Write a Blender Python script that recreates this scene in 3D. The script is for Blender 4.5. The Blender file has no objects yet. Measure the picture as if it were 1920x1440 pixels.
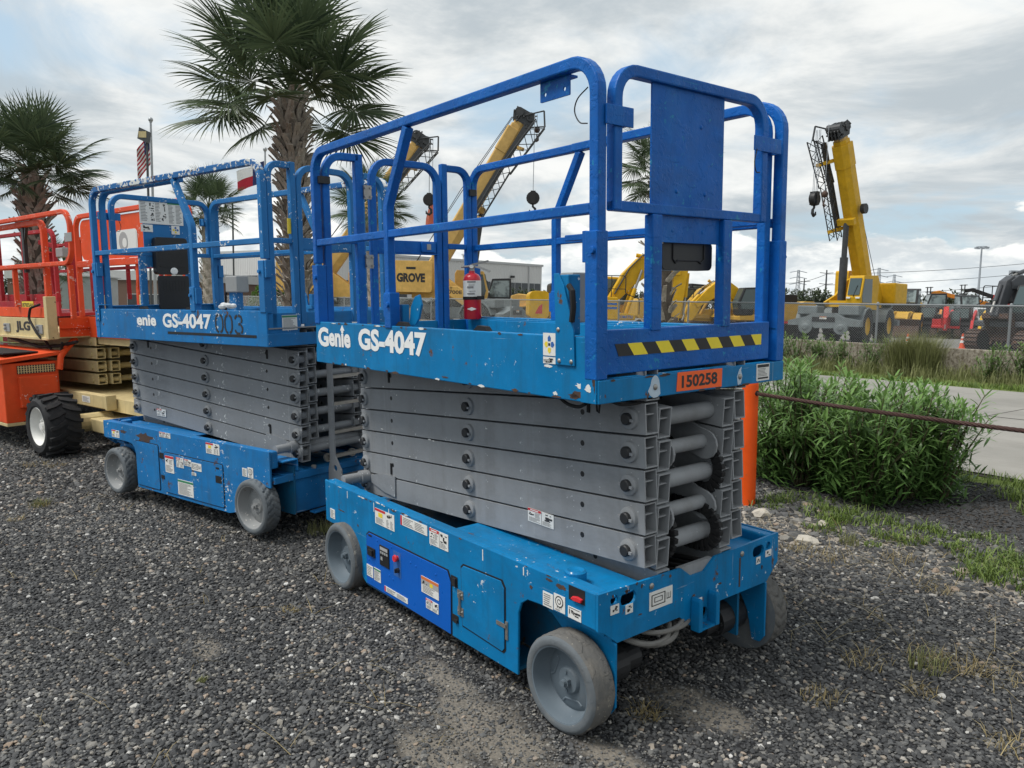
import bpy, bmesh, math, random
import numpy as np
from mathutils import Vector, Matrix, geometry
R = math.radians
rng = random.Random(7)
scene = bpy.context.scene
COL = scene.collection

# ------------------------------------------------------------------ camera
def view_axes(yaw, pitch, roll):
    y, p, r = R(yaw), R(pitch), R(roll)
    fw = Vector((math.sin(y)*math.cos(p), math.cos(y)*math.cos(p), math.sin(p)))
    rt = Vector((math.cos(y), -math.sin(y), 0)); up = rt.cross(fw)
    return rt*math.cos(r)+up*math.sin(r), -rt*math.sin(r)+up*math.cos(r), fw
def basis(a, b, c):
    return Matrix((a, b, c)).transposed()
EYE = Vector((4.2494, -1.9095, 1.6815))
rt, up, fw = view_axes(-51.6249, -5.91, 1.15)
cam_data = bpy.data.cameras.new('camera'); cam = bpy.data.objects.new('camera', cam_data)
COL.objects.link(cam); scene.camera = cam
cam_data.sensor_width = 36; cam_data.lens = 1448.8/1920*36
cam_data.clip_start = 0.05; cam_data.clip_end = 6000
cam.matrix_world = Matrix.Translation(EYE) @ basis(rt, up, -fw).to_4x4()
# the yard the lifts stand on slopes by about two degrees against the level
a0 = view_axes(-51.6249, -6.8441, -.52)
TILT = basis(rt, up, fw) @ basis(*a0).transposed()
YARD = Matrix.Translation(EYE) @ TILT.to_4x4() @ Matrix.Translation(-EYE)

# ------------------------------------------------------------------ light
SUN_EL, SUN_AZ = 58, 205          # azimuth: compass-like angle from +y towards +x
world = bpy.data.worlds.new('World'); scene.world = world; world.use_nodes = True
def build_world():
    nt = world.node_tree; n = nt.nodes; L = nt.links.new; n.clear()
    out = n.new('ShaderNodeOutputWorld'); bg = n.new('ShaderNodeBackground'); bg.inputs[1].default_value = .1
    L(bg.outputs[0], out.inputs[0])
    sky = n.new('ShaderNodeTexSky'); sky.sky_type = 'NISHITA'; sky.sun_disc = False
    sky.sun_elevation = R(SUN_EL); sky.sun_rotation = R(SUN_AZ); sky.air_density = 1.0; sky.dust_density = 2.5
    tc = n.new('ShaderNodeTexCoord'); sp = n.new('ShaderNodeSeparateXYZ'); L(tc.outputs['Generated'], sp.inputs[0])
    def math_(op, a, b=None, c=None):
        m = n.new('ShaderNodeMath'); m.operation = op
        for i, v in enumerate((a, b, c)):
            if v is None: continue
            if isinstance(v, (int, float)): m.inputs[i].default_value = v
            else: L(v, m.inputs[i])
        return m.outputs[0]
    def noise(vec, scale, detail, rough, dist=0, off=(0, 0, 0)):
        mp = n.new('ShaderNodeMapping'); mp.inputs['Location'].default_value = off; L(vec, mp.inputs['Vector'])
        t = n.new('ShaderNodeTexNoise'); t.inputs['Scale'].default_value = scale; t.inputs['Detail'].default_value = detail
        t.inputs['Roughness'].default_value = rough; t.inputs['Distortion'].default_value = dist
        L(mp.outputs[0], t.inputs['Vector']); return t.outputs['Fac']
    def ramp(f, stops, interp='EASE'):
        r = n.new('ShaderNodeValToRGB'); r.color_ramp.interpolation = interp
        e = r.color_ramp.elements
        while len(e) < len(stops): e.new(.5)
        for k, (p, c) in zip(e, stops):
            k.position = p; k.color = (c, c, c, 1) if isinstance(c, (int, float)) else (*c, 1)
        L(f, r.inputs[0]); return r.outputs[0]
    def mix(f, a, b):
        m = n.new('ShaderNodeMix'); m.data_type = 'RGBA'; m.clamp_factor = True
        L(f, m.inputs[0])
        for s, v in ((m.inputs[6], a), (m.inputs[7], b)):
            if isinstance(v, tuple): s.default_value = (*v, 1)
            else: L(v, s)
        return m.outputs[2]
    z = math_('MAXIMUM', sp.outputs[2], 0.0)
    zz = math_('ADD', z, .16)
    cv = n.new('ShaderNodeCombineXYZ')
    L(math_('DIVIDE', sp.outputs[0], zz), cv.inputs[0]); L(math_('DIVIDE', sp.outputs[1], zz), cv.inputs[1])
    layer = cv.outputs[0]                                            # a flat cloud deck seen in perspective
    big = noise(layer, .75, 3, .55, .4, (4.478, 2.396, 5.737))
    mid = noise(layer, 1.7, 8, .6, .6, (2.182, 4.259, 8.733))
    shade = noise(layer, 1.1, 7, .62, .5, (0.767, 2.856, 6.088))
    cover = ramp(math_('ADD', math_('MULTIPLY', big, .6), math_('MULTIPLY', mid, .4)), [(.38, 0.0), (.53, 1.0)])
    cloudcol = mix(ramp(shade, [(.36, 0.0), (.64, 1.0)]), (2.45, 2.75, 2.95), (4.6, 4.65, 4.55))
    blue = n.new('ShaderNodeMix'); blue.data_type = 'RGBA'; blue.blend_type = 'MIX'; blue.inputs[0].default_value = .75
    L(sky.outputs[0], blue.inputs[6]); blue.inputs[7].default_value = (2.35, 3.1, 3.6, 1)
    c1 = mix(cover, blue.outputs[2], cloudcol)
    # cumulus heads low over the horizon
    az = math_('ARCTAN2', sp.outputs[0], sp.outputs[1])
    lv = n.new('ShaderNodeCombineXYZ'); L(math_('MULTIPLY', az, 2.2), lv.inputs[0]); L(math_('MULTIPLY', z, 5.5), lv.inputs[1])
    cu = noise(lv.outputs[0], 3.1, 7, .56, .15, (0.767, 0.3, 1.38))
    base = math_('MULTIPLY', math_('SUBTRACT', z, .02), 2.9)
    cum = ramp(math_('SUBTRACT', cu, base), [(.275, 0.0), (.315, 1.0)], 'LINEAR')
    cumtone = noise(lv.outputs[0], 5.5, 5, .6, .2, (4.4, .12, 7.7))
    cumcol = mix(ramp(cumtone, [(.36, 0.0), (.62, 1.0)]), (3.1, 3.35, 3.5), (5.6, 5.55, 5.3))
    c2 = mix(cum, c1, cumcol)
    haze = ramp(z, [(0.0, 1.0), (.10, 0.0)])
    c3 = mix(math_('MULTIPLY', haze, .62), c2, (3.45, 3.85, 4.1))
    L(c3, bg.inputs[0])
build_world()
world.cycles.sampling_method = 'MANUAL'; world.cycles.sample_map_resolution = 512
sun_d = bpy.data.lights.new('sun', 'SUN'); sun = bpy.data.objects.new('sun', sun_d); COL.objects.link(sun)
sun_d.energy = 1.5; sun_d.angle = R(22); sun_d.color = (1, .965, .91)
sd = Vector((math.sin(R(SUN_AZ))*math.cos(R(SUN_EL)), math.cos(R(SUN_AZ))*math.cos(R(SUN_EL)), math.sin(R(SUN_EL))))
sun.rotation_euler = sd.to_track_quat('Z', 'Y').to_euler()
vs = scene.view_settings
vs.view_transform = 'Standard'; vs.look = 'None'; vs.gamma = 1; vs.use_curve_mapping = False; vs.exposure = 1.08
scene.cycles.max_bounces = 6; scene.cycles.diffuse_bounces = 3; scene.cycles.glossy_bounces = 3; scene.cycles.transparent_max_bounces = 8

# ------------------------------------------------------------------ mesh helpers
class MB:
    def __init__(s): s.v = []; s.f = []; s.m = []; s.k = 0; s.sh = []
    def add(s, vs, fs):
        b = len(s.v); s.sh.append((b, len(s.f))); s.v += [tuple(p) for p in vs]
        for f in fs: s.f.append(tuple(i+b for i in f)); s.m.append(s.k)
        return s
    def box(s, x0, x1, y0, y1, z0, z1):
        if x0 > x1: x0, x1 = x1, x0
        if y0 > y1: y0, y1 = y1, y0
        if z0 > z1: z0, z1 = z1, z0
        vs = [(x, y, z) for z in (z0, z1) for y in (y0, y1) for x in (x0, x1)]
        return s.add(vs, [(0, 2, 3, 1), (4, 5, 7, 6), (0, 1, 5, 4), (2, 6, 7, 3), (0, 4, 6, 2), (1, 3, 7, 5)])
    def quad(s, o, u, v):
        o, u, v = Vector(o), Vector(u), Vector(v)
        return s.add([o, o+u, o+u+v, o+v], [(0, 1, 2, 3)])
    def beam(s, p, q, w, h, n=(0, 0, 1)):                       # rectangular bar; h along n, w across
        return s.path([p, q], w, h, n)
    def path(s, pts, w, h, n=(0, 0, 1), closed=False):
        pts = [Vector(p) for p in pts]; n = Vector(n).normalized(); k = len(pts); vs = []
        for i, p in enumerate(pts):
            a = pts[i-1] if (i or closed) else None; b = pts[(i+1) % k] if (i < k-1 or closed) else None
            d1 = (p-a).normalized() if a is not None else (b-p).normalized()
            d2 = (b-p).normalized() if b is not None else d1
            t = (d1+d2).normalized(); sc = 1/max(.35, t.dot(d1))
            sd_ = n.cross(t)
            if sd_.length < 1e-4: sd_ = Vector((1, 0, 0)).cross(t)
            sd_.normalize(); nn = t.cross(sd_).normalized()
            for e, g in ((-1, -1), (1, -1), (1, 1), (-1, 1)): vs.append(p+sd_*(w/2*e*sc)+nn*(h/2*g))
        fs = []
        for i in range(k if closed else k-1):
            A = 4*i; B = 4*((i+1) % k)
            for j in range(4): fs.append((A+j, A+(j+1) % 4, B+(j+1) % 4, B+j))
        if not closed: fs += [(3, 2, 1, 0), tuple(4*(k-1)+j for j in range(4))]
        return s.add(vs, fs)
    def tube(s, pts, r, n=8, caps=True):
        pts = [Vector(p) for p in pts]; k = len(pts); vs = []; ref = None
        rs = r if isinstance(r, (list, tuple)) else [r]*k
        for i, p in enumerate(pts):
            t = (pts[min(i+1, k-1)]-pts[max(i-1, 0)]).normalized()
            if ref is None: ref = Vector((0, 0, 1)) if abs(t.z) < .9 else Vector((1, 0, 0))
            u = ref-t*ref.dot(t)
            if u.length < 1e-5: u = t.orthogonal()
            u.normalize(); ref = u; w = t.cross(u)
            for j in range(n):
                a = 2*math.pi*j/n; vs.append(p+(u*math.cos(a)+w*math.sin(a))*rs[i])
        fs = [(i*n+j, i*n+(j+1) % n, (i+1)*n+(j+1) % n, (i+1)*n+j) for i in range(k-1) for j in range(n)]
        if caps: fs += [tuple(range(n))[::-1], tuple((k-1)*n+j for j in range(n))]
        return s.add(vs, fs)
    def cyl(s, p, q, r, n=14, r2=None): return s.tube([p, q], [r, r if r2 is None else r2], n)
    def lathe(s, prof, o=(0, 0, 0), ax=(0, 0, 1), n=24, caps=(1, 1)):           # prof: (radius, height)
        o = Vector(o); ax = Vector(ax).normalized(); u = ax.orthogonal().normalized(); w = ax.cross(u); vs = []
        for r_, h_ in prof:
            for j in range(n):
                a = 2*math.pi*j/n; vs.append(o+ax*h_+(u*math.cos(a)+w*math.sin(a))*r_)
        k = len(prof)
        fs = [(i*n+j, i*n+(j+1) % n, (i+1)*n+(j+1) % n, (i+1)*n+j) for i in range(k-1) for j in range(n)]
        if prof[0][0] > 1e-6 and caps[0]: fs.append(tuple(range(n))[::-1])
        if prof[-1][0] > 1e-6 and caps[1]: fs.append(tuple((k-1)*n+j for j in range(n)))
        return s.add(vs, fs)
    def prism(s, poly, o, u, v, t, holes=()):                      # polygon in the u,v plane, extruded by vector t
        o, u, v, t = Vector(o), Vector(u), Vector(v), Vector(t)
        loops = [list(poly)]+[list(h) for h in holes]
        tris = geometry.tessellate_polygon([[Vector((a, b, 0)) for a, b in l] for l in loops])
        flat = [p for l in loops for p in l]; k = len(flat)
        base = [o+u*a+v*b for a, b in flat]; vs = base+[p+t for p in base]
        fs = [tuple(f) for f in tris]+[tuple(i+k for i in f[::-1]) for f in tris]
        st = 0
        for l in loops:
            m = len(l)
            for i in range(m): fs.append((st+i, st+(i+1) % m, st+(i+1) % m+k, st+i+k))
            st += m
        return s.add(vs, fs)
    def ball(s, c, r, n=10, m=6, sc=(1, 1, 1)):
        c = Vector(c); vs = [c+Vector((0, 0, r*sc[2]))]
        for i in range(1, m):
            a = math.pi*i/m
            for j in range(n):
                b = 2*math.pi*j/n
                vs.append(c+Vector((r*sc[0]*math.sin(a)*math.cos(b), r*sc[1]*math.sin(a)*math.sin(b), r*sc[2]*math.cos(a))))
        vs.append(c-Vector((0, 0, r*sc[2])))
        fs = [(0, 1+j, 1+(j+1) % n) for j in range(n)]
        for i in range(m-2):
            for j in range(n): fs.append((1+i*n+j, 1+(i+1)*n+j, 1+(i+1)*n+(j+1) % n, 1+i*n+(j+1) % n))
        e = len(vs)-1
        fs += [(e, 1+(m-2)*n+(j+1) % n, 1+(m-2)*n+j) for j in range(n)]
        return s.add(vs, fs)
    def mesh(s, name, mats):
        me = bpy.data.meshes.new(name); me.from_pydata(s.v, [], s.f)
        mats = mats if isinstance(mats, (list, tuple)) else [mats]
        for m in mats: me.materials.append(MAT[m] if isinstance(m, str) else m)
        if len(mats) > 1: me.polygons.foreach_set('material_index', s.m)
        bm = bmesh.new(); bm.from_mesh(me)
        bmesh.ops.recalc_face_normals(bm, faces=bm.faces); bm.to_mesh(me); bm.free()
        me.update(); return me
    def split(s, name, mats, parent=None, per=1, **kw):              # one object for every `per` pieces added
        cuts = s.sh[::per]+[(len(s.v), len(s.f))]; res = []
        for (v0, f0), (v1, f1) in zip(cuts, cuts[1:]):
            q = MB(); q.v = s.v[v0:v1]; q.f = [tuple(i-v0 for i in f) for f in s.f[f0:f1]]; q.m = s.m[f0:f1]
            res.append(q.obj(name, mats, parent, **kw))
        return res
    def obj(s, name, mats, parent=None, bevel=0, smooth=False, seg=2):
        return place(name, s.mesh(name, mats), parent, bevel=bevel, smooth=smooth, seg=seg)
def place(name, me, parent=None, M=None, bevel=0, smooth=False, seg=2):
    o = bpy.data.objects.new(name, me); COL.objects.link(o)
    if parent is not None: o.parent = parent
    if M is not None: o.matrix_basis = M
    if smooth and me.polygons:
        me.shade_smooth(); me.set_sharp_from_angle(angle=R(38))
    if bevel:
        b = o.modifiers.new('edge', 'BEVEL'); b.width = bevel; b.segments = seg; b.limit_method = 'ANGLE'; b.angle_limit = R(40); b.harden_normals = False
    return o
def part(name, mats, parent, bevel=0, smooth=False):                # decorator-free short form
    return MB(), name, mats, parent
def thing(name, label, cat, M=None, group=None):
    o = bpy.data.objects.new(name, None); COL.objects.link(o); o.empty_display_size = .2
    o['label'] = label; o['category'] = cat
    if group: o['group'] = group
    if M is not None: o.matrix_world = M
    return o
def tag(o, label, cat, group=None):
    o['label'] = label; o['category'] = cat
    if group: o['group'] = group
    return o
def kind(o, k): o['kind'] = k; return o
def TR(x, y, z=0, a=0): return Matrix.Translation((x, y, z)) @ Matrix.Rotation(R(a), 4, 'Z')
def fillet(pts, r, n=6, closed=False):
    pts = [Vector(p) for p in pts]; out = []; k = len(pts)
    for i, p in enumerate(pts):
        if not closed and i in (0, k-1): out.append(p); continue
        a, b = pts[i-1], pts[(i+1) % k]; d1 = (a-p); d2 = (b-p)
        rr = r[i] if isinstance(r, (list, tuple)) else r
        if rr <= 0: out.append(p); continue
        ang = d1.angle(d2); t = min(rr/math.tan(ang/2), d1.length*.49, d2.length*.49)
        d1 = d1.normalized(); d2 = d2.normalized()
        A = p+d1*t; B = p+d2*t
        cdir = (d1+d2).normalized(); c = p+cdir*(t/math.cos(ang/2))
        va, vb = A-c, B-c; th = va.angle(vb)
        axis = va.cross(vb).normalized()
        for j in range(n+1): out.append(c+Matrix.Rotation(th*j/n, 3, axis) @ va)
    return out
def spl(pts, n=6):                                                     # smooth curve through points
    P = [Vector(p) for p in pts]; P = [P[0]*2-P[1]]+P+[P[-1]*2-P[-2]]; out = []
    for i in range(1, len(P)-2):
        a, b, c, d = P[i-1:i+3]
        for k in range(n):
            t = k/n; out.append(.5*((2*b)+(c-a)*t+(2*a-5*b+4*c-d)*t*t+(3*b-a-3*c+d)*t**3))
    return out+[P[-2]]
def circ(cx, cy, r, n=12, r2=None): return [(cx+r*math.cos(2*math.pi*i/n), cy+(r2 or r)*math.sin(2*math.pi*i/n)) for i in range(n)]
def slot(cx, cy, L, r, n=6):
    return [(cx+L/2+r*math.cos(a), cy+r*math.sin(a)) for a in [-math.pi/2+math.pi*i/n for i in range(n+1)]]+[(cx-L/2+r*math.cos(a), cy+r*math.sin(a)) for a in [math.pi/2+math.pi*i/n for i in range(n+1)]]
def rrect(x0, x1, y0, y1, r, n=4):
    o = []
    for cx, cy, s in ((x1-r, y0+r, -90), (x1-r, y1-r, 0), (x0+r, y1-r, 90), (x0+r, y0+r, 180)):
        for i in range(n+1):
            a = R(s+90*i/n); o.append((cx+r*math.cos(a), cy+r*math.sin(a)))
    return o
X, Y, Z = Vector((1, 0, 0)), Vector((0, 1, 0)), Vector((0, 0, 1))
_txt = {}
def glyphs(s, bold=0.0, xs=1.0, shear=0.0):                       # mesh of a word, 1 unit = letter height
    key = (s, bold, xs, shear)
    if key in _txt: return _txt[key]
    cu = bpy.data.curves.new('t', 'FONT'); cu.body = s; cu.size = 1.4; cu.offset = bold; cu.shear = shear; cu.resolution_u = 3
    o = bpy.data.objects.new('t', cu); COL.objects.link(o)
    dg = bpy.context.evaluated_depsgraph_get(); me = bpy.data.meshes.new_from_object(o.evaluated_get(dg))
    vs = np.array([v.co[:2] for v in me.vertices]); fs = [tuple(p.vertices) for p in me.polygons]
    vs[:, 0] -= vs[:, 0].min(); vs[:, 1] -= 0; vs[:, 0] *= xs
    bpy.data.objects.remove(o); bpy.data.meshes.remove(me); bpy.data.curves.remove(cu)
    _txt[key] = (vs, fs); return _txt[key]
for w in (('G', .06, .8), ('enie', .055, .8), ('GS-4047', .06, .8), ('GS-4047', .045, .8), ('150258', .045, .82), ('enie', .05, .8), ('JLG', .06, .95), ('GROVE', .08, .95),
          ('RT', .03, 1), ('700E', .03, 1), ('187005AH', .03, .95), ('KOMATSU', .04, 1), ('DEERE', .04, 1), ('smartlink', .0, 1), ('Genie', .05, .8)):
    glyphs(*w)
def lettering(s, bold, xs, parent, o, u, v, width, height, mat, name='lettering', lift=.002, shear=0):
    vs, fs = glyphs(s, bold, xs, shear) if (s, bold, xs, shear) in _txt else glyphs(s, bold, xs)
    w0 = vs[:, 0].max(); y0, y1 = vs[:, 1].min(), vs[:, 1].max()
    o, u, v = Vector(o), Vector(u).normalized(), Vector(v).normalized(); nn = u.cross(v)
    mb = MB(); mb.add([o+u*(a/w0*width)+v*((b-y0)/(y1-y0)*height)+nn*lift for a, b in vs], fs)
    return mb.obj(name, mat, parent)
def g(x, y):                                                          # height of the ground
    s = 6.2
    yc = y if y < s-1 else (s-1+1*(1-math.exp(-(y-(s-1)))) )
    h = .0328*(max(yc, -25)+1.9095)+.00525*(max(min(x, 20), -30)-4.2494)
    if y > 17.45: h = h*max(0, 1-(y-17.45)/.25)
    return h
# ------------------------------------------------------------------ materials
MAT = {}
class NT:
    def __init__(s, name):
        s.mat = bpy.data.materials.new(name); s.mat.use_nodes = True; MAT[name] = s.mat
        s.t = s.mat.node_tree; s.n = s.t.nodes; s.L = s.t.links.new
        s.b = s.n['Principled BSDF']; s.tc = s.n.new('ShaderNodeTexCoord')
    def inp(s, sock, v):
        if isinstance(v, (int, float)): sock.default_value = v
        elif isinstance(v, tuple): sock.default_value = (*v, 1) if len(v) == 3 and len(sock.default_value) == 4 else v
        else: s.L(v, sock)
    def vec(s, scale=(1, 1, 1), loc=(0, 0, 0), src='Object', rot=(0, 0, 0)):
        m = s.n.new('ShaderNodeMapping'); m.inputs['Scale'].default_value = scale; m.inputs['Location'].default_value = loc; m.inputs['Rotation'].default_value = rot
        if isinstance(src, str):
            if src == 'World':
                gm = s.n.new('ShaderNodeNewGeometry'); s.L(gm.outputs['Position'], m.inputs[0])
            else: s.L(s.tc.outputs[src], m.inputs[0])
        else: s.L(src, m.inputs[0])
        return m.outputs[0]
    def noise(s, scale, detail=4, rough=.55, vec=None, dist=0):
        t = s.n.new('ShaderNodeTexNoise'); t.inputs['Scale'].default_value = scale; t.inputs['Detail'].default_value = detail
        t.inputs['Roughness'].default_value = rough; t.inputs['Distortion'].default_value = dist
        s.L(vec if vec is not None else s.vec(), t.inputs['Vector']); return t.outputs['Fac']
    def vor(s, scale, vec=None, feature='F1', out='Distance', rnd=1):
        t = s.n.new('ShaderNodeTexVoronoi'); t.feature = feature; t.inputs['Scale'].default_value = scale; t.inputs['Randomness'].default_value = rnd
        s.L(vec if vec is not None else s.vec(), t.inputs['Vector']); return t.outputs[out]
    def ramp(s, f, stops, interp='LINEAR'):
        r = s.n.new('ShaderNodeValToRGB'); r.color_ramp.interpolation = interp; e = r.color_ramp.elements
        while len(e) < len(stops): e.new(.5)
        for k, (p, c) in zip(e, stops): k.position = p; k.color = (c, c, c, 1) if isinstance(c, (int, float)) else (*c, 1)
        s.L(f, r.inputs[0]); return r.outputs[0]
    def mix(s, f, a, b, mode='MIX'):
        m = s.n.new('ShaderNodeMix'); m.data_type = 'RGBA'; m.blend_type = mode; m.clamp_factor = True
        s.inp(m.inputs[0], f); s.inp(m.inputs[6], a); s.inp(m.inputs[7], b); return m.outputs[2]
    def math(s, op, a, b=None):
        m = s.n.new('ShaderNodeMath'); m.operation = op; s.inp(m.inputs[0], a)
        if b is not None: s.inp(m.inputs[1], b)
        return m.outputs[0]
    def bump(s, h, strength=.3, dist=.01):
        m = s.n.new('ShaderNodeBump'); m.inputs['Strength'].default_value = strength; m.inputs['Distance'].default_value = dist
        s.L(h, m.inputs['Height']); s.L(m.outputs[0], s.b.inputs['Normal'])
    def out(s, col, rough=.5, metal=0, spec=.5):
        s.inp(s.b.inputs['Base Color'], col); s.inp(s.b.inputs['Roughness'], rough); s.inp(s.b.inputs['Metallic'], metal)
        s.b.inputs['Specular IOR Level'].default_value = spec; return s.mat
def plain(name, col, rough=.55, metal=0, var=.18, sc=9, spec=.4):
    t = NT(name); c2 = tuple(max(0, c*(1-var)) for c in col); c1 = tuple(min(1, c*(1+var)) for c in col)
    f = t.noise(sc, 5, .6); t.out(t.mix(f, c2, c1), rough, metal, spec); return t
def paint(name, col, chip=(.75, .77, .78), amount=.02, rust=.01, dirt=.3, streak=.25, rough=.46, var=.12, spec=.2, dirtcol=(.10, .095, .085), chipscale=1.0, light=None, drip=0, blister=.12):
    """worn machine paint: tone drift, chips, rust spots, vertical streaks, dust"""
    t = NT(name); c1 = tuple(c*(1-var) for c in col); c2 = tuple(min(1, c*(1+var)) for c in col)
    c = t.mix(t.ramp(t.noise(3.1, 4, .6), [(.3, 0.), (.7, 1.)]), c1, c2)
    if light: c = t.mix(t.ramp(t.noise(5.3, 6, .65, t.vec((1, 1, .45), (4, 2, 1))), [(.5, 0.), (.75, .7)]), c, light)
    st = t.ramp(t.noise(16, 5, .65, t.vec((1, 1, .09), (3, 1, 0))), [(.52, 0.), (.78, 1.)])
    c = t.mix(t.math('MULTIPLY', st, streak), c, dirtcol)
    d = t.ramp(t.noise(7, 7, .7, t.vec((1, 1, 1), (5, 5, 2))), [(.48, 0.), (.8, 1.)])
    c = t.mix(t.math('MULTIPLY', d, dirt), c, dirtcol)
    # fine long scratches
    sc_ = t.ramp(t.noise(22*chipscale, 3, .6, t.vec((.12, .12, 2.6), (1, 7, 3))), [(.70, 0.), (.725, 1.)])
    c = t.mix(t.math('MULTIPLY', sc_, min(1, amount*12)), c, chip)
    if drip:                                                          # thin runs and rubbed vertical marks
        dr = t.ramp(t.noise(38, 3, .6, t.vec((1, 1, .045), (6, 2, 9))), [(.69, 0.), (.73, 1.)])
        c = t.mix(t.math('MULTIPLY', t.math('MULTIPLY', dr, t.ramp(t.noise(2.6, 3, .5, t.vec((1, 1, 1), (1, 1, 5))), [(.42, 0.), (.6, 1.)])), drip), c, chip)
        sm = t.ramp(t.noise(4.2, 6, .7, t.vec((.5, .5, 1.4), (7, 7, 1))), [(.5, 0.), (.68, .55)])
        c = t.mix(sm, c, tuple(min(1, v*.62+.012) for v in col))
    if amount > 0:
        lo = .645-amount*.85
        ch = t.ramp(t.math('ADD', t.math('MULTIPLY', t.noise(46*chipscale, 5, .62), .62), t.math('MULTIPLY', t.noise(6, 3, .5, t.vec((1, 1, 1), (9, 3, 6))), .38)), [(lo, 0.), (lo+.018, 1.)])
        c = t.mix(ch, c, chip)
    if rust > 0:
        lo = .69-rust*1.5
        ru = t.ramp(t.noise(11, 9, .68, t.vec((1, 1, .7), (2, 8, 4))), [(lo, 0.), (lo+.03, 1.)])
        c = t.mix(ru, c, t.mix(t.noise(60, 3), (.05, .03, .022), (.17, .085, .045)))
    t.bump(t.math('ADD', t.noise(55, 4, .6), t.math('MULTIPLY', t.ramp(t.noise(14, 5, .6, t.vec((1, 1, 1), (3, 3, 3))), [(.52, 0.), (.56, 1.)]), .8 if blister > .2 else .0)), blister, .003)
    t.out(c, t.ramp(t.noise(9, 5), [(.3, rough-.08), (.7, rough+.14)]), 0, spec); return t
def emit_free(): pass

paint('rail_blue', (.004, .105, .41), drip=.25, chip=(.015, .20, .40), amount=.045, rust=.0, dirt=.28, streak=.2, rough=.40, var=.2, dirtcol=(.006, .07, .2), blister=.45, light=(.012, .16, .5))
paint('deck_blue', (.002, .176, .415), drip=.6, chip=(.6, .65, .68), amount=.018, rust=.042, dirt=.42, streak=.5, rough=.45, dirtcol=(.016, .075, .125), light=(.01, .22, .50))
paint('new_blue', (.005, .105, .47), chip=(.02, .12, .4), amount=.004, rust=.0, dirt=.06, streak=.05, rough=.33, var=.05, dirtcol=(.01, .05, .18))
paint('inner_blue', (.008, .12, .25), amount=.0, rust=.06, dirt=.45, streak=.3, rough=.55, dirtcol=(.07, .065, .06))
paint('old_rail', (.022, .16, .40), chip=(.66, .68, .67), amount=.042, rust=.01, dirt=.16, streak=.14, rough=.45, dirtcol=(.03, .09, .16))
paint('old_rail_top', (.02, .13, .35), chip=(.66, .67, .65), amount=.150, rust=.06, dirt=.25, streak=.1, rough=.5, chipscale=.8, dirtcol=(.13, .10, .085))
paint('old_blue', (.012, .165, .43), drip=.8, chip=(.62, .66, .68), amount=.035, rust=.04, dirt=.4, streak=.45, rough=.45, dirtcol=(.04, .09, .14), light=(.03, .2, .45))
paint('arm_grey', (.262, .274, .287), drip=.35, chip=(.52, .54, .55), amount=.012, rust=.0, dirt=.4, streak=.3, rough=.5, var=.09, dirtcol=(.15, .143, .132))
paint('arm_grey_old', (.25, .263, .277), drip=.5, chip=(.6, .62, .62), amount=.03, rust=.004, dirt=.25, streak=.15, rough=.5, var=.06, dirtcol=(.14, .135, .125))
paint('wheel_grey', (.125, .157, .185), chip=(.45, .47, .48), amount=.002, rust=.0, dirt=.25, streak=.08, rough=.5, var=.06, dirtcol=(.2, .19, .17))
paint('wheel_grey_old', (.27, .28, .285), chip=(.55, .53, .5), amount=.05, rust=.01, dirt=.3, streak=.1, rough=.55, dirtcol=(.2, .18, .15))
paint('tyre_grey', (.12, .135, .147), blister=.3, chip=(.28, .275, .26), amount=.03, rust=0, dirt=.5, streak=.0, rough=.75, dirtcol=(.26, .24, .21), spec=.2)
paint('tyre_tread', (.125, .123, .118), blister=.8, chip=(.27, .25, .21), amount=.03, rust=0, dirt=.75, streak=.0, rough=.85, dirtcol=(.24, .215, .18), spec=.15)
paint('tyre_black', (.022, .023, .025), chip=(.1, .095, .09), amount=.01, rust=0, dirt=.5, streak=.1, rough=.7, dirtcol=(.085, .08, .072), spec=.25)
paint('jlg_orange', (.72, .085, .022), chip=(.7, .55, .5), amount=.012, rust=.008, dirt=.2, streak=.15, rough=.5, dirtcol=(.3, .08, .04))
paint('jlg_rail', (.70, .082, .028), chip=(.72, .48, .42), amount=.06, rust=.005, dirt=.15, streak=.1, rough=.5, dirtcol=(.45, .16, .11))
paint('jlg_cream', (.60, .49, .26), chip=(.6, .55, .45), amount=.006, rust=.02, dirt=.3, streak=.3, rough=.5, dirtcol=(.2, .16, .10))
paint('lift_red', (.36, .022, .03), chip=(.55, .4, .38), amount=.03, rust=.0, dirt=.25, streak=.2, rough=.5, dirtcol=(.1, .03, .03))
paint('crane_yellow', (.68, .42, .125), chip=(.5, .4, .25), amount=.003, rust=.004, dirt=.25, streak=.25, rough=.45, dirtcol=(.3, .19, .06))
paint('crane_boom', (.56, .36, .12), chip=(.5, .4, .25), amount=.003, rust=.01, dirt=.35, streak=.2, rough=.5, dirtcol=(.3, .2, .08))
paint('vivid_yellow', (.62, .36, .018), chip=(.5, .4, .2), amount=.002, rust=.004, dirt=.18, streak=.2, rough=.42, dirtcol=(.32, .2, .04))
paint('loader_yellow', (.55, .33, .05), chip=(.4, .3, .2), amount=.002, rust=.01, dirt=.35, streak=.25, rough=.5, dirtcol=(.22, .15, .06))
paint('carrier_grey', (.16, .185, .19), chip=(.3, .3, .3), amount=.004, rust=.006, dirt=.3, streak=.2, rough=.5, dirtcol=(.11, .105, .095))
paint('deere_grey', (.075, .08, .088), chip=(.2, .2, .2), amount=.003, rust=.0, dirt=.3, streak=.2, rough=.4, dirtcol=(.07, .065, .06))
paint('bollard_orange', (.83, .10, .012), chip=(.55, .12, .05), amount=.01, rust=.01, dirt=.12, streak=.12, rough=.45, dirtcol=(.45, .08, .02))
paint('skid_orange', (.65, .24, .03), amount=.003, rust=.01, dirt=.3, streak=.2)
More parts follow.
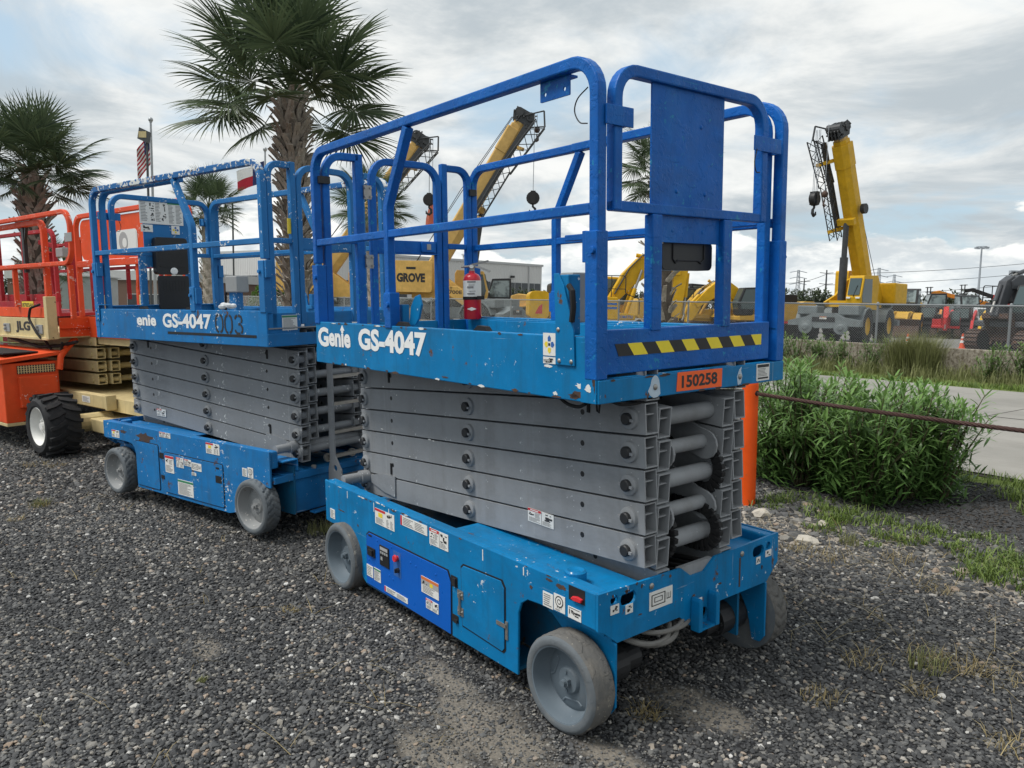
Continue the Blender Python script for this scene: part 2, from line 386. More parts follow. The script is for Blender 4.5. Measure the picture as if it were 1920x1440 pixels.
paint('mini_red', (.5, .03, .03), amount=.003, rust=.01, dirt=.25, streak=.2)
paint('bucket_rust', (.075, .05, .042), chip=(.2, .18, .16), amount=.01, rust=.1, dirt=.4, streak=.3, rough=.7)
plain('dark_steel', (.028, .029, .031), .5, .2, .4, 18)
plain('boom_head', (.05, .053, .056), .55, .1, .5, 6)
plain('bare_steel', (.34, .33, .31), .45, .75, .3, 30)
plain('galv', (.36, .375, .385), .5, .5, .2, 12)
plain('galv_dull', (.24, .255, .265), .6, .2, .2, 12)
plain('black_plastic', (.014, .015, .017), .42, 0, .2, 14, .4)
plain('rubber', (.02, .02, .021), .7, 0, .3, 20, .2)
plain('hose_grey', (.15, .145, .135), .7, 0, .25, 25)
plain('box_grey', (.30, .31, .31), .6, 0, .15, 20)
plain('white_print', (.80, .81, .80), .5, 0, .05, 40)
plain('decal_white', (.72, .72, .69), .5, 0, .10, 60)
plain('decal_grey', (.36, .36, .36), .6, 0, .1, 60)
plain('ink', (.03, .03, .032), .6, 0, .1, 60)
plain('ink_soft', (.22, .22, .22), .6, 0, .15, 60)
plain('decal_red', (.55, .035, .04), .5, 0, .1, 60)
plain('decal_orange', (.62, .17, .05), .5, 0, .1, 60)
plain('decal_green', (.04, .22, .11), .5, 0, .1, 60)
plain('decal_yellow', (.78, .60, .05), .5, 0, .1, 60)
plain('decal_blue', (.03, .12, .38), .5, 0, .1, 60)
plain('tag_orange', (.90, .125, .018), .5, 0, .05, 40)
plain('hazard_yellow', (.82, .66, .03), .45, 0, .06, 30)
plain('hazard_black', (.016, .016, .017), .5, 0, .3, 30)
plain('ext_red', (.52, .008, .025), .28, 0, .06, 10, .6)
plain('paint_bare', (.45, .55, .64), .5, 0, .25, 25)
plain('button_red', (.62, .03, .04), .4, 0, .05, 10)
plain('cloth_pink', (.72, .22, .15), .8, 0, .12, 12)
plain('flag_red', (.42, .02, .04), .8, 0, .1, 8)
plain('flag_white', (.75, .75, .74), .8, 0, .05, 8)
plain('flag_blue', (.025, .035, .12), .8, 0, .1, 8)
plain('cone_orange', (.75, .10, .03), .6, 0, .08, 12)
plain('window_dark', (.025, .03, .034), .12, 0, .4, 2, .6)
plain('roof_grey', (.42, .43, .43), .6, 0, .1, 3)
plain('mesh_grey', (.30, .315, .325), .5, .4, .15, 20)
plain('brick_dark', (.12, .075, .055), .8, 0, .3, 12)
plain('concrete_block', (.34, .36, .37), .85, 0, .2, 4)
plain('tarp', (.6, .62, .63), .55, 0, .25, 5)
plain('pole_dark', (.07, .075, .08), .6, .1, .2, 6)
plain('far_steel', (.32, .35, .38), .7, 0, .1, 4)
def glass():
    t = NT('cab_glass'); t.out((.06, .085, .085), .06, 0, .6)
    t = NT('reflect_tint_glass'); t.out(t.mix(t.ramp(t.noise(1.3, 3, .6), [(.42, 0.), (.58, 1.)]), (.05, .065, .068), (.22, .27, .27)), .08, 0, .6)  # opaque panes; patchy pale cyan in the colour imitates reflections
glass()
def cable_mat():
    t = NT('rust_cable'); w = t.n.new('ShaderNodeTexNoise'); c = t.mix(t.noise(40, 4), (.035, .02, .018), (.10, .052, .042)); t.out(c, .75, .2, .3)
cable_mat()
def siding():
    t = NT('siding'); wv = t.n.new('ShaderNodeTexWave'); wv.wave_type = 'BANDS'; wv.bands_direction = 'X'; wv.inputs['Scale'].default_value = 1.1; wv.inputs['Distortion'].default_value = 0
    t.L(t.vec(), wv.inputs[0]); t.bump(wv.outputs['Fac'], .6, .08)
    t.out(t.mix(t.noise(.6, 4), (.50, .50, .49), (.60, .60, .585)), .6)
siding()
def wall_mat():
    t = NT('wall_concrete')
    c = t.mix(t.ramp(t.noise(9, 8, .75), [(.38, 0.), (.62, 1.)]), (.17, .15, .12), (.37, .335, .28))
    c = t.mix(t.ramp(t.noise(17, 6, .7, t.vec((1, 1, .6), (4, 4, 4))), [(.47, 0.), (.62, .9)]), c, (.10, .08, .055))
    t.bump(t.noise(30, 6, .7), .5, .03); t.out(c, .9, 0, .2)
wall_mat()
def road_mat():
    t = NT('road_concrete'); p = t.vec(src='World')
    c = t.mix(t.ramp(t.noise(.7, 7, .65, p), [(.35, 0.), (.65, 1.)]), (.235, .226, .205), (.315, .302, .275))
    c = t.mix(t.ramp(t.noise(2.2, 6, .7, t.vec((.25, 1, 1), src='World')), [(.5, 0.), (.72, .45)]), c, (.185, .173, .155))
    c = t.mix(t.ramp(t.noise(130, 3, .7, p), [(.4, 0.), (.8, .35)]), c, (.19, .18, .165))
    t.bump(t.noise(90, 4, .7, p), .3, .01); t.out(c, .85, 0, .25)
road_mat()
def bark_mats():
    t = NT('palm_trunk'); c = t.mix(t.noise(14, 6, .7), (.045, .036, .03), (.17, .145, .12)); t.bump(t.noise(25, 5), .6, .03); t.out(c, .95, 0, .1)
    t = NT('palm_boot'); c = t.mix(t.ramp(t.noise(9, 6, .7), [(.3, 0.), (.75, 1.)]), (.20, .175, .15), (.52, .465, .40)); t.bump(t.noise(40, 4, .6, t.vec((1, 1, .2))), .4, .01); t.out(c, .95, 0, .1)
    t = NT('stem'); t.out(t.mix(t.noise(20, 3), (.07, .06, .035), (.14, .125, .075)), .9, 0, .15)
bark_mats()
def leaf_mat(name, a, b, dry=None, rough=.5, spec=.35, trans=.25):
    t = NT(name); at = t.n.new('ShaderNodeAttribute'); at.attribute_name = 'tone'
    f = t.math('ADD', t.math('MULTIPLY', at.outputs['Fac'], .7), t.math('MULTIPLY', t.noise(3, 3), .3))
    c = t.ramp(f, [(.1, a), (.85, b)]) if not dry else t.ramp(f, [(.08, dry), (.25, a), (.85, b)])
    t.b.inputs['Subsurface Weight'].default_value = 0
    tr = t.n.new('ShaderNodeBsdfTranslucent'); ms = t.n.new('ShaderNodeMixShader'); ms.inputs[0].default_value = trans
    t.L(c, tr.inputs[0]); t.out(c, rough, 0, spec)
    o = t.n['Material Output']; t.L(t.b.outputs[0], ms.inputs[1]); t.L(tr.outputs[0], ms.inputs[2]); t.L(ms.outputs[0], o.inputs[0])
leaf_mat('palm_leaf', (.028, .048, .026), (.105, .145, .072))
leaf_mat('oleander', (.03, .085, .023), (.175, .30, .08), None, .4)
leaf_mat('weed_green', (.05, .09, .02), (.22, .30, .07))
leaf_mat('weed_dry', (.16, .12, .05), (.42, .34, .17))
leaf_mat('tall_grass', (.10, .11, .04), (.27, .28, .12))
leaf_mat('shrub_far', (.05, .09, .03), (.17, .26, .08))
leaf_mat('tree_far', (.022, .036, .020), (.065, .085, .04))
leaf_mat('hedge_leaf', (.035, .085, .012), (.12, .22, .03))
def ground_mat():
    t = NT('ground_gravel'); p = t.vec(src='World')
    sp = t.n.new('ShaderNodeSeparateXYZ'); gm = t.n.new('ShaderNodeNewGeometry'); t.L(gm.outputs['Position'], sp.inputs[0])
    x, y = sp.outputs[0], sp.outputs[1]
    cell = t.vor(62, p, out='Color'); sc = t.n.new('ShaderNodeSeparateColor'); t.L(cell, sc.inputs[0])
    grav = t.ramp(sc.outputs[0], [(0., (.030, .032, .036)), (.5, (.055, .058, .063)), (.8, (.10, .103, .107)), (.93, (.2, .19, .175)), (1., (.42, .40, .36))])
    grav = t.mix(t.ramp(t.vor(62, p), [(.3, 0.), (.62, .9)]), grav, (.014, .014, .015))
    dirt = t.mix(t.noise(9, 8, .75, p), (.13, .118, .10), (.27, .24, .20))
    dirt = t.mix(t.ramp(t.noise(150, 3, .7, p), [(.45, 0.), (.75, .7)]), dirt, (.10, .095, .085))
    big = t.noise(1.1, 5, .6, p)
    def patch(cx, cy, rx, ry, rot=0):
        v = t.vec((1/rx, 1/ry, 0), (-cx/rx, -cy/ry, 0), 'World')
        ln = t.n.new('ShaderNodeVectorMath'); ln.operation = 'LENGTH'; t.L(v, ln.inputs[0])
        d = t.math('ADD', ln.outputs['Value'], t.math('MULTIPLY', t.math('SUBTRACT', t.noise(5.5, 6, .7, p), .5), 1.7))
        return t.ramp(d, [(.5, 1.), (1.25, 0.)])
    m = None
    for q in DIRT:
        k = patch(*q); m = k if m is None else t.math('MAXIMUM', m, k)
    c = t.mix(m, grav, dirt)
    # strip of pale rubble and soil past the gravel edge, then dark mulch, then grass
    wob = t.math('MULTIPLY', t.math('SUBTRACT', t.noise(1.9, 6, .65, p), .5), 1.3)
    yy = t.math('ADD', t.math('SUBTRACT', y, t.math('MULTIPLY', x, .13)), wob)
    near = t.math('SUBTRACT', 1., t.ramp(t.math('MULTIPLY', t.math('ADD', x, 3.2), .3), [(0., 1.), (.35, 0.)]))
    soil = t.mix(t.ramp(t.noise(26, 8, .75, p), [(.34, 0.), (.6, 1.)]), (.11, .093, .075), (.42, .375, .315))
    c = t.mix(t.math('MULTIPLY', t.ramp(t.math('MULTIPLY', yy, .25), [(.52, 0.), (.62, 1.)]), near), c, soil)
    mulch = t.mix(t.noise(34, 7, .7, p), (.018, .016, .014), (.085, .07, .058))
    c = t.mix(t.ramp(t.math('MULTIPLY', yy, .25), [(.76, 0.), (.86, 1.)]), c, mulch)
    grass = t.mix(t.noise(18, 7, .7, p), (.055, .085, .018), (.19, .24, .06))
    c = t.mix(t.ramp(t.math('MULTIPLY', yy, .1), [(.47, 0.), (.51, 1.)]), c, grass)
    lot = t.mix(t.noise(.5, 8, .7, p), (.15, .145, .135), (.27, .26, .24))
    lot = t.mix(t.ramp(t.noise(7, 6, .7, p), [(.4, 0.), (.7, .6)]), lot, (.12, .115, .11))
    c = t.mix(t.ramp(t.math('MULTIPLY', y, .01), [(.176, 0.), (.178, 1.)]), c, lot)
    far = t.ramp(t.math('MULTIPLY', t.math('ADD', x, 200.), .005), [(.86, 1.), (.93, 0.)])
    h = t.math('ADD', t.math('MULTIPLY', t.math('SUBTRACT', 1., t.vor(62, p)), .8), t.math('MULTIPLY', t.noise(60, 5, .7, p), .5))
    t.bump(h, .7, .012); t.out(c, .9, 0, .25)
DIRT = [(2.0, -.22, .42, .2), (2.0, -.45, .3, .12), (2.45, .02, .24, .1), (.55, -.85, .14, .09), (2.4, .55, .3, .14), (1.55, -.12, .3, .1), (1.55, 2.75, .5, .3), (.95, 3.0, .3, .25), (1.9, 2.55, .45, .2)]
ground_mat()
def stone_mat():
    t = NT('stone'); at = t.n.new('ShaderNodeAttribute'); at.attribute_type = 'INSTANCER'; at.attribute_name = 'tone'
    c = t.ramp(at.outputs['Fac'], [(0., (.024, .025, .027)), (.42, (.054, .056, .059)), (.68, (.103, .105, .106)), (.86, (.18, .176, .166)), (.945, (.30, .278, .24)), (.972, (.33, .24, .17)), (.985, (.48, .46, .42)), (1., (.66, .65, .62))])
    c = t.mix(t.math('MULTIPLY', t.noise(70, 4, .7), .45), c, (.10, .098, .095)); t.out(c, .8, 0, .3)
stone_mat()

plain('mulch_joint', (.05, .045, .04), .9, 0, .3, 20, .1)
# ------------------------------------------------------------------ decals
DEC = ['decal_white', 'decal_red', 'ink', 'decal_orange', 'decal_green', 'ink_soft', 'decal_yellow', 'decal_blue', 'decal_grey']
def decal(parent, o, u, v, w, h, style='danger', seed=0, lift=.0025, name='warning_decal'):
    """a printed sticker: o = lower left corner, u and v its directions"""
    o, u, v = Vector(o), Vector(u).normalized(), Vector(v).normalized(); nn = u.cross(v); r = random.Random(seed+int(w*1e4)); mb = MB()
    def q(a0, a1, b0, b1, k, e=0):
        mb.k = k; mb.add([o+u*(a*w)+v*(b*h)+nn*(lift+e) for a, b in ((a0, b0), (a1, b0), (a1, b1), (a0, b1))], [(0, 1, 2, 3)])
    def lines(a0, a1, b0, b1, n, k=5):
        if n < 1: return
        s = (b1-b0)/n
        for i in range(n): q(a0, a0+(a1-a0)*r.uniform(.6, 1), b1-(i+.7)*s, b1-(i+.25)*s, k, .0008)
    def figure(a0, a1, b0, b1):
        for i in range(7):
            x, y = r.uniform(a0, a1), r.uniform(b0, b1); dx = (a1-a0)*r.uniform(.06, .22); dy = (b1-b0)*r.uniform(.05, .2)
            q(max(a0, x-dx), min(a1, x+dx), max(b0, y-dy), min(b1, y+dy), 2, .0012+i*1e-5)
    mb.k = 0                                                          # the sheet itself has a thickness
    b = [o+u*(a*w)+v*(c*h)+nn*e for e in (.0004, lift) for a, c in ((0, 0), (1, 0), (1, 1), (0, 1))]
    mb.add(b, [(4, 5, 6, 7), (0, 1, 5, 4), (1, 2, 6, 5), (2, 3, 7, 6), (3, 0, 4, 7)])
    if style == 'danger':
        q(0, .52, .82, 1, 1, .0008); q(.1, .42, .87, .94, 0, .0013); figure(.05, .25, .45, .75); lines(.28, .5, .4, .78, 5); lines(.05, .5, .06, .38, 4); figure(.58, .95, .4, .9); lines(.58, .95, .06, .36, 4); q(.535, .55, .02, .98, 5, .0008)
    elif style == 'table':
        q(0, .55, .84, 1, 1, .0008); q(.18, .4, .5, .78, 6, .0008); lines(.05, .5, .06, .44, 6); figure(.62, .92, .62, .95); lines(.6, .75, .06, .55, 6); lines(.8, .95, .06, .55, 6)
    elif style == 'strip':
        q(0, .06, 0, 1, 1, .0008); lines(.1, .5, .1, .9, 5); lines(.55, .95, .1, .9, 5)
    elif style == 'tall':
        q(0, 1, .86, 1, 1, .0008); figure(.1, .4, .55, .8); lines(.45, .95, .5, .8, 4); lines(.08, .92, .06, .45, 6)
    elif style == 'lines': lines(.1, .9, .08, .92, 6)
    elif style == 'green': q(0, 1, .84, .97, 4, .0008); lines(.06, .94, .05, .8, 11)
    elif style == 'warning':
        q(0, 1, .82, 1, 3, .0008); q(0, 1, .5, .81, 8, .0006); figure(.08, .35, .55, .78); q(.5, .68, .55, .78, 6, .001); lines(.08, .92, .06, .48, 5)
    elif style == 'gauge':
        cx, cy = .5, .6; k = 2
        for rr, e, kk in ((.30, .0008, 2), (.24, .0011, 0), (.14, .0014, 2), (.09, .0017, 0)):
            mb.k = kk; n = 20; mb.add([o+u*(w*cx+rr*w*math.cos(2*math.pi*i/n)*1.2)+v*(h*cy+rr*w*math.sin(2*math.pi*i/n)*1.2)+nn*(lift+e) for i in range(n)], [tuple(range(n))])
        for i in range(3): q(.3+i*.17, .34+i*.17, .18, .3, 2, .0008)
        lines(.15, .85, .04, .15, 2)
    elif style == 'icon': figure(.2, .8, .15, .85)
    elif style == 'hands': q(.1, .16, .35, .8, 2, .0008); figure(.25, .95, .3, .75); lines(.1, .9, .85, .97, 1, 2); figure(.3, .5, .3, .7)
    elif style == 'plate':
        q(.06, .94, .78, .95, 2, .0008); lines(.1, .9, .25, .74, 6); q(.1, .9, .1, .2, 2, .0008)
    elif style == 'outline':
        for a0, a1, b0, b1 in ((.08, .68, .2, .25), (.08, .68, .78, .83), (.08, .12, .2, .83), (.64, .68, .2, .83), (.2, .56, .38, .42), (.2, .56, .62, .66), (.2, .23, .38, .66), (.53, .56, .38, .66), (.74, .92, .35, .4), (.74, .76, .35, .7), (.9, .92, .35, .7), (.82, .84, .35, .68)): q(a0, a1, b0, b1, 2, .0008)
    elif style == 'bigboard':
        q(0, .62, .93, 1, 1, .0008); q(.2, .42, .945, .985, 0, .0013); q(.64, 1, .86, .97, 4, .0008)
        for c0, c1 in ((.03, .2), (.36, .48)): lines(c0, c1, .1, .9, 13)
        for i in range(4): figure(.23, .33, .12+.2*i, .26+.2*i)
        for i in range(2): figure(.5, .6, .15+.4*i, .45+.4*i)
        lines(.66, .8, .06, .84, 14); lines(.83, .97, .06, .84, 14)
    elif style == 'arrows':
        for dx, dy, k in ((0, .27, 7), (0, -.27, 6), (.26, 0, 7), (-.26, 0, 6)):
            cx, cy = .5+dx, .5+dy; mb.k = k; s = .13
            d = Vector((dx, dy)).normalized(); p = Vector((-d.y, d.x)); pts = [Vector((cx, cy))+d*a*s+p*b*s for a, b in ((-1, -.8), (.2, -1), (1.1, 0), (.2, 1), (-1, .8))]
            mb.add([o+u*(a.x*w)+v*(a.y*h)+nn*(lift+.0008) for a in pts], [(0, 1, 2, 3, 4)])
        q(.42, .58, .44, .56, 2, .001)
    return mb.obj(name, DEC, parent)

# ------------------------------------------------------------------ scissor lift
LW = 1.145
def arm_mesh(mat, outer):
    """hollow rectangular tube, pivot at the middle, along x"""
    mb = MB(); L0, L1, h, w, t = -1.135, 1.152, .0605, .036, .006
    vs = []
    for x in (L0, L1):
        for (a, b) in ((w, h), (w-t, h-t)):
            vs += [(x, -a, -b), (x, a, -b), (x, a, b), (x, -a, b)]
    fs = []
    for k in range(4):
        j = (k+1) % 4
        fs += [(k, j, 8+j, 8+k), (4+k, 12+k, 12+j, 4+j), (k, 4+k, 4+j, j), (8+k, 8+j, 12+j, 12+k)]
    mb.add(vs, fs)
    mb.box(L1-.10, L1-.012, -w+t+.0005, w-t-.0005, .012, .018)            # web inside the open end
    mb.box(L0+.012, L0+.10, -w+t+.0005, w-t-.0005, -.018, -.012)
    mb.cyl((1.075, -w+t, 0), (1.075, w-t, 0), .03, 14)
    mb.cyl((-1.09, -w+t, 0), (-1.09, w-t, 0), .03, 14)
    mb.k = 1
    for x in (-.77, .81):                                             # black discs on the tube, colour standing in for shade in bolt holes
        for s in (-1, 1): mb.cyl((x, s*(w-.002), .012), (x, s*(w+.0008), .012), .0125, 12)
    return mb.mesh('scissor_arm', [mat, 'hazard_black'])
def pin_mesh(mat, s):
    mb = MB(); ax = (0, s, 0)
    mb.lathe([(.043, 0), (.041, .012), (.034, .016)], (0, 0, 0), ax, 18)
    mb.k = 1; mb.lathe([(.024, .014), (.024, .030), (.02, .034)], (0, 0, 0), ax, 12)
    mb.k = 0; mb.beam((-.036, s*.026, .006), (.036, s*.026, -.006), .01, .008, (0, 1, 0))
    return mb.mesh('pivot_pin', [mat, 'dark_steel'])
def wheel_meshes(tread):
    """axis along -y, outer face at y=0"""
    r, w = .19, .127; T = MB()
    prof = [(.148, .016), (.150, .004), (.158, .0), (.166, .0015), (.17, .001), (.178, .004), (.186, .012)]
    na, nw = 120, 14; vs = []
    for i in range(na):
        a = 2*math.pi*i/na
        for j in range(nw):
            y = .012+(w-.022)*j/(nw-1); rr = r
            if tread:
                c = abs(j/(nw-1)-.5)*2; ph = (i/na*24+c*.9) % 1.0
                if ph < .2: rr = r-.0075
                if .42 < j/(nw-1) < .56 and (i % 10) < 2: rr = r-.007
            if j in (0, nw-1): rr -= .005
            rr += .0012*math.sin(7*a+j)+.0008*math.sin(17*a-2*j)
            vs.append((rr*math.cos(a), y, rr*math.sin(a)))
    fs = [(i*nw+j, i*nw+j+1, ((i+1) % na)*nw+j+1, ((i+1) % na)*nw+j) for i in range(na) for j in range(nw-1)]
    T.k = 1; T.add(vs, fs); T.k = 0
    T.lathe(prof, (0, 0, 0), (0, 1, 0), 60, (0, 0))
    T.lathe([(.186, w-.01), (.15, w), (.08, w)], (0, 0, 0), (0, 1, 0), 40, (0, 1))
    Rm = MB()
    Rm.lathe([(.1495, .004), (.144, .006), (.139, .03), (.135, .06), (.122, .078), (.116, .075), (.108, .070), (.055, .066), (.05, .058), (.046, .054), (.028, .053), (0, .053)], (0, 0, 0), (0, 1, 0), 48, (0, 0))
    for k in range(3):                                                # pressed ribs on the disc
        a = 2*math.pi*k/3+.5
        Rm.tube([(math.cos(a+d)*rr, .0685, math.sin(a+d)*rr) for d, rr in ((-.5, .104), (-.42, .085), (0, .078), (.42, .085), (.5, .104))], .004, 6)
    H = MB(); H.cyl((0, .053, 0), (0, .036, 0), .021, 6); H.cyl((0, .04, 0), (0, .022, 0), .0125, 12); H.cyl((.036, .055, .01), (.036, .048, .01), .007, 8); H.cyl((-.03, .055, -.02), (-.03, .048, -.02), .007, 8)
    return T, Rm, H
_wheels = {}
def wheel(parent, x, y, s, tread, rim, tyre, z=.19, steer=0, label=None):
    key = (tread, rim, tuple(tyre))
    if key not in _wheels:
        T, Rm, H = wheel_meshes(tread)
        _wheels[key] = (T.mesh('tyre', tyre), Rm.mesh('wheel', rim), H.mesh('hub_nut', rim))
    t, r_, h = _wheels[key]
    M = Matrix.Translation((x, y, z)) @ Matrix.Rotation(R(steer)+(0 if s < 0 else math.pi), 4, 'Z') @ Matrix.Rotation(rng.uniform(0, 6), 4, 'Y')
    w = place('wheel', r_, parent, M, smooth=True)
    place('tyre', t, w, smooth=True); place('hub_nut', h, w)
    return w
def oval_rail(mb, pts, r, w=.044, n=(0, 1, 0)): mb.path(fillet(pts, r, 7), w, w, n)

def build_lift(p, S):
    RB, DB, IB, AG = S['rail'], S['deck'], S['inner'], S['arm']; old = S['old']; RT_ = S['railtop']
    yA = lambda y, s: y if s == 0 else LW-y
    hub0, hub1 = S['hubs']
    # ---- chassis
    side_poly = [(.04, .584), (.04, .338), (.12, .335), (.22, .345), (.30, .352), (.37, .33), (.425, .27), (.455, .18), (.485, .115), (.54, .085), (1.86, .088), (1.865, .36), (1.885, .41), (1.925, .437), (2.0, .443), (2.318, .443), (2.318, .584)]
    if S['hubs'][0] < .27: side_poly = [(a-(.07 if .1 < a < .5 else 0)-(.05 if 1.8 < a < 2.1 else 0), b) for a, b in side_poly]
    for s in (0, 1):
        nrm = -1 if s == 0 else 1; mb = MB()
        mb.prism(side_poly, (0, yA(0, s), 0), X, Z, (0, -nrm*.014, 0))
        b = mb.obj('chassis_side', DB, p, bevel=.005)
        mb = MB(); mb.box(.042, 2.316, yA(.0145, s), yA(.072, s), .462, .5815); mb.obj('top_beam', DB, p, bevel=.012, seg=3)
        mb = MB(); mb.box(.02, 2.25, yA(.17, s), yA(.185, s), .12, .46); mb.box(.55, 1.85, yA(.02, s), yA(.16, s), .10, .115); mb.split('inner_frame', IB, p)
    mb = MB(); mb.box(.12, 2.30, .19, LW-.19, .36, .40); mb.box(.1, 1.2, .075, .25, .47, .476); mb.box(.1, 1.2, LW-.25, LW-.075, .47, .476); mb.split('chassis_floor', IB, p)
    mb = MB(); mb.box(1.22, 2.305, .074, .30, .535, .543); mb.box(1.22, 2.305, LW-.30, LW-.074, .535, .543); mb.split('cover_plate', DB, p, bevel=.004)
    mb = MB()
    for s in (0, 1): mb.lathe([(.043, .53), (.043, .592), (.034, .598), (.02, .592)], (2.115, yA(.09, s), 0), (0, 0, 1), 18)
    mb.split('kingpin_cap', DB, p)
    # front end plate, seen from the front as (y, z)
    ep = [(0, .584), (.0, .443), (.03, .43), (.10, .373), (.46, .373), (.52, .325), (.549, .305), (.676, .305), (.71, .373), (1.06, .373), (1.145, .45), (1.145, .584), (.684, .575), (.615, .527), (.53, .527), (.465, .575)]
    holes = [circ(.083, .545, .02, 10), slot(.159, .532, .03, .028), slot(.594, .35, .04, .026), slot(.992, .53, .03, .027), circ(1.068, .54, .018, 10)]
    if not old: mb = MB(); mb.prism(ep, (2.3185, 0, 0), Y, Z, (.012, 0, 0), holes); mb.obj('front_plate', DB, p, bevel=.003)
    else: mb = MB(); mb.prism(ep, (2.3185, 0, 0), Y, Z, (.012, 0, 0), holes); mb.obj('front_plate', DB, p)
    mb = MB(); mb.box(2.296, 2.3175, .47, .68, .50, .57); mb.obj('notch_plate', AG, p)
    mb = MB()
    for yy, zt in ((.538, .44), (.648, .442)): mb.prism([(-.01, zt-.14), (.012, zt-.14), (.012, zt-.012), (.006, zt), (-.004, zt), (-.01, zt-.012)], (2.331, yy, 0), Y, Z, (.045, 0, 0))
    mb.split('tow_lug', DB, p, bevel=.003)
    mb = MB(); mb.box(2.331, 2.37, .552, .638, .30, .31); mb.obj('tow_shelf', DB, p)
    mb = MB()
    for yy, zz in ((.287, .547), (.869, .545)): mb.ball((2.332, yy, zz), .013, 10, 6, (.5, 1, 1))
    mb.split('dome_bolt', 'bare_steel', p, smooth=True)
    mb = MB(); mb.box(2.3306, 2.3318, .852, .862, .40, .53); mb.obj('rust_streak', 'bucket_rust', p)
    # steering yokes, wheels, hydraulics
    for s in (0, 1):
        mb = MB()
        mb.prism([(hub1-.19, .375), (hub1-.19, .3848), (hub1+.13, .3848), (hub1+.165, .37), (hub1+.165, .12), (hub1+.14, .085), (hub1+.10, .085), (hub1+.07, .22), (hub1+.02, .31), (hub1-.12, .33)], (0, yA(.085, s), 0), X, Z, (0, .012 if s == 0 else -.012, 0))
        mb.box(hub1-.20, hub1+.155, yA(.0725, s), yA(.20, s), .385, .397); mb.obj('steering_yoke', DB, p, bevel=.003)
        mb = MB(); mb.cyl((hub1-.02, yA(.11, s), .398), (hub1-.02, yA(.11, s), .53), .035, 16); mb.box(hub1+.02, hub1+.14, yA(.05, s), yA(.14, s), .405, .417); mb.obj('kingpin', DB, p)
        mb = MB(); mb.cyl((hub1, yA(.099, s), .19), (hub1, yA(.27, s), .19), .075, 18); mb.cyl((hub1, yA(.27, s), .19), (hub1, yA(.36, s), .19), .055, 18)
        for k in range(8): mb.cyl((hub1+.06*math.cos(k*.785), yA(.2, s), .19+.06*math.sin(k*.785)), (hub1+.06*math.cos(k*.785), yA(.28, s), .19+.06*math.sin(k*.785)), .009, 6)
        mb.obj('drive_motor', 'dark_steel', p)
        wheel(p, hub1, yA(-.055, s), -1 if s == 0 else 1, S['tread'] if s == 0 else True, S['rim'], S['tyre'], steer=S['steer'])
        wheel(p, hub0, yA(-.055, s), -1 if s == 0 else 1, S['tread'], S['rim'], S['tyre'])
    mb = MB()
    for k, (dy, dz, r_) in enumerate(((.16, .35, .011), (.2, .33, .013), (.24, .36, .01), (.28, .345, .009))):
        mb.tube(spl([(2.15, dy, dz+.02), (2.28, dy+.03, dz-.005), (2.335, dy+.1, dz-.03+.008*k), (2.34, dy+.2, dz-.035+.01*k), (2.30, dy+.27, dz+.0), (2.2, dy+.3, dz+.02)]), r_, 8)
    mb.split('hydraulic_hose', 'hose_grey', p, smooth=True)
    # ---- scissor stack
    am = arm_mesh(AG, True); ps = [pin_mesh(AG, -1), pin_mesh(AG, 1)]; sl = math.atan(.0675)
    for i in range(6):
        zc = .602+.1298*i
        for (yc, sg, po) in ((.297, 1, 0), (.372, -1, None), (LW-.372, -1, None), (LW-.297, 1, 1)):
            M = Matrix.Translation((1.165, yc, zc+(.0 if sg > 0 else .0))) @ Matrix.Rotation(-sl*sg, 4, 'Y')
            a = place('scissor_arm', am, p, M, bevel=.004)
            if po is not None:
                s = -1 if po == 0 else 1
                for xx in (-1.09, 0, 1.075): place('pivot_pin', ps[po], a, Matrix.Translation((xx, s*.036, 0)), smooth=True)
    # lowest inner pair reaches down into the chassis on the front end
    mb = MB()
    for i in range(1, 6):
        z = .66+.1298*(i-1); z2 = z-.002
        mb.cyl((2.235, .41, z), (2.235, LW-.41, z), .037 if i % 2 else .03, 18)
    mb.split('cross_tube', AG, p, smooth=True)
    mb = MB()
    for i in range(6): mb.cyl((.075, .34, .672+.1298*(i-1)), (.075, LW-.34, .672+.1298*(i-1)), .028, 14); mb.cyl((1.165, .26, .602+.1298*i), (1.165, LW-.26, .602+.1298*i), .024, 12)
    mb.split('rear_cross_tube', AG, p, smooth=True)
    lug = [(-.085, -.05), (.0, -.075)]+[(.015+.062*math.cos(a), -.012+.062*math.sin(a)) for a in [R(-75+25*k) for k in range(7)]]+[(-.02, .06), (-.16, .13), (-.2, .13), (-.2, .02)]
    for i in (1, 3):
        z = .66+.1298*i
        for yy in (.43, .70):
            mb = MB(); mb.prism(lug, (2.235, yy, z), X, Z, (0, .012, 0)); mb.obj('cylinder_lug', AG, p, bevel=.002)
    def chain(pts, r_=.03, n=26):                                     # ribbed cable track
        mb = MB(); pts = [Vector(q) for q in fillet(pts, .09, 8)]
        d = [0]
        for a, b in zip(pts, pts[1:]): d.append(d[-1]+(b-a).length)
        for k in range(n):
            t = d[-1]*k/(n-1)
            for j in range(len(pts)-1):
                if d[j] <= t <= d[j+1]+1e-9:
                    f = (t-d[j])/max(1e-9, d[j+1]-d[j]); q = pts[j].lerp(pts[j+1], f); tn = (pts[j+1]-pts[j]).normalized(); break
            mb.path([q-tn*.011, q+tn*.011], .05, .024, (0, 1, 0) if abs(tn.y) < .8 else (1, 0, 0))
        mb.tube(pts, .012, 6); return mb.obj('cable_track', 'rubber', p, bevel=.003)
    chain([(2.0, .46, .64), (2.26, .45, .60), (2.30, .45, .70), (2.26, .45, .80), (2.0, .45, .82)])
    chain([(1.95, .70, .60), (2.29, .70, .60), (2.335, .70, .69), (2.28, .70, .765), (2.1, .70, .77)])
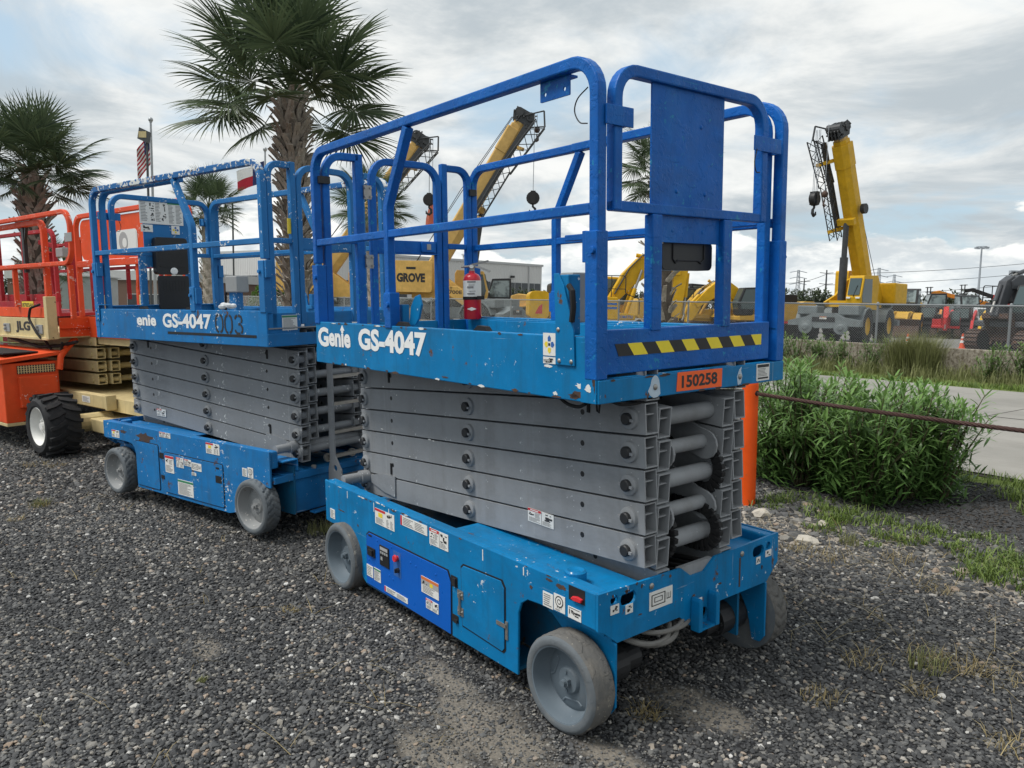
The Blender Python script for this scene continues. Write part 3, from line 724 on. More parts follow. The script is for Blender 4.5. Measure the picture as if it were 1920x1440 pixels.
    chain([(2.0, .735, .85), (2.27, .735, .84), (2.31, .735, .93), (2.27, .735, 1.02), (2.05, .735, 1.03)])
    chain([(2.1, .44, .69), (2.24, .44, .69), (2.27, .46, .72), (2.24, .47, .76)], n=9)
    mb = MB()
    for k in range(7):
        yy = .45+.04*k; mb.tube(spl([(1.9, yy, .5), (2.2, yy+.02, .52+.01*(k % 3)), (2.28, yy+.06, .535), (2.29, yy+.14, .53), (2.2, yy+.16, .50)]), .009, 6)
    mb.split('hydraulic_hose', 'rubber', p, smooth=True)
    mb = MB(); mb.cyl((.9, .57, .5), (2.1, .57, .58), .06, 16); mb.cyl((.3, .57, .62), (2.0, .57, .93), .055, 16); mb.cyl((.3, .57, .88), (2.0, .57, 1.18), .05, 16); mb.split('lift_cylinder', AG, p, smooth=True)
    for s in (0, 1):                                                  # end plate of the lowest arm and slide
        mb = MB(); mb.prism([(.11, .585), (.30, .625), (.43, .632), (.425, .51), (.30, .515), (.12, .55)], (0, yA(.2585, s), 0), X, Z, (0, .006 if s else -.006, 0)); mb.obj('arm_gusset', AG, p)
    mb = MB(); mb.cyl((.10, .09, .575), (.10, LW-.09, .575), .03, 16); mb.cyl((.10, .2, .575), (.10, .255, .575), .04, 16); mb.cyl((.10, LW-.255, .575), (.10, LW-.2, .575), .04, 16); mb.obj('slide_tube', AG, p, smooth=True)
    mb = MB()
    for s in (0, 1):
        for xx, zz in ((2.01, 1.225), (.38, 1.205), (.38, .67)): mb.box(xx-.008, xx+.008, yA(.2604, s), yA(.2555, s), zz-.035, zz+.03)
    mb.split('arm_strap', 'rubber', p)
    # ---- rear end: trays and ladder
    mb = MB(); mb.box(.02, .12, .02, LW-.02, .36, .405); mb.box(.02, .5, .1, .36, .40, .412); mb.box(.02, .5, LW-.36, LW-.1, .40, .412); mb.split('rear_crossmember', DB, p, bevel=.004)
    for s in (0, 1):
        mb = MB(); mb.box(.0, .2, yA(.075, s), yA(.20, s), .50, .51); mb.box(.0, .2, yA(.19, s), yA(.20, s), .43, .50); mb.obj('rear_bracket', DB, p, bevel=.003)
        mb = MB(); mb.cyl((.015, yA(.33, s), .43), (-.01, yA(.33, s), .43), .014, 8); mb.lathe([(.0, 0), (.03, .0), (.03, .02), (.02, .02), (.02, .005)], (.02, yA(.46, s), .47), (-1, 0, 0), 16); mb.split('anchor_point', 'bare_steel', p)
    mb = MB(); mb.box(.04, .3, .2, LW-.2, .12, .355); mb.box(-.03, .03, .3, LW-.3, .105, .118); mb.split('battery_tray', IB if not old else DB, p, bevel=.004)
    for yy in (.36, .70):
        mb = MB()
        mb.prism([(-.05, 1.22), (-.05, .5), (-.12, .40), (-.125, .33), (-.10, .12), (-.06, .10), (.03, .10), (.035, .3), (.03, .40), (.012, .46), (.012, 1.22)], (-.048, yy-.006, 0), X if False else Vector((.9, 0, 0)), Z, (0, .012, 0), [circ(-.05, .41, .022, 10)])
        mb.obj('ladder_side', AG, p, bevel=.002)
    mb = MB()
    for zz in (.33, .49, .66, .86, 1.05): mb.beam((-.066, .366, zz), (-.066, .694, zz), .034, .022)
    mb.split('ladder_rung', 'bare_steel' if old else AG, p)
    # ---- platform
    for s in (0, 1):
        mb = MB(); mb.box(.0, 2.32, yA(0, s), yA(.014, s), 1.2817, 1.517); mb.box(.0, 2.32, yA(.0145, s), yA(.05, s), 1.500, 1.5155); mb.box(0, 2.32, yA(.0145, s), yA(.07, s), 1.2825, 1.292)
        mb.obj('platform_side', DB, p, bevel=.004)
        mb = MB(); mb.box(.05, 2.2, yA(.075, s), yA(.095, s), 1.37, 1.508); mb.box(.3, 2.22, yA(.097, s), yA(.115, s), 1.37, 1.50); mb.split('roller_track', DB, p, bevel=.003)
        mb = MB(); 
        for xx in (.94, 1.60): mb.prism([(-.05, 1.5165), (.05, 1.5165), (.03, 1.535), (-.02, 1.538)], (xx, yA(.018, s), 0), X, Z, (0, .03 if s == 0 else -.03, 0))
        mb.split('roller_block', 'rubber', p)
    mb = MB(); mb.box(2.3205, 2.328, .0, LW, 1.2817, 1.366); mb.box(2.26, 2.320, .015, LW-.015, 1.356, 1.364); mb.obj('front_fascia', DB, p, bevel=.003)
    mb = MB(); mb.box(-.008, -.0005, 0, LW, 1.2817, 1.366); mb.obj('rear_fascia', DB, p, bevel=.003)
    mb = MB(); mb.box(0.002, 2.26, .0145, LW-.0145, 1.396, 1.404); mb.obj('deck_floor', 'galv_dull', p)
    mb = MB()
    for k in range(5): mb.box(.1+.5*k, .16+.5*k, .02, LW-.02, 1.30, 1.395)
    mb.split('deck_beam', IB, p)
    mb = MB(); mb.box(2.24, 2.3195, -.004, -.0005, 1.2817, 1.50); mb.box(2.26, 2.3195, LW+.0005, LW+.004, 1.2817, 1.50); mb.split('corner_plate', DB, p, bevel=.002)
    # ---- guard rails
    for s in (0, 1):
        y = yA(.022, s); fn = (0, 1, 0)
        rp = fillet([(2.297, y, 1.86), (2.297, y, 2.468), (.02, y, 2.468), (.02, y, 1.85)], .115, 7); hi = [i for i, q in enumerate(rp) if q.z > 2.40]
        if not old: mb = MB(); mb.path(rp, .044, .044, (0, 1, 0)); mb.obj('top_rail', RB, p, bevel=.006)
        else:
            for nm, seg_, mt in (('top_rail', rp[hi[0]:hi[-1]+1], RT_), ('rail_leg', rp[:hi[0]+1], RB), ('rail_leg', rp[hi[-1]:], RB)): mb = MB(); mb.path(seg_, .044, .044, (0, 1, 0)); mb.obj(nm, mt, p, bevel=.006)
        mb = MB(); mb.beam((.043, y, 1.966), (2.274, y, 1.966), .036, .038); mb.obj('mid_rail', RB, p, bevel=.005)
        mb = MB(); mb.path(fillet([(1.05, y, 2.445), (.845, y, 2.10), (.845, y, 1.50)], .1, 5), .042, .042, fn); mb.obj('brace_post', RB, p, bevel=.005)
        mb = MB()
        for xx, zt in ((2.292, 1.888), (.03, 1.84), (.855, 1.68)):
            mb.box(xx-.03, xx+.03, yA(-.006, s), yA(.05, s), 1.367 if xx > 2 else 1.505, zt)
        mb.split('rail_socket', RB, p, bevel=.004)
        mb = MB()
        for xx, zt in ((2.292, 1.88), (.03, 1.83), (.855, 1.66)): mb.box(xx-.05, xx-.0305, yA(0., s), yA(.045, s), zt-.10, zt+.01)
        for xx, zz in ((2.292, 1.82), (.03, 1.77), (.855, 1.62)):
            mb.cyl((xx+.012, yA(-.0065, s), zz), (xx+.012, yA(-.018, s), zz), .013, 8)
        mb.split('rail_latch', RB, p, bevel=.002)
    for s in (1, 0) if old else (1,):
        y = yA(.082, s)
        mb = MB(); oval_rail(mb, [(2.262, y, 1.40), (2.262, y, 2.455), (1.06, y, 2.455)], [0, .115, 0], .042); mb.beam((1.0, y, 1.972), (2.24, y, 1.972), .034, .034); mb.obj('extension_rail', RB, p, bevel=.005)
    # swing-down front section with the manual box
    xg = 2.300
    mb = MB(); oval_rail(mb, [(xg, .10, 1.96), (xg, .10, 2.445), (xg, .972, 2.445), (xg, .972, 1.96)], .1, .042, (1, 0, 0)); mb.obj('front_rail', RB, p, bevel=.006)
    mb = MB(); mb.beam((xg, .079, 1.977), (xg, .993, 1.977), .034, .036); mb.obj('front_mid_rail', RB, p, bevel=.004)
    mb = MB(); mb.prism(rrect(.288, .712, 1.996, 2.424, .004), (xg-.003, 0, 0), Y, Z, (.007, 0, 0)); mb.obj('front_panel', RB, p)
    mb = MB(); mb.prism(rrect(.345, .706, 1.860, 1.958, .004), (xg-.012, 0, 0), Y, Z, (.008, 0, 0)); mb.obj('lower_panel', RB, p)
    mb = MB()
    for yy in (.312, .738): mb.box(xg-.024, xg+.018, yy-.028, yy+.028, 1.53, 1.9585)
    mb.split('front_post', RB, p, bevel=.005)
    mb = MB(); mb.box(xg-.005, xg+.012, .036, 1.052, 1.381, 1.541); mb.box(xg-.028, xg-.0055, .04, 1.048, 1.529, 1.541); mb.obj('front_toe_board', RB if not old else DB, p, bevel=.004)
    mb = MB()
    for yy, zz in ((.43, 2.05), (.60, 2.05), (.42, 1.905), (.60, 1.905), (.57, 2.30)): mb.ball((xg+.004-(.010 if zz < 1.95 else 0), yy, zz), .009, 8, 5, (.5, 1, 1))
    mb.split('panel_bolt', RB, p, smooth=True)
    mb = MB(); mb.box(xg+.0225, xg+.030, .030, .165, 2.245, 2.312); mb.box(xg-.02, xg+.022, .148, .156, 2.25, 2.308); mb.obj('hinge_bracket', RB, p, bevel=.002)
    mb = MB(); mb.box(xg+.0225, xg+.029, .885, 1.075, 2.245, 2.305); mb.box(xg-.03, xg+.022, 1.065, 1.074, 2.245, 2.305); mb.obj('hinge_bracket', RB, p, bevel=.002)
    mb = MB(); mb.tube(spl([(xg+.03, .90, 2.25), (xg+.03, .885, 2.2), (xg+.028, .90, 2.16), (xg+.025, .93, 2.16)]), .0025, 5); mb.tube(spl([(2.272, -.002, 2.37), (2.225, -.006, 2.34), (2.21, -.006, 2.30), (2.235, -.006, 2.26), (2.272, -.004, 2.25)]), .0025, 5); mb.split('lanyard', 'dark_steel', p)
    # rear end: fixed wings and swing gate
    xr = .03
    mb = MB(); oval_rail(mb, [(xr, .075, 1.40), (xr, .075, 2.465), (xr, .285, 2.465)], .11, .042, (1, 0, 0)); mb.beam((xr, .0985, 1.985), (xr, .262, 1.985), .034, .034); mb.obj('rear_wing', RB, p, bevel=.005)
    mb = MB(); mb.beam((xr, .284, 1.40), (xr, .284, 2.487), .05, .042, (1, 0, 0)); mb.beam((xr, .885, 1.40), (xr, .885, 2.487), .042, .042, (1, 0, 0)); mb.split('gate_post', RB, p, bevel=.005)
    mb = MB(); oval_rail(mb, [(xr, .375, 1.42), (xr, .375, 2.462), (xr, .838, 2.462), (xr, .838, 1.42)], .11, .04, (1, 0, 0)); mb.obj('entry_gate', RB, p, bevel=.005)
    mb = MB(); mb.box(xr-.016, xr+.014, .3955, .8175, 1.922, 1.998); mb.box(xr-.02, xr+.025, .3955, .8175, 1.914, 1.9215); mb.box(xr+.0145, xr+.03, .70, .8, 1.93, 1.99); mb.obj('gate_bar', RB, p, bevel=.003)
    mb = MB(); mb.box(xr+.0305, xr+.033, .735, .765, 1.945, 1.98); mb.obj('latch_plate', 'bare_steel', p)
    mb = MB()
    for zz in (2.27, 1.865):
        mb.box(xr+.022, xr+.034, .305, .355, zz-.04, zz+.04)
        for a in (.312, .348):
            for b in (-.025, .025): mb.cyl((xr+.034, a, zz+b), (xr+.042, a, zz+b), .007, 6)
    mb.split('gate_hinge', 'bare_steel', p, per=5)
    mb = MB(); oval_rail(mb, [(xr, 1.072, 1.40), (xr, 1.072, 2.462), (xr, .906, 2.462)], .11, .04, (1, 0, 0)); mb.beam((xr, .9065, 1.972), (xr, 1.0515, 1.972), .034, .034); mb.obj('rear_wing', RB, p, bevel=.005)
    mb = MB(); mb.box(xr-.02, xr-.012, .02, .30, 1.355, 1.50); mb.box(xr-.02, xr-.012, .88, LW-.02, 1.355, 1.50); mb.box(xr+.0, xr+.008, .40, .82, 1.40, 1.50); mb.split('rear_toe_board', DB, p, bevel=.003)
    mb = MB()
    for yy in (.05, LW-.05): mb.box(xr+.01, xr+.04, yy-.025, yy+.04 if yy < .5 else yy+.025, 2.30, 2.34)
    mb.split('rear_clamp', 'dark_steel', p)
    # lower hinge pedestal on the near side
    s = 1 if old else 0
    mb = MB(); mb.box(.82, .89, yA(.06, 0), yA(.13, 0), 1.50, 1.53); mb.box(.835, .875, .07, .11, 1.53, 1.62); mb.prism([(0, 0), (.02, .09), (.06, .14), (.1, .15), (.12, .1), (.09, .03), (.06, 0)], (.9, .09, 1.52), X, Z, (0, .012, 0)); mb.obj('rail_pedestal', DB, p, bevel=.003)
    return p
# ------------------------------------------------------------------ the setting: ground, road, wall
def build_ground():
    xs = [-2500, -900, -400, -200, -110, -70, -50, -40, -30, -24, -19, -16]+list(np.arange(-14, 9.01, .5))+[11, 14, 20, 30, 50, 100, 250, 700, 2000]
    ys = [-900, -300, -100, -50, -30, -20, -14, -10, -8]+list(np.arange(-6, 9.01, .5))+[10, 11, 12, 13, 14, 15, 16, 17, 17.4, 17.55, 17.7, 18.2, 20, 24, 30, 40, 60, 90, 140, 220, 400, 900, 3000]
    mb = MB(); vs = [(x, y, g(x, y)) for y in ys for x in xs]; n = len(xs)
    mb.add(vs, [(j*n+i, j*n+i+1, (j+1)*n+i+1, (j+1)*n+i) for j in range(len(ys)-1) for i in range(n-1)])
    kind(mb.obj('ground', 'ground_gravel', smooth=True), 'structure')
    xs = [-140, -100, -70, -50, -36]+[-27+4.5*k for k in range(11)]+[30, 60, 100]; ys = [5.62, 9.9, 14.2]
    mb = MB(); mb.add([(x, y, g(x, y)+.006) for y in (5.6, 7, 9, 11, 14.2) for x in xs], [(j*len(xs)+i, j*len(xs)+i+1, (j+1)*len(xs)+i+1, (j+1)*len(xs)+i) for j in range(4) for i in range(len(xs)-1)])
    road = kind(mb.obj('road', 'mulch_joint', smooth=True), 'structure'); r = random.Random(3)
    for j in range(2):
        for i in range(len(xs)-1):
            x0, x1, y0, y1 = xs[i]+.012, xs[i+1]-.012, ys[j]+.012, ys[j+1]-.012; dz = r.uniform(0, .008); m = MB(); n = 6
            vs = [(x0+(x1-x0)*a/n, y0+(y1-y0)*b/n+(.05*math.sin((x0+(x1-x0)*a/n)*1.3) if (j == 0 and b == 0) or (j == 1 and b == n) else 0), g(x0+(x1-x0)*a/n, y0+(y1-y0)*b/n)+.016+dz) for b in range(n+1) for a in range(n+1)]
            m.add(vs, [(b*(n+1)+a, b*(n+1)+a+1, (b+1)*(n+1)+a+1, (b+1)*(n+1)+a) for b in range(n) for a in range(n)]); m.obj('slab', 'road_concrete', road, smooth=True)
build_ground()
w_ = MB()
for k in range(34):
    x0 = -92+k*3.0; w_.box(x0, x0+2.985, 17.42, 17.66, -.1, .86+.006*math.sin(k*2.1))
wall = tag(w_.obj('retaining_wall', 'wall_concrete', bevel=.015), 'low pitted concrete wall along the foot of the chain link fence', 'wall')

# ------------------------------------------------------------------ lift in front
L1 = thing('scissor_lift', 'blue scissor lift in front, orange number tag and black and yellow stripe on its end', 'scissor lift', YARD, 'blue scissor lifts on the gravel')
build_lift(L1, dict(rail='rail_blue', railtop='rail_blue', deck='deck_blue', inner='inner_blue', arm='arm_grey', old=False, hubs=(.30, 2.17), rim='wheel_grey', tyre=['tyre_grey', 'tyre_tread'], tread=False, steer=3))
def lift1_details(p):
    nX, vZ = X, Z
    # platform side lettering
    o = lettering('G', .06, .8, p, (.03, 0, 1.376), X, Z, .14, .112, 'white_print', 'lettering')
    lettering('enie', .055, .8, p, (.172, 0, 1.382), X, Z, .266, .102, 'white_print', 'lettering')
    mb = MB(); mb.prism([(0, 0), (.05, 0), (.025, .03)], (.318, -.0025, 1.475), X, Z, (0, .002, 0)); mb.obj('logo_point', 'white_print', p)
    lettering('GS-4047', .06, .8, p, (.53, 0, 1.380), X, Z, .675, .116, 'white_print', 'lettering')
    decal(p, (2.033, 0, 1.440), X, Z, .072, .085, 'arrows'); decal(p, (2.033, 0, 1.410), X, Z, .072, .025, 'icon', 5)
    lettering('smartlink', .0, 1, p, (2.037, -.0028, 1.417), X, Z, .05, .014, 'ink', 'lettering')
    # slanted guard plate beside the platform controls
    mb = MB(); mb.prism([(2.108, 1.41), (2.212, 1.41), (2.207, 1.536), (2.155, 1.70), (2.125, 1.745), (2.10, 1.745), (2.108, 1.57)], (0, -.008, 0), X, Z, (0, .0075, 0)); mb.obj('guard_plate', 'deck_blue', p, bevel=.002)
    mb = MB(); mb.box(2.125, 2.172, .0005, .06, 1.52, 1.74); mb.obj('control_box_back', 'deck_blue', p, bevel=.004)
    mb = MB(); mb.box(2.025, 2.098, .09, .20, 1.56, 1.75); mb.obj('control_box', 'box_grey', p, bevel=.006)
    mb = MB(); mb.tube([(2.18, -.006, 1.70), (2.205, -.012, 1.68), (2.21, -.012, 1.62), (2.20, -.01, 1.57)], .011, 7); mb.obj('control_cable', 'rubber', p, smooth=True)
    mb = MB()
    for xx, zz in ((2.125, 1.54), (2.195, 1.425), (2.13, 1.425)): mb.ball((xx, -.009, zz), .009, 8, 5, (1, .5, 1))
    mb.split('plate_bolt', 'bare_steel', p, smooth=True)
    # hanging plate under the top rail
    mb = MB(); mb.prism(rrect(1.985, 2.145, 2.375, 2.446, .004), (0, .03, 0), X, Z, (0, .006, 0), [circ(2.012, 2.40, .008, 8), circ(2.118, 2.40, .008, 8)]); mb.box(1.985, 2.145, .0365, .07, 2.438, 2.446); mb.obj('hanger_plate', 'rail_blue', p)
    # front end: hazard strip, number tag, serial plate
    x1 = 2.3125; n = 12; mb = MB(); a0, a1, z0, z1 = .085, .992, 1.445, 1.490; st = (a1-a0)/n; sh = .035
    for k in range(n):
        mb.k = (k+1) % 2
        l, r_ = a0+k*st, a0+(k+1)*st
        q = [(l+(sh if k else .03), z0), (r_+(sh if k < n-1 else 0), z0), (r_ if k < n-1 else r_+.0, z1), (l if k else l+.01, z1)]
        mb.prism([(max(a0-.02, y), z) for y, z in q], (x1, 0, 0), Y, Z, (.0014, 0, 0))
    mb.obj('hazard_stripe', ['hazard_yellow', 'hazard_black'], p)
    mb = MB(); mb.prism([(.418, 1.292), (.700, 1.289), (.702, 1.3635), (.424, 1.3655)], (2.3285, 0, 0), Y, Z, (.0016, 0, 0)); t = mb.obj('number_tag', 'tag_orange', p)
    lettering('150258', .045, .82, p, (2.3302, .448, 1.303), Y, Z, .222, .049, 'ink', 'lettering', .0006)
    decal(p, (2.328, .94, 1.291), Y, Z, .094, .073, 'plate', name='serial_plate')
    mb = MB()
    for yy, dz in ((.296, -.002), (.823, .0)): mb.prism([(yy+.035*math.cos(a)*(1.2 if math.sin(a) < 0 else .75), 1.322+.043*math.sin(a)) for a in [k*.5 for k in range(12)]] if yy < .5 else [(yy-.012, 1.285), (yy+.01, 1.29), (yy+.018, 1.32), (yy+.008, 1.345), (yy+.012, 1.36), (yy-.004, 1.35), (yy-.018, 1.32)], (2.3283, 0, 0), Y, Z, (.0008, 0, 0))
    mb.split('paint_patch', 'paint_bare', p)
    mb = MB()
    for yy in (.296, .823): mb.ball((2.33, yy, 1.32), .012, 10, 6, (.55, 1, 1))
    mb.split('dome_bolt', 'bare_steel', p, smooth=True)
    mb = MB(); mb.prism(rrect(.40, .705, 1.757, 1.870, .022), (2.205, 0, 0), Y, Z, (.06, 0, 0)); b = mb.obj('manual_box', 'black_plastic', p, bevel=.008, smooth=False)
    mb = MB(); mb.tube([(2.267, .46, 1.86), (2.267, .46, 1.80), (2.267, .475, 1.785), (2.267, .49, 1.795), (2.267, .61, 1.795), (2.267, .63, 1.785), (2.267, .65, 1.80), (2.267, .65, 1.86)], .0035, 6); mb.obj('lid_groove', 'hazard_black', b)
    # loops under the platform edge
    mb = MB(); mb.tube(spl([(2.05, .05, 1.285), (2.1, .06, 1.255), (2.16, .06, 1.25), (2.2, .06, 1.265)]), .007, 6); mb.tube(spl([(2.27, .1, 1.285), (2.29, .16, 1.262), (2.29, .26, 1.262), (2.28, .33, 1.28)]), .006, 6); mb.tube([(2.235, .08, 1.285), (2.24, .08, 1.24), (2.25, .08, 1.235), (2.255, .08, 1.285)], .004, 6); mb.split('slack_cable', 'rubber', p)
    # chassis side: ground control door, battery door
    def door(poly, mat, name, lift=.006):
        cx = sum(a for a, b in poly)/len(poly); cz = sum(b for a, b in poly)/len(poly)
        big = [(a+math.copysign(.007, a-cx), b+math.copysign(.007, b-cz)) for a, b in poly]
        mb = MB(); mb.prism(big, (0, -.0018, 0), X, Z, (0, .0014, 0)); mb.obj('door_gap', 'hazard_black', p)
        mb = MB(); mb.prism(poly, (0, -lift, 0), X, Z, (0, lift-.002, 0)); return mb.obj(name, mat, p, bevel=.0025)
    cd = door([(.545, .10), (1.368, .096), (1.374, .345), (1.345, .395), (.585, .392), (.556, .37)], 'new_blue', 'control_door')
    f = -.0062
    def cbox(x0, x1, z0, z1, d, mat, name, bevel=.002): mb = MB(); mb.box(x0, x1, f-d, f, z0, z1); return mb.obj(name, mat, p, bevel=bevel)
    cbox(.57, .655, .268, .318, .006, 'black_plastic', 'connector_cover'); cbox(.60, .64, .276, .308, .016, 'rubber', 'connector_plug')
    k = cbox(.708, .806, .250, .360, .005, 'black_plastic', 'keypad')
    mb = MB()
    for i in range(4): mb.box(.718+.021*i, .734+.021*i, f-.0062, f-.0051, .315, .327)
    mb.box(.722, .742, f-.0062, f-.0051, .280, .298); mb.split('keypad_button', 'box_grey', k)
    mb = MB(); mb.box(.718, .796, f-.0062, f-.0051, .335, .352); mb.obj('keypad_display', 'decal_grey', k)
    mb = MB(); mb.box(.848, .925, f-.0012, f-.0002, .232, .366); mb.obj('switch_recess', 'decal_blue', p)
    mb = MB(); mb.lathe([(.0, .022), (.016, .022), (.019, .014), (.012, .006), (.012, 0)], (.893, f-.001, .335), (0, -1, 0), 18); mb.obj('stop_button', 'button_red', p, smooth=True)
    mb = MB(); mb.cyl((.90, f-.001, .272), (.90, f-.014, .272), .013, 12); mb.box(.896, .904, f-.024, f-.014, .262, .282); mb.obj('key_switch', 'dark_steel', p)
    mb = MB(); mb.prism(slot(.60, .380, .03, .0055), (0, f-.0008, 0), X, Z, (0, .0006, 0)); mb.obj('finger_slot', 'hazard_black', p)
    mb = MB()
    for xx, zz in ((.68, .372), (.83, .374), (1.02, .345), (1.07, .34), (1.25, .35), (.80, .215), (.58, .24), (.84, .205)): mb.ball((xx, f, zz), .006, 8, 4, (1, .5, 1))
    mb.split('door_rivet', 'new_blue', p)
    door([(1.465, .172), (1.76, .158), (1.775, .175), (1.777, .44), (1.755, .468), (1.48, .457), (1.46, .44)], 'deck_blue', 'battery_door')
    mb = MB(); mb.box(1.375, 1.425, -.003, -.0005, .335, .385); mb.box(1.375, 1.428, -.003, -.0005, .165, .2); mb.split('latch_recess', 'hazard_black', p)
    mb = MB(); mb.box(1.395, 1.418, -.012, -.003, .342, .378); mb.box(1.40, 1.424, -.010, -.003, .166, .182); mb.split('door_latch', 'dark_steel', p)
    mb = MB(); mb.cyl((1.455, -.012, .225), (1.455, -.012, .325), .006, 8)
    for zz in (.235, .315):
        mb.box(1.432, 1.478, -.0085, -.0065, zz-.02, zz+.02)
        for dx in (-.013, .013): mb.ball((1.455+dx, -.009, zz), .006, 6, 4)
    mb.obj('door_hinge', 'bare_steel', p)
    mb = MB(); mb.box(1.725, 1.79, -.0092, -.0065, .270, .288); mb.box(1.782, 1.798, -.005, -.0005, .22, .30); mb.split('door_catch', 'bare_steel', p)
    mb = MB(); mb.box(2.174, 2.262, -.0014, -.0004, .522, .578); mb.obj('release_recess', 'hazard_black', p)
    mb = MB(); mb.prism([(0, .006), (.02, 0), (.055, .002), (.06, .016), (.03, .02), (.01, .016)], (2.195, -.014, .528), X, Z, (0, .012, 0)); mb.obj('release_handle', 'button_red', p, bevel=.003)
    for (x0, z0, w, h, st) in ((.105, .368, .06, .056, 'lines'), (.657, .463, .203, .085, 'table'), (.925, .518, .25, .05, 'strip'), (1.195, .487, .16, .08, 'danger'), (.556, .148, .07, .064, 'lines'), (.637, .145, .072, .07, 'green'), (.75, .118, .235, .028, 'strip'), (1.121, .228, .154, .082, 'warning'), (1.16, .158, .11, .05, 'danger'), (2.025, .449, .06, .06, 'lines'), (2.09, .453, .064, .067, 'gauge'), (2.171, .45, .072, .045, 'hands')):
        decal(p, (x0, f if .54 < x0 < 1.3 and z0 < .34 else 0, z0), X, Z, w, h, st, int(x0*100))
    for (y0, z0, w, h, st) in ((.062, .490, .045, .036, 'icon'), (.142, .472, .04, .036, 'icon'), (.275, .448, .135, .074, 'outline'), (.565, .388, .034, .034, 'icon'), (.976, .472, .03, .032, 'icon'), (1.045, .49, .045, .03, 'icon')):
        decal(p, (2.3306, y0, z0), Y, Z, w, h, st, int(y0*100))
    decal(p, (1.62, .2606, .648), X, Vector((-.0, 0, 1)), .175, .062, 'danger', 3)
lift1_details(L1)
def rust_marks(p):
    r = random.Random(12)
    def blot(o, u, v, n_, w, h, mat, nm):
        o = Vector(o); k = 16; pts = [(w*math.cos(t)*(.55+.6*r.random()), h*math.sin(t)*(.55+.6*r.random())) for t in [6.283*i/k for i in range(k)]]
        m = MB(); m.prism(pts, o+n_*.0003, u, v, n_*.0007); m.obj(nm, mat, p)
    for k in range(26):                                               # rubbed lower and upper edges of the deck side
        top = r.random() < .4; blot((r.uniform(.1, 2.3), 0, 1.512 if top else 1.286+.004*r.random()), X, Z, -Y, r.uniform(.008, .035), r.uniform(.003, .008), 'bucket_rust' if r.random() < .7 else 'decal_white', 'wear_mark')
    for k in range(9): blot((2.3285, r.uniform(.03, 1.1), 1.284 if r.random() < .5 else 1.362), Y, Z, X, r.uniform(.01, .04), r.uniform(.003, .007), 'bucket_rust', 'wear_mark')
    for k in range(8): blot((2.312-r.uniform(0, .01), -.0042, r.uniform(1.29, 1.5)), X, Z, -Y, .004, r.uniform(.012, .03), 'bucket_rust', 'wear_mark')
    for x, z, w, h, c in ((2.24, 1.34, .03, .012, 'decal_white'), (2.28, 1.335, .02, .015, 'decal_white'), (2.2, 1.30, .03, .012, 'bucket_rust'), (2.1, 1.30, .014, .008, 'decal_white'), (2.06, 1.40, .025, .006, 'decal_white'), (2.22, 1.305, .035, .014, 'bucket_rust'), (1.35, 1.30, .03, .005, 'bucket_rust')): blot((x, -.0042 if x > 2.24 else 0, z), X, Z, -Y, w, h, c, 'wear_mark')
    for k in range(20): blot((r.uniform(.1, 2.3), 0, r.choice((.575, .578, .57))), X, Z, -Y, r.uniform(.006, .03), r.uniform(.002, .005), 'bucket_rust' if r.random() < .6 else 'decal_white', 'wear_mark')
    for x, z, w, h in ((2.13, .555, .03, .012), (2.06, .562, .02, .006), (1.0, .40, .03, .003), (.25, .44, .05, .004), (.22, .46, .004, .02), (.45, .40, .01, .008), (1.95, .50, .012, .01)): blot((x, 0, z), X, Z, -Y, w, h, 'bucket_rust', 'wear_mark')
    for k in range(12): blot((2.3306, r.uniform(.02, 1.12), r.choice((.578, .56, .45, .44))), Y, Z, X, r.uniform(.004, .014), r.uniform(.003, .012), 'bucket_rust', 'wear_mark')
    for x, l in ((1.20, .09), (.64, .05), (.80, .06), (1.62, .05), (1.9, .035), (.33, .04)):           # pale runs
        m = MB(); m.box(x, x+.006, -.001, -.0003, .57-l, .57); m.obj('pale_run', 'decal_white', p)
    for k in range(7):                                                # smeared grease on the pins' arms
        blot((r.uniform(.2, 2.2), .2605, .60+.13*r.randint(0, 4)+r.uniform(-.02, .05)), X, Z, -Y, r.uniform(.004, .02), r.uniform(.002, .004), 'decal_white', 'wear_mark')
rust_marks(L1)

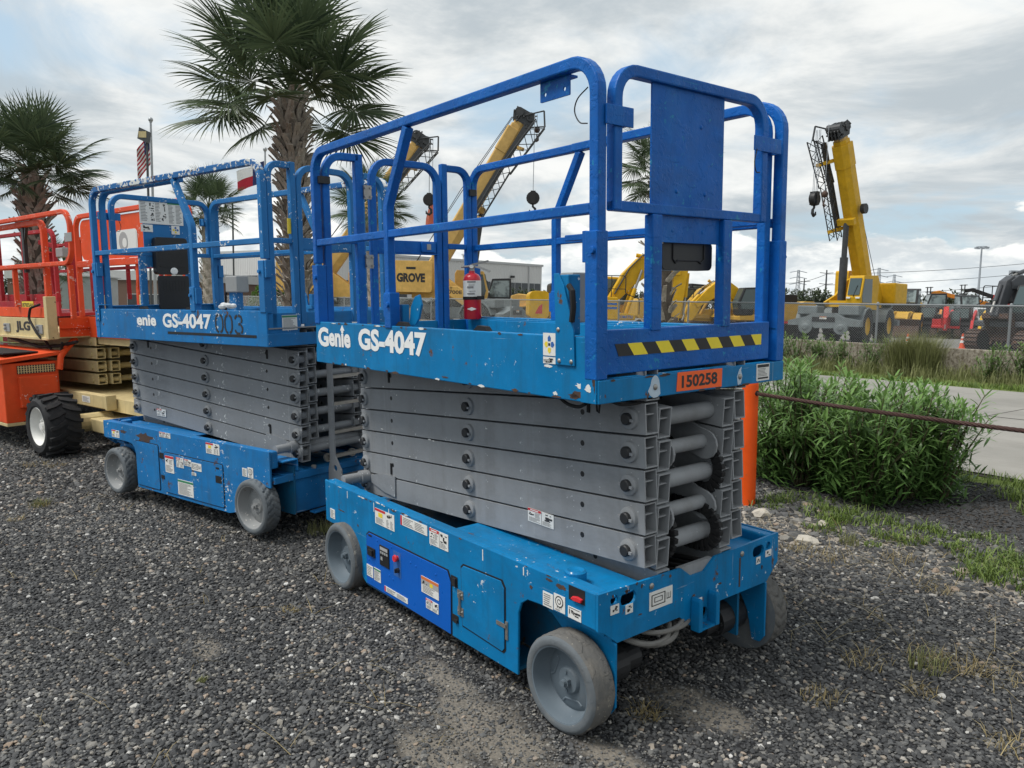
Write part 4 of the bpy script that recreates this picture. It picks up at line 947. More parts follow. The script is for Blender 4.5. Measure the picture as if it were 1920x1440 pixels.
# ------------------------------------------------------------------ lift behind it, turned end for end
L2 = thing('scissor_lift', 'older blue scissor lift behind the front one, chipped white rails and stencilled 003', 'scissor lift', YARD @ TR(-.945, 1.068, .053, 194.46), 'blue scissor lifts on the gravel')
build_lift(L2, dict(rail='old_rail', railtop='old_rail_top', deck='old_blue', inner='inner_blue', arm='arm_grey_old', old=True, hubs=(.21, 2.08), rim='wheel_grey_old', tyre=['tyre_grey', 'tyre_grey'], tread=True, steer=0))
def lift2_details(p):
    yb = LW; nX = -X
    lettering('enie', .05, .8, p, (1.655, yb, 1.392), nX, Z, .285, .085, 'white_print', 'lettering')
    lettering('GS-4047', .045, .8, p, (1.275, yb, 1.383), nX, Z, .64, .107, 'white_print', 'lettering')
    def stencil(x0, z0, w, h, arcs):
        mb = MB(); e = .002
        for pts in arcs:
            q = [Vector((x0-a*w, yb+.0016, z0+b*h)) for a, b in pts]; mb.path(q, .016, .0012, (0, 1, 0))
        mb.obj('stencil_digit', 'ink', p)
    L = [(.40, .98), (.18, .9), (.06, .68), (.06, .32), (.18, .1), (.40, .02)]; Rr = [(.60, .98), (.82, .9), (.94, .68), (.94, .32), (.82, .1), (.60, .02)]
    stencil(.585, 1.365, .095, .125, [L, Rr]); stencil(.475, 1.362, .095, .125, [L, Rr])
    stencil(.355, 1.36, .095, .125, [[(.05, .8), (.12, .92), (.34, .99)], [(.45, .99), (.78, .93), (.88, .76), (.8, .6)], [(.72, .54), (.45, .52)], [(.75, .47), (.92, .34), (.9, .15), (.75, .05)], [(.62, .02), (.3, .02), (.1, .12), (.05, .22)]])
    mb = MB(); mb.box(.115, 1.215, yb+.0004, yb+.0016, 1.338, 1.356); mb.obj('black_stripe', 'hazard_black', p)
    mb = MB(); mb.box(2.24, 2.31, yb+.0045, yb+.010, 1.42, 1.545); mb.box(2.14, 2.31, yb-.04, yb+.010, 1.5455, 1.551); mb.obj('guard_plate', 'old_blue', p, bevel=.002)
    mb = MB()
    for xx, zz in ((2.285, 1.50), (2.26, 1.47), (2.265, 1.435)): mb.ball((xx, yb+.011, zz), .009, 8, 5, (1, .5, 1))
    mb.split('plate_bolt', 'bare_steel', p, smooth=True)
    def door(x0, x1, z0, z1, name, mat):
        mb = MB(); mb.prism(rrect(x0-.006, x1+.006, z0-.006, z1+.006, .02), (0, yb+.0004, 0), X, Z, (0, .0014, 0)); mb.obj('door_gap', 'hazard_black', p)
        mb = MB(); mb.prism(rrect(x0, x1, z0, z1, .016), (0, yb+.002, 0), X, Z, (0, .004, 0)); return mb.obj(name, mat, p, bevel=.002)
    door(1.46, 1.80, .115, .468, 'battery_door', 'old_blue'); door(.59, 1.375, .115, .425, 'control_door', 'old_blue')
    mb = MB(); mb.box(1.385, 1.445, yb+.001, yb+.0028, .37, .415); mb.box(1.39, 1.44, yb+.001, yb+.0028, .21, .24); mb.box(.605, .68, yb+.0062, yb+.0074, .288, .34); mb.prism(slot(.65, .395, .03, .007), (0, yb+.0062, 0), X, Z, (0, .001, 0)); mb.split('latch_recess', 'hazard_black', p)
    mb = MB()
    for k in range(14): mb.ball((.585+.02*(k % 2), yb+.006 if k % 2 else yb, .13+.02*k), .0045, 6, 4)
    mb.split('door_rivet', 'bare_steel', p)
    d = yb+.006
    for (x0, z0, w, h, st, yy) in ((2.19, .46, .125, .06, 'table', yb), (1.43, .54, .16, .04, 'danger', yb), (.79, .49, .17, .078, 'table', yb), (1.355, .275, .12, .13, 'tall', d), (1.195, .335, .1, .075, 'danger', d), (1.085, .36, .095, .05, 'danger', d), (.985, .34, .13, .058, 'outline', d), (.99, .30, .06, .022, 'lines', d), (1.19, .125, .21, .118, 'green', d), (.354, .38, .055, .058, 'lines', yb), (.29, .378, .062, .072, 'gauge', yb)):
        decal(p, (x0, yy, z0), nX, Z, w, h, st, int(x0*100))
    mb = MB()                                                         # rust and scraped primer on the side
    for cx, cz, a, b in ((1.66, .505, .11, .035), (2.0, .52, .05, .012), (1.6, .12, .1, .016)):
        mb.prism([(cx+a*math.cos(t)*(1+.35*math.sin(5*t)), cz+b*math.sin(t)*(1+.3*math.cos(7*t))) for t in [k*.3 for k in range(21)]], (0, yb+.0003, 0), X, Z, (0, .0008, 0))
    mb.split('rust_patch', 'bucket_rust', p)
    decal(p, (1.93, LW-.2585, .625), nX, Vector((0, 0, 1)), .14, .06, 'danger', 8)
    # inside of the front panel, open manual box
    decal(p, (2.292, .74, 2.235), -Y, Z, .395, .205, 'bigboard', 2); decal(p, (2.292, .735, 2.165), -Y, Z, .105, .062, 'icon', 3); decal(p, (2.292, .46, 2.155), -Y, Z, .075, .075, 'arrows', 4)
    mb = MB(); mb.prism(rrect(.36, .655, 1.80, 2.12, .03), (2.22, 0, 0), Y, Z, (.06, 0, 0)); b = mb.obj('manual_box', 'black_plastic', p, bevel=.008)
    mb = MB(); mb.prism(rrect(.385, .63, 1.90, 2.07, .02), (2.2185, 0, 0), Y, Z, (.001, 0, 0)); mb.box(2.215, 2.2195, .40, .62, 1.865, 1.875); mb.obj('box_recess', 'hazard_black', b)
    mb = MB(); mb.prism(rrect(.375, .655, 1.50, 1.79, .02), (2.20, 0, 0), Y, Z, (.022, 0, 0)); l = mb.obj('manual_box_lid', 'black_plastic', p, bevel=.004)
    mb = MB()
    for k in range(8): mb.box(2.1985, 2.1998, .41+.028*k, .418+.028*k, 1.66, 1.75)
    mb.split('lid_slot', 'hazard_black', l)
    mb = MB(); mb.ball((2.215, .5, 1.83), .035, 8, 6, (.2, 1, .9)); mb.obj('paint_blot', 'white_print', b)
    mb = MB(); mb.box(1.58, 1.68, .25, .32, 1.35, 1.66); mb.obj('control_post', 'old_rail', p, bevel=.003)
    mb = MB(); mb.box(1.53, 1.70, .22, .34, 1.64, 1.78); mb.obj('control_box', 'box_grey', p, bevel=.01)
    mb = MB(); mb.tube([(1.7, .3, 1.70), (1.76, .3, 1.62), (1.8, .28, 1.5), (1.82, .3, 1.38)], .01, 6); mb.obj('control_cable', 'rubber', p, smooth=True)
    mb = MB(); mb.box(.022, .030, .905, .93, 2.02, 2.12); mb.obj('yellow_decal', 'decal_yellow', p)
    decal(p, (.009, 1.02, 1.385), -Y, Z, .12, .10, 'green', 9); decal(p, (-.0085, .36, 1.29), -Y, Z, .3, .07, 'green', 10)
    mb = MB()
    for k in range(7): mb.ball((1.35+.03*k, .5+.02*math.sin(k*2), 1.53+.012*math.sin(k*3)), .035, 7, 5, (1, .8, .6))
    mb.obj('rag', 'tarp', p)
lift2_details(L2)

# ------------------------------------------------------------------ fire extinguisher standing on the front lift
E = thing('fire_extinguisher', 'red fire extinguisher strapped upright to the rear rail of the front lift', 'extinguisher', YARD @ TR(.13, 1.03, 1.465, 50) @ Matrix.Diagonal((.92, .92, .66, 1)))
mb = MB(); mb.lathe([(.0, .0), (.056, .0), (.062, .008), (.062, .385), (.058, .41), (.045, .435), (.022, .45), (.02, .47), (0, .47)], (0, 0, .06), (0, 0, 1), 28); mb.obj('cylinder', 'ext_red', E, smooth=True)
mb = MB(); mb.lathe([(.0635, .215), (.0635, .375)], (0, 0, .06), (0, 0, 1), 28, (0, 0)); mb.obj('paper_label', 'decal_white', E, smooth=True)
mb = MB(); mb.lathe([(.0648, .19), (.0665, .195), (.0665, .215), (.0648, .22)], (0, 0, .06), (0, 0, 1), 28, (0, 0)); mb.box(.04, .09, -.09, -.05, .25, .285); mb.obj('strap', 'rubber', E)
mb = MB(); mb.prism([(-.035, .10), (0, .082), (.035, .10), (0, .118)], (0, -.0655, .06), X, Z, (0, .003, 0)); mb.obj('diamond_mark', 'decal_white', E)
mb = MB()
for k, (a, b) in enumerate(((.355, .37), (.33, .335), (.30, .32), (.27, .275), (.24, .255))): mb.box(-.03+.01*(k % 2), .03-.008*(k % 3), -.0655, -.064, .06+a, .06+b)
mb.split('label_print', 'ink_soft', E)
mb = MB(); mb.cyl((0, 0, .52), (0, 0, .565), .018, 12); mb.ball((0, 0, .57), .024, 10, 7); mb.cyl((-.01, 0, .575), (-.075, 0, .57), .011, 8); mb.obj('valve', 'bare_steel', E, smooth=True)
mb = MB(); mb.path([(0, 0, .59), (.06, -.01, .605), (.12, -.02, .625)], .018, .006, (0, 1, 0)); mb.path([(.01, 0, .575), (.06, -.01, .56), (.13, -.02, .52)], .02, .008, (0, 1, 0)); mb.split('lever', 'bare_steel', E)
mb = MB(); mb.cyl((.0, -.03, .57), (.0, -.036, .57), .016, 12); mb.obj('gauge', 'decal_white', E)
# ------------------------------------------------------------------ orange and cream lift at the left edge
J = thing('rough_terrain_lift', 'orange and cream rough terrain lift with a large black lug tyre at the left edge', 'scissor lift', YARD @ TR(-5.77, -.58, 0, 12.6))
def build_jlg(p):
    O, RL_, C = 'jlg_orange', 'jlg_rail', 'jlg_cream'
    mb = MB(); mb.box(-3.0, 0, 0, .02, 1.205, 1.425); mb.box(-3.0, 0, -.03, -.0005, 1.18, 1.21); mb.obj('deck_side', C, p, bevel=.004)
    mb = MB(); mb.box(-.03, .052, -.035, .07, 1.19, 1.67); mb.obj('corner_post', C, p, bevel=.006)
    mb = MB(); mb.box(-3, .05, .03, 1.75, 1.20, 1.26); mb.obj('deck_floor', C, p)
    mb = MB(); mb.box(-3.0, -.033, .035, .05, 1.43, 1.545); mb.obj('extension_toe_board', O, p, bevel=.003)
    lettering('JLG', .06, .95, p, (-1.0, 0, 1.245), X, Z, .44, .14, 'ink', 'lettering', .003)
    for xx in (-1.27, -.27):
        mb = MB(); mb.box(xx-.09, xx+.09, -.012, -.0005, 1.25, 1.35); mb.cyl((xx-.03, -.012, 1.33), (xx-.03, -.035, 1.33), .014, 8); mb.cyl((xx-.03, -.012, 1.285), (xx-.03, -.035, 1.285), .014, 8); mb.obj('roller_plate', 'box_grey', p)
    mb = MB(); mb.tube(fillet([(-.28, .02, 1.58), (-.40, -.04, 1.54), (-.44, -.05, 1.42), (-.24, -.05, 1.26), (-.18, -.03, 1.20)], .05, 4), .014, 8); mb.obj('cable_loop', 'rubber', p, smooth=True)
    # extension deck, set back from the corner
    mb = MB(); mb.box(.053, .06, .08, .40, 1.215, 1.43); mb.box(.053, .09, .08, .40, 1.31, 1.32); mb.obj('extension_end', O, p)
    mb = MB(); mb.box(-.33, 2.5, .40, .42, 1.20, 1.435); mb.obj('extension_side', O, p, bevel=.003)
    mb = MB(); mb.prism([(-.1, 1.12), (2.5, 1.12), (2.5, 1.199), (-.1, 1.199)], (0, .44, 0), X, Z, (0, .03, 0)); mb.obj('extension_beam', C, p)
    mb = MB(); mb.box(-.1, 2.5, .43, 1.7, 1.205, 1.23); mb.obj('extension_floor', C, p)
    # rails
    y = .0; top, mid = 2.56, 2.02
    mb = MB(); oval_rail(mb, [(-3, y, mid), (-3, y, top), (.74, y, top), (.74, y, mid), (-3, y, mid)], [0, .1, .17, .17, 0], .048); mb.obj('side_rail', RL_, p, bevel=.008)
    mb = MB(); oval_rail(mb, [(-3, y+.05, top-.06), (-.09, y+.05, top-.06), (-.09, y+.05, 1.55)], .13, .06); mb.obj('inner_rail', RL_, p, bevel=.008)
    mb = MB()
    for xx in (-.95, -2.0): mb.beam((xx, .02, 1.545), (xx, .02, 2.0), .05, .05, (1, 0, 0))
    mb.beam((.62, .02, 1.43), (.62, .02, 2.0), .05, .05, (1, 0, 0)); mb.split('rail_post', RL_, p, bevel=.006)
    mb = MB(); mb.beam((-3, .05, 2.015), (-.12, .05, 2.015), .045, .05); mb.obj('inner_mid_rail', RL_, p, bevel=.006)
    mb = MB(); mb.box(.66, .83, -.03, -.024, 2.24, 2.33); mb.obj('rail_clip', 'box_grey', p)
    # far side and front of the platform
    mb = MB(); oval_rail(mb, [(-3, 1.6, 2.02), (-3, 1.6, 2.52), (.3, 1.6, 2.52), (.3, 1.6, 1.45)], [0, .1, .13, 0], .05); mb.obj('far_rail', RL_, p, bevel=.006)
    mb = MB(); oval_rail(mb, [(-.06, .38, 1.43), (-.06, .38, 2.565), (2.45, .38, 2.565), (2.45, .38, 1.43)], .15, .05); mb.obj('extension_rail', RL_, p, bevel=.006)
    mb = MB(); mb.beam((-.035, .38, 2.03), (2.42, .38, 2.03), .05, .07); mb.obj('extension_mid_rail', RL_, p, bevel=.005)
    mb = MB(); mb.prism(rrect(.06, 2.38, 2.07, 2.52, .1), (0, .375, 0), X, Z, (0, .008, 0)); pn = mb.obj('rail_panel', O, p)
    mb = MB(); mb.prism(rrect(.95, 1.42, 2.13, 2.36, .05), (0, .3715, 0), X, Z, (0, .002, 0)); mb.obj('logo_plate', 'decal_white', pn)
    mb = MB(); mb.prism(circ(1.11, 2.24, .10, 20, .10), (0, .3695, 0), X, Z, (0, .0015, 0)); mb.obj('logo_disc', 'decal_grey', pn)
    mb = MB(); mb.prism(circ(1.14, 2.225, .05, 20, .05), (0, .368, 0), X, Z, (0, .001, 0)); mb.prism([(1.2, 2.15), (1.4, 2.15), (1.4, 2.34), (1.26, 2.34)], (0, .3695, 0), X, Z, (0, .0012, 0)); mb.obj('logo_mark', 'decal_white', pn)
    mb = MB()
    for xx in (.42, 1.35, 1.95, 2.3): mb.path(fillet([(xx, .40, 2.0), (xx-.0, .40, 1.85), (xx-.06, .42, 1.75), (xx-.06, .42, 1.43)], .06, 3), .05, .05, (0, 1, 0))
    mb.split('extension_post', RL_, p, bevel=.005)
    mb = MB()
    for xx in (.36, 1.32, 1.9): mb.box(xx-.055, xx+.055, .40, .47, 1.44, 1.68)
    mb.split('rail_socket', C, p, bevel=.006)
    mb = MB(); mb.box(-.75, -.69, .05, .09, 1.95, 2.5); mb.path([(-.62, .07, 2.5), (-.70, .07, 2.3), (-.72, .07, 2.2)], .03, .03, (0, 1, 0)); mb.split('gate_strut', 'black_plastic', p)
    mb = MB(); mb.box(-.6, -.4, .35, .42, 2.13, 2.24); mb.obj('control_box', 'box_grey', p, bevel=.01)
    # scissor stack
    def tube_arm(x0, x1, yc, zc, dz):
        mb = MB(); h, w, t = .062, .05, .009; vs = []
        for x, z in ((x0, zc), (x1, zc+dz)):
            for a, b in ((w, h), (w-t, h-t)): vs += [(x, yc-a, z-b), (x, yc+a, z-b), (x, yc+a, z+b), (x, yc-a, z+b)]
        fs = []
        for k in range(4):
            j = (k+1) % 4; fs += [(k, j, 8+j, 8+k), (4+k, 12+k, 12+j, 4+j), (k, 4+k, 4+j, j), (8+k, 8+j, 12+j, 12+k)]
        mb.add(vs, fs); o = mb.obj('scissor_arm', C, p, bevel=.008)
        q = MB(); q.cyl((x1-.06, yc-w+.01, zc+dz-.01), (x1-.06, yc+w-.01, zc+dz-.01), .03, 12); q.cyl((x1-.14, yc-w-.012, zc+dz-.01), (x1-.14, yc-w-.0005, zc+dz-.01), .03, 14); q.obj('pivot_pin', C, o)
        return o
    for i in range(4):
        z = .70+.15*i
        tube_arm(-2.6, .18, .46, z-.03, .04)
        tube_arm(-2.6, .22, .60, z-.03, .04)
        tube_arm(-2.6, .9, 1.15, z-.02, .0); tube_arm(-2.6, .95, 1.29, z-.02, .0)
    mb = MB()
    for i in range(4): mb.cyl((.1, .66, .70+.15*i), (.1, 1.09, .70+.15*i), .035, 12)
    mb.split('cross_tube', C, p, smooth=True)
    # chassis
    mb = MB(); mb.box(-2.8, .93, .15, .24, .46, .60); mb.box(.93, .97, .14, .25, .45, .61); mb.obj('chassis_rail', C, p, bevel=.006)
    mb = MB(); mb.box(-2.8, 1.7, 1.2, 1.32, .45, .60); mb.obj('chassis_rail', C, p, bevel=.006)
    mb = MB(); mb.box(-2.5, 1.7, .26, 1.19, .42, .56); mb.obj('chassis_floor', C, p)
    mb = MB(); mb.box(.5, 1.25, .05, 1.3, .22, .36); mb.obj('axle', C, p, bevel=.01)
    mb = MB(); mb.cyl((.68, -.1, .31), (.68, .3, .31), .1, 14); mb.obj('drive_hub', C, p)
    decal(p, (.35, .1495, .50), X, Z, .2, .07, 'lines', 3)
    mb = MB(); mb.box(1.101, 1.1015, .0, .0, 0, 0) if False else None
    # engine tray with sloped lid
    mb = MB(); mb.box(-2.6, .0, -.50, .06, .30, .95); mb.obj('engine_tray', O, p, bevel=.01)
    mb = MB(); mb.prism([(-.53, .952), (.12, 1.02), (.12, 1.06), (-.53, 1.0)], (-2.62, 0, 0), Y, Z, (2.65, 0, 0)); mb.obj('tray_lid', O, p, bevel=.006)
    mb = MB(); mb.box(.0005, .012, -.36, .02, .83, .92); v = mb.obj('vent', 'dark_steel', p)
    mb = MB()
    for k in range(14): mb.box(.0125, .016, -.355+.027*k, -.345+.027*k, .832, .918)
    for k in range(3): mb.box(.0125, .017, -.36, .02, .85+.025*k, .856+.025*k)
    kind(mb.obj('vent_grille', 'jlg_cream', v), 'stuff')
    mb = MB(); mb.box(.001, .06, -.36, .02, .46, .80); mb.obj('tray_hatch', O, p, bevel=.008)
    mb = MB(); mb.box(-1.6, -.1, -.45, -.1, 1.045, 1.06); mb.obj('lid_mat', 'rubber', p)
    mb = MB(); mb.tube(fillet([(-.1, .3, 1.18), (-.05, .2, 1.1), (.03, .08, 1.0), (.05, .05, .85)], .06, 4), .035, 10); mb.obj('exhaust_hose', O, p, smooth=True)
    mb = MB(); mb.box(-2.6, .01, -.5, .1, .265, .2995); mb.obj('tray_base', C, p, bevel=.004)
    mb = MB(); mb.tube([(-1.4, .05, 1.17), (-.6, .1, 1.08), (-.2, .15, 1.1), (.2, .2, 1.16)], .02, 6); mb.tube([(-.3, .05, 1.17), (-.25, .1, 1.05), (-.05, .12, 1.03), (.05, .1, 1.15)], .015, 6); mb.split('hydraulic_hose', 'rubber', p, smooth=True)
    lug_wheel(p, .68, -.44, .33, .33, 'decal_white')
def lug_wheel(p, x, y0, r, w, rimmat, z=None, s=1, lugs=18, name='wheel'):
    """big lug tyre, axis along y, outer face at y0, inner at y0+s*w"""
    z = r if z is None else z
    rm = MB(); rm.lathe([(r*.62, .01), (r*.60, .0), (r*.56, .02), (r*.52, .09), (r*.30, .10), (r*.28, .07), (0, .07)], (x, y0, z), (0, s, 0), 28, (0, 0)); wh = rm.obj(name, rimmat, p, smooth=True)
    t = MB(); t.lathe([(r*.6, .012), (r*.66, -.008), (r*.82, -.012), (r*.92, .02), (r*.955, .06), (r*.955, w-.06), (r*.92, w-.02), (r*.8, w), (r*.5, w)], (x, y0, z), (0, s, 0), 48, (0, 1))
    for k in range(lugs):
        for h in (0, 1):
            a = 2*math.pi*(k+.5*h)/lugs; pts = []
            for f, da in ((.02, 0), (.27, .05), (.50, .16)):
                ff = f if h == 0 else 1-f; aa = a+da*(1.3)
                pts.append((x+r*.965*math.cos(aa), y0+s*(ff*w), z+r*.965*math.sin(aa)))
            t.path(pts, r*.11, r*.10, (math.cos(a+.1), 0, math.sin(a+.1)))
    t.obj('tyre', 'tyre_black', wh, smooth=True)
    h = MB(); h.cyl((x, y0+s*.075, z), (x, y0+s*.03, z), r*.12, 10)
    for k in range(8): h.cyl((x+r*.22*math.cos(k*.785), y0+s*.075, z+r*.22*math.sin(k*.785)), (x+r*.22*math.cos(k*.785), y0+s*.05, z+r*.22*math.sin(k*.785)), r*.035, 6)
    kind(h.obj('hub_nut', rimmat, wh), 'stuff')
    return wh
build_jlg(J)

# ------------------------------------------------------------------ dark red lift behind it
Q = thing('red_platform_lift', 'dark red platform lift with a yellow number plate behind the orange rails', 'lift', YARD @ TR(-8.16, -.30, 0, 14))
def build_red(p):
    C = 'lift_red'
    mb = MB(); mb.box(-3.2, .45, 0, .03, 1.40, 1.60); mb.obj('deck_side', C, p, bevel=.005)
    mb = MB(); mb.box(-3.2, .45, .03, 1.5, 1.40, 1.44); mb.obj('deck_floor', C, p)
    mb = MB(); mb.box(-3.2, .3, .08, .1, 1.60, 1.70); mb.obj('upper_board', C, p, bevel=.004)
    mb = MB(); mb.box(-.75, -.36, -.006, -.0005, 1.50, 1.60); mb.obj('number_plate', 'decal_yellow', p)
    lettering('187005AH', .03, .95, p, (-.74, -.0065, 1.52), X, Z, .37, .06, 'ink', 'lettering', .001)
    decal(p, (-1.2, 0, 1.42), X, Z, .16, .08, 'lines', 4); decal(p, (-.9, 0, 1.42), X, Z, .12, .08, 'icon', 6)
    for y in (.02, 1.48):
        mb = MB(); oval_rail(mb, [(-3.2, y, 2.05), (-3.2, y, 2.55), (.4, y, 2.55), (.4, y, 1.6)], [0, .1, .15, 0], .05); mb.obj('top_rail', C, p, bevel=.006)
        mb = MB(); mb.beam((-3.2, y, 2.1), (.375, y, 2.1), .04, .05); mb.obj('mid_rail', C, p, bevel=.005)
        mb = MB()
        for xx in (-2.4, -1.5, -.6): mb.beam((xx, y, 1.61), (xx, y, 2.52), .05, .05, (1, 0, 0))
        mb.split('rail_post', C, p, bevel=.005)
    mb = MB(); mb.beam((.05, .4, 1.45), (.05, .4, 2.5), .16, .12, (1, 0, 0)); mb.beam((.05, .7, 1.45), (.05, .7, 2.5), .14, .12, (1, 0, 0)); mb.split('mast_post', C, p, bevel=.01)
    mb = MB(); mb.beam((-.75, .3, 2.45), (-.2, .35, 2.35), .06, .06); mb.beam((-.7, .3, 1.5), (-.45, .3, 2.3), .06, .07, (0, 1, 0)); mb.beam((-.3, .3, 1.5), (-.5, .3, 2.3), .06, .07, (0, 1, 0)); mb.split('strut', C, p, bevel=.006)
    mb = MB(); mb.box(-2.8, .3, .2, 1.3, .35, .75); mb.obj('chassis', C, p, bevel=.02)
    mb = MB()
    for i in range(4): mb.box(-2.6, .2, .35, .45, .80+.145*i, .92+.145*i); mb.box(-2.6, .2, 1.05, 1.15, .80+.145*i, .92+.145*i)
    mb.split('scissor_arm', C, p, bevel=.006)
    for xx in (-2.3, -.2):
        lug_wheel(p, xx, .0, .33, .3, C); lug_wheel(p, xx, 1.5, .33, .3, C, s=-1)
build_red(Q)
# ------------------------------------------------------------------ vegetation
def tone_mesh(name, vs, fs, tone, mat):
    me = bpy.data.meshes.new(name); me.from_pydata([tuple(v) for v in vs], [], fs); me.materials.append(MAT[mat])
    at = me.attributes.new('tone', 'FLOAT', 'POINT'); at.data.foreach_set('value', np.asarray(tone, dtype=np.float32)); me.update(); return me
def frond_mesh(seed, pet=1.0, leaf=.95):
    r = random.Random(seed); vs, fs, tn = [], [], []
    def strip(pts, ws, side, t):
        b = len(vs)
        for p, w in zip(pts, ws): vs.extend([p-side*w, p+side*w]); tn.extend([t, t])
        fs.extend([(b+2*i, b+2*i+1, b+2*i+3, b+2*i+2) for i in range(len(pts)-1)])
    P = [Vector((pet*t, 0, .10*math.sin(t*1.6)-.10*t*t)) for t in (0, .35, .7, 1.0)]
    strip(P, [.03, .022, .016, .014], Vector((0, 1, 0)), .75); strip(P, [.012, .012, .01, .008], Vector((0, 0, 1)), .6)
    n = 46; hub = P[-1]
    for k in range(n):
        f = (k+.5)/n*2-1; a = f*R(138)+r.uniform(-.03, .03)
        L = leaf*(.62+.38*math.cos(a*.75))*r.uniform(.9, 1.08)
        o = hub+Vector((.22*(1-abs(f)), 0, -.05*(1-abs(f))))         # midrib carries the middle segments outward
        d = Vector((math.cos(a), math.sin(a), .24*math.cos(a*1.2)-.04)).normalized()
        pts = []; droop = r.uniform(.5, 1.0)
        for t in (.02, .25, .5, .72, .88, 1.0):
            q = o+d*(L*t); q.z -= L*(.10*t*t+.42*droop*max(0, t-.5)**1.6)
            pts.append(q)
        side = Vector((-math.sin(a), math.cos(a), r.uniform(-.7, .7))).normalized()
        strip(pts, [.004, .016, .019, .013, .006, .001], side, r.uniform(.25, 1) if r.random() > .06 else .0)
    return tone_mesh('frond', vs, fs, tn, 'palm_leaf')
FR = [frond_mesh(k) for k in range(5)]
def boot_mesh(seed):
    r = random.Random(seed); mb = MB(); L = r.uniform(.24, .34)
    for s in (-1, 1):                                                 # the leaf base splits in two
        pts = [(0, s*.03, -.06), (.035, s*.035, .06), (.085+.02*r.random(), s*.028, L*.62), (.15+.06*r.random(), s*.014, L)]
        mb.path(pts, .05, .016, (1, 0, .4))
    mb.path([(0.0, 0, -.10), (.03, 0, .02), (.055, 0, .13)], .10, .02, (1, 0, .3))
    return mb.mesh('leaf_base', 'palm_boot')
BOOT = [boot_mesh(k) for k in range(4)]
def palm(x, y, zc, r0, scale, label, n=34, boots=0, seed=0, lean=(0, 0), zb=None, low=-38, boot_from=.0, bs=1.0):
    r = random.Random(seed); z0 = g(x, y)-.05 if zb is None else zb
    t = thing('palm_tree', label, 'palm tree', TR(x, y, 0), 'palm trees')
    H = zc-z0; mb = MB(); pts, rs = [], []
    ax = lambda s: Vector((lean[0]*s, lean[1]*s, z0+H*s))
    for i in range(15):
        s = i/14; pts.append(ax(s)); rs.append(r0*(1.06-.10*s+.05*math.sin(i*2.3))*(1 if s < .93 else .8))
    mb.tube(pts, rs, 14)
    if not boots:                                                     # far away: ringed by short stubs in one mesh
        for k in range(int(H*22)):
            s = k/(H*22); a = k*2.39996; o = ax(s); d = Vector((math.cos(a), math.sin(a), 0))
            mb.path([o+d*r0*.9, o+d*(r0*1.1+.03)+Z*.10, o+d*(r0*1.25+.07)+Z*.24], .09, .03, d+Z*.3)
    mb.obj('trunk', 'palm_boot' if not boots else 'palm_trunk', t, smooth=True)
    for k in range(boots):
        s = boot_from+(1.0-boot_from)*(k+.5)/boots; a = k*2.39996+r.uniform(-.15, .15)
        sc = bs*r.uniform(.85, 1.25)*(1.1 if s < .5 else 1)
        M = Matrix.Translation(ax(s)+Vector((math.cos(a), math.sin(a), 0))*r0*.92) @ Matrix.Rotation(a, 4, 'Z') @ Matrix.Rotation(r.uniform(-.1, .35), 4, 'Y') @ Matrix.Rotation(r.uniform(-.5, .5), 4, 'X') @ Matrix.Scale(sc, 4)
        place('leaf_base', BOOT[k % 4], t, M)
    top = ax(1)
    for k in range(n):
        f = (k+.5)/n; el = R(82-(82-low)*f**.85+r.uniform(-6, 6)); a = k*2.39996+r.uniform(-.2, .2)
        M = Matrix.Translation(top+Vector((0, 0, .12*(1-f)*scale))) @ Matrix.Rotation(a, 4, 'Z') @ Matrix.Rotation(-el, 4, 'Y') @ Matrix.Rotation(r.uniform(-.5, .5), 4, 'X') @ Matrix.Scale(scale*r.uniform(.88, 1.08), 4)
        place('frond', FR[k % 5], t, M)
    return t
palm(-8.02, 3.3, 4.95, .19, 1.0, 'tall cabbage palm with rough boot-covered trunk behind the chipped blue lift', 42, 330, 3, (-.25, -.02), low=-20, bs=.78)
palm(-10.02, -.2, 3.52, .165, .58, 'palm with a full rounded crown above the orange lift, leftmost of the palms', 48, 260, 5, (0, 0), low=-24, bs=.62)
palm(-27.1, 7.7, 5.1, .26, .78, 'small distant palm whose crown shows through the top rail of the chipped lift', 34, 0, 8)
palm(-22.2, 12.2, 5.2, .27, .86, 'distant palm seen through the rear rails of the front lift, left of the crane hooks', 34, 0, 11)
palm(-10.6, 15.25, 5.45, .30, .80, 'palm behind the front lift, crown half hidden by the blue end panel', 34, 80, 13, (-.1, 0), bs=1.1)
palm(-36.5, 3.6, 2.9, .25, .75, 'short palm far off behind the posts of the orange lift', 26, 0, 17)

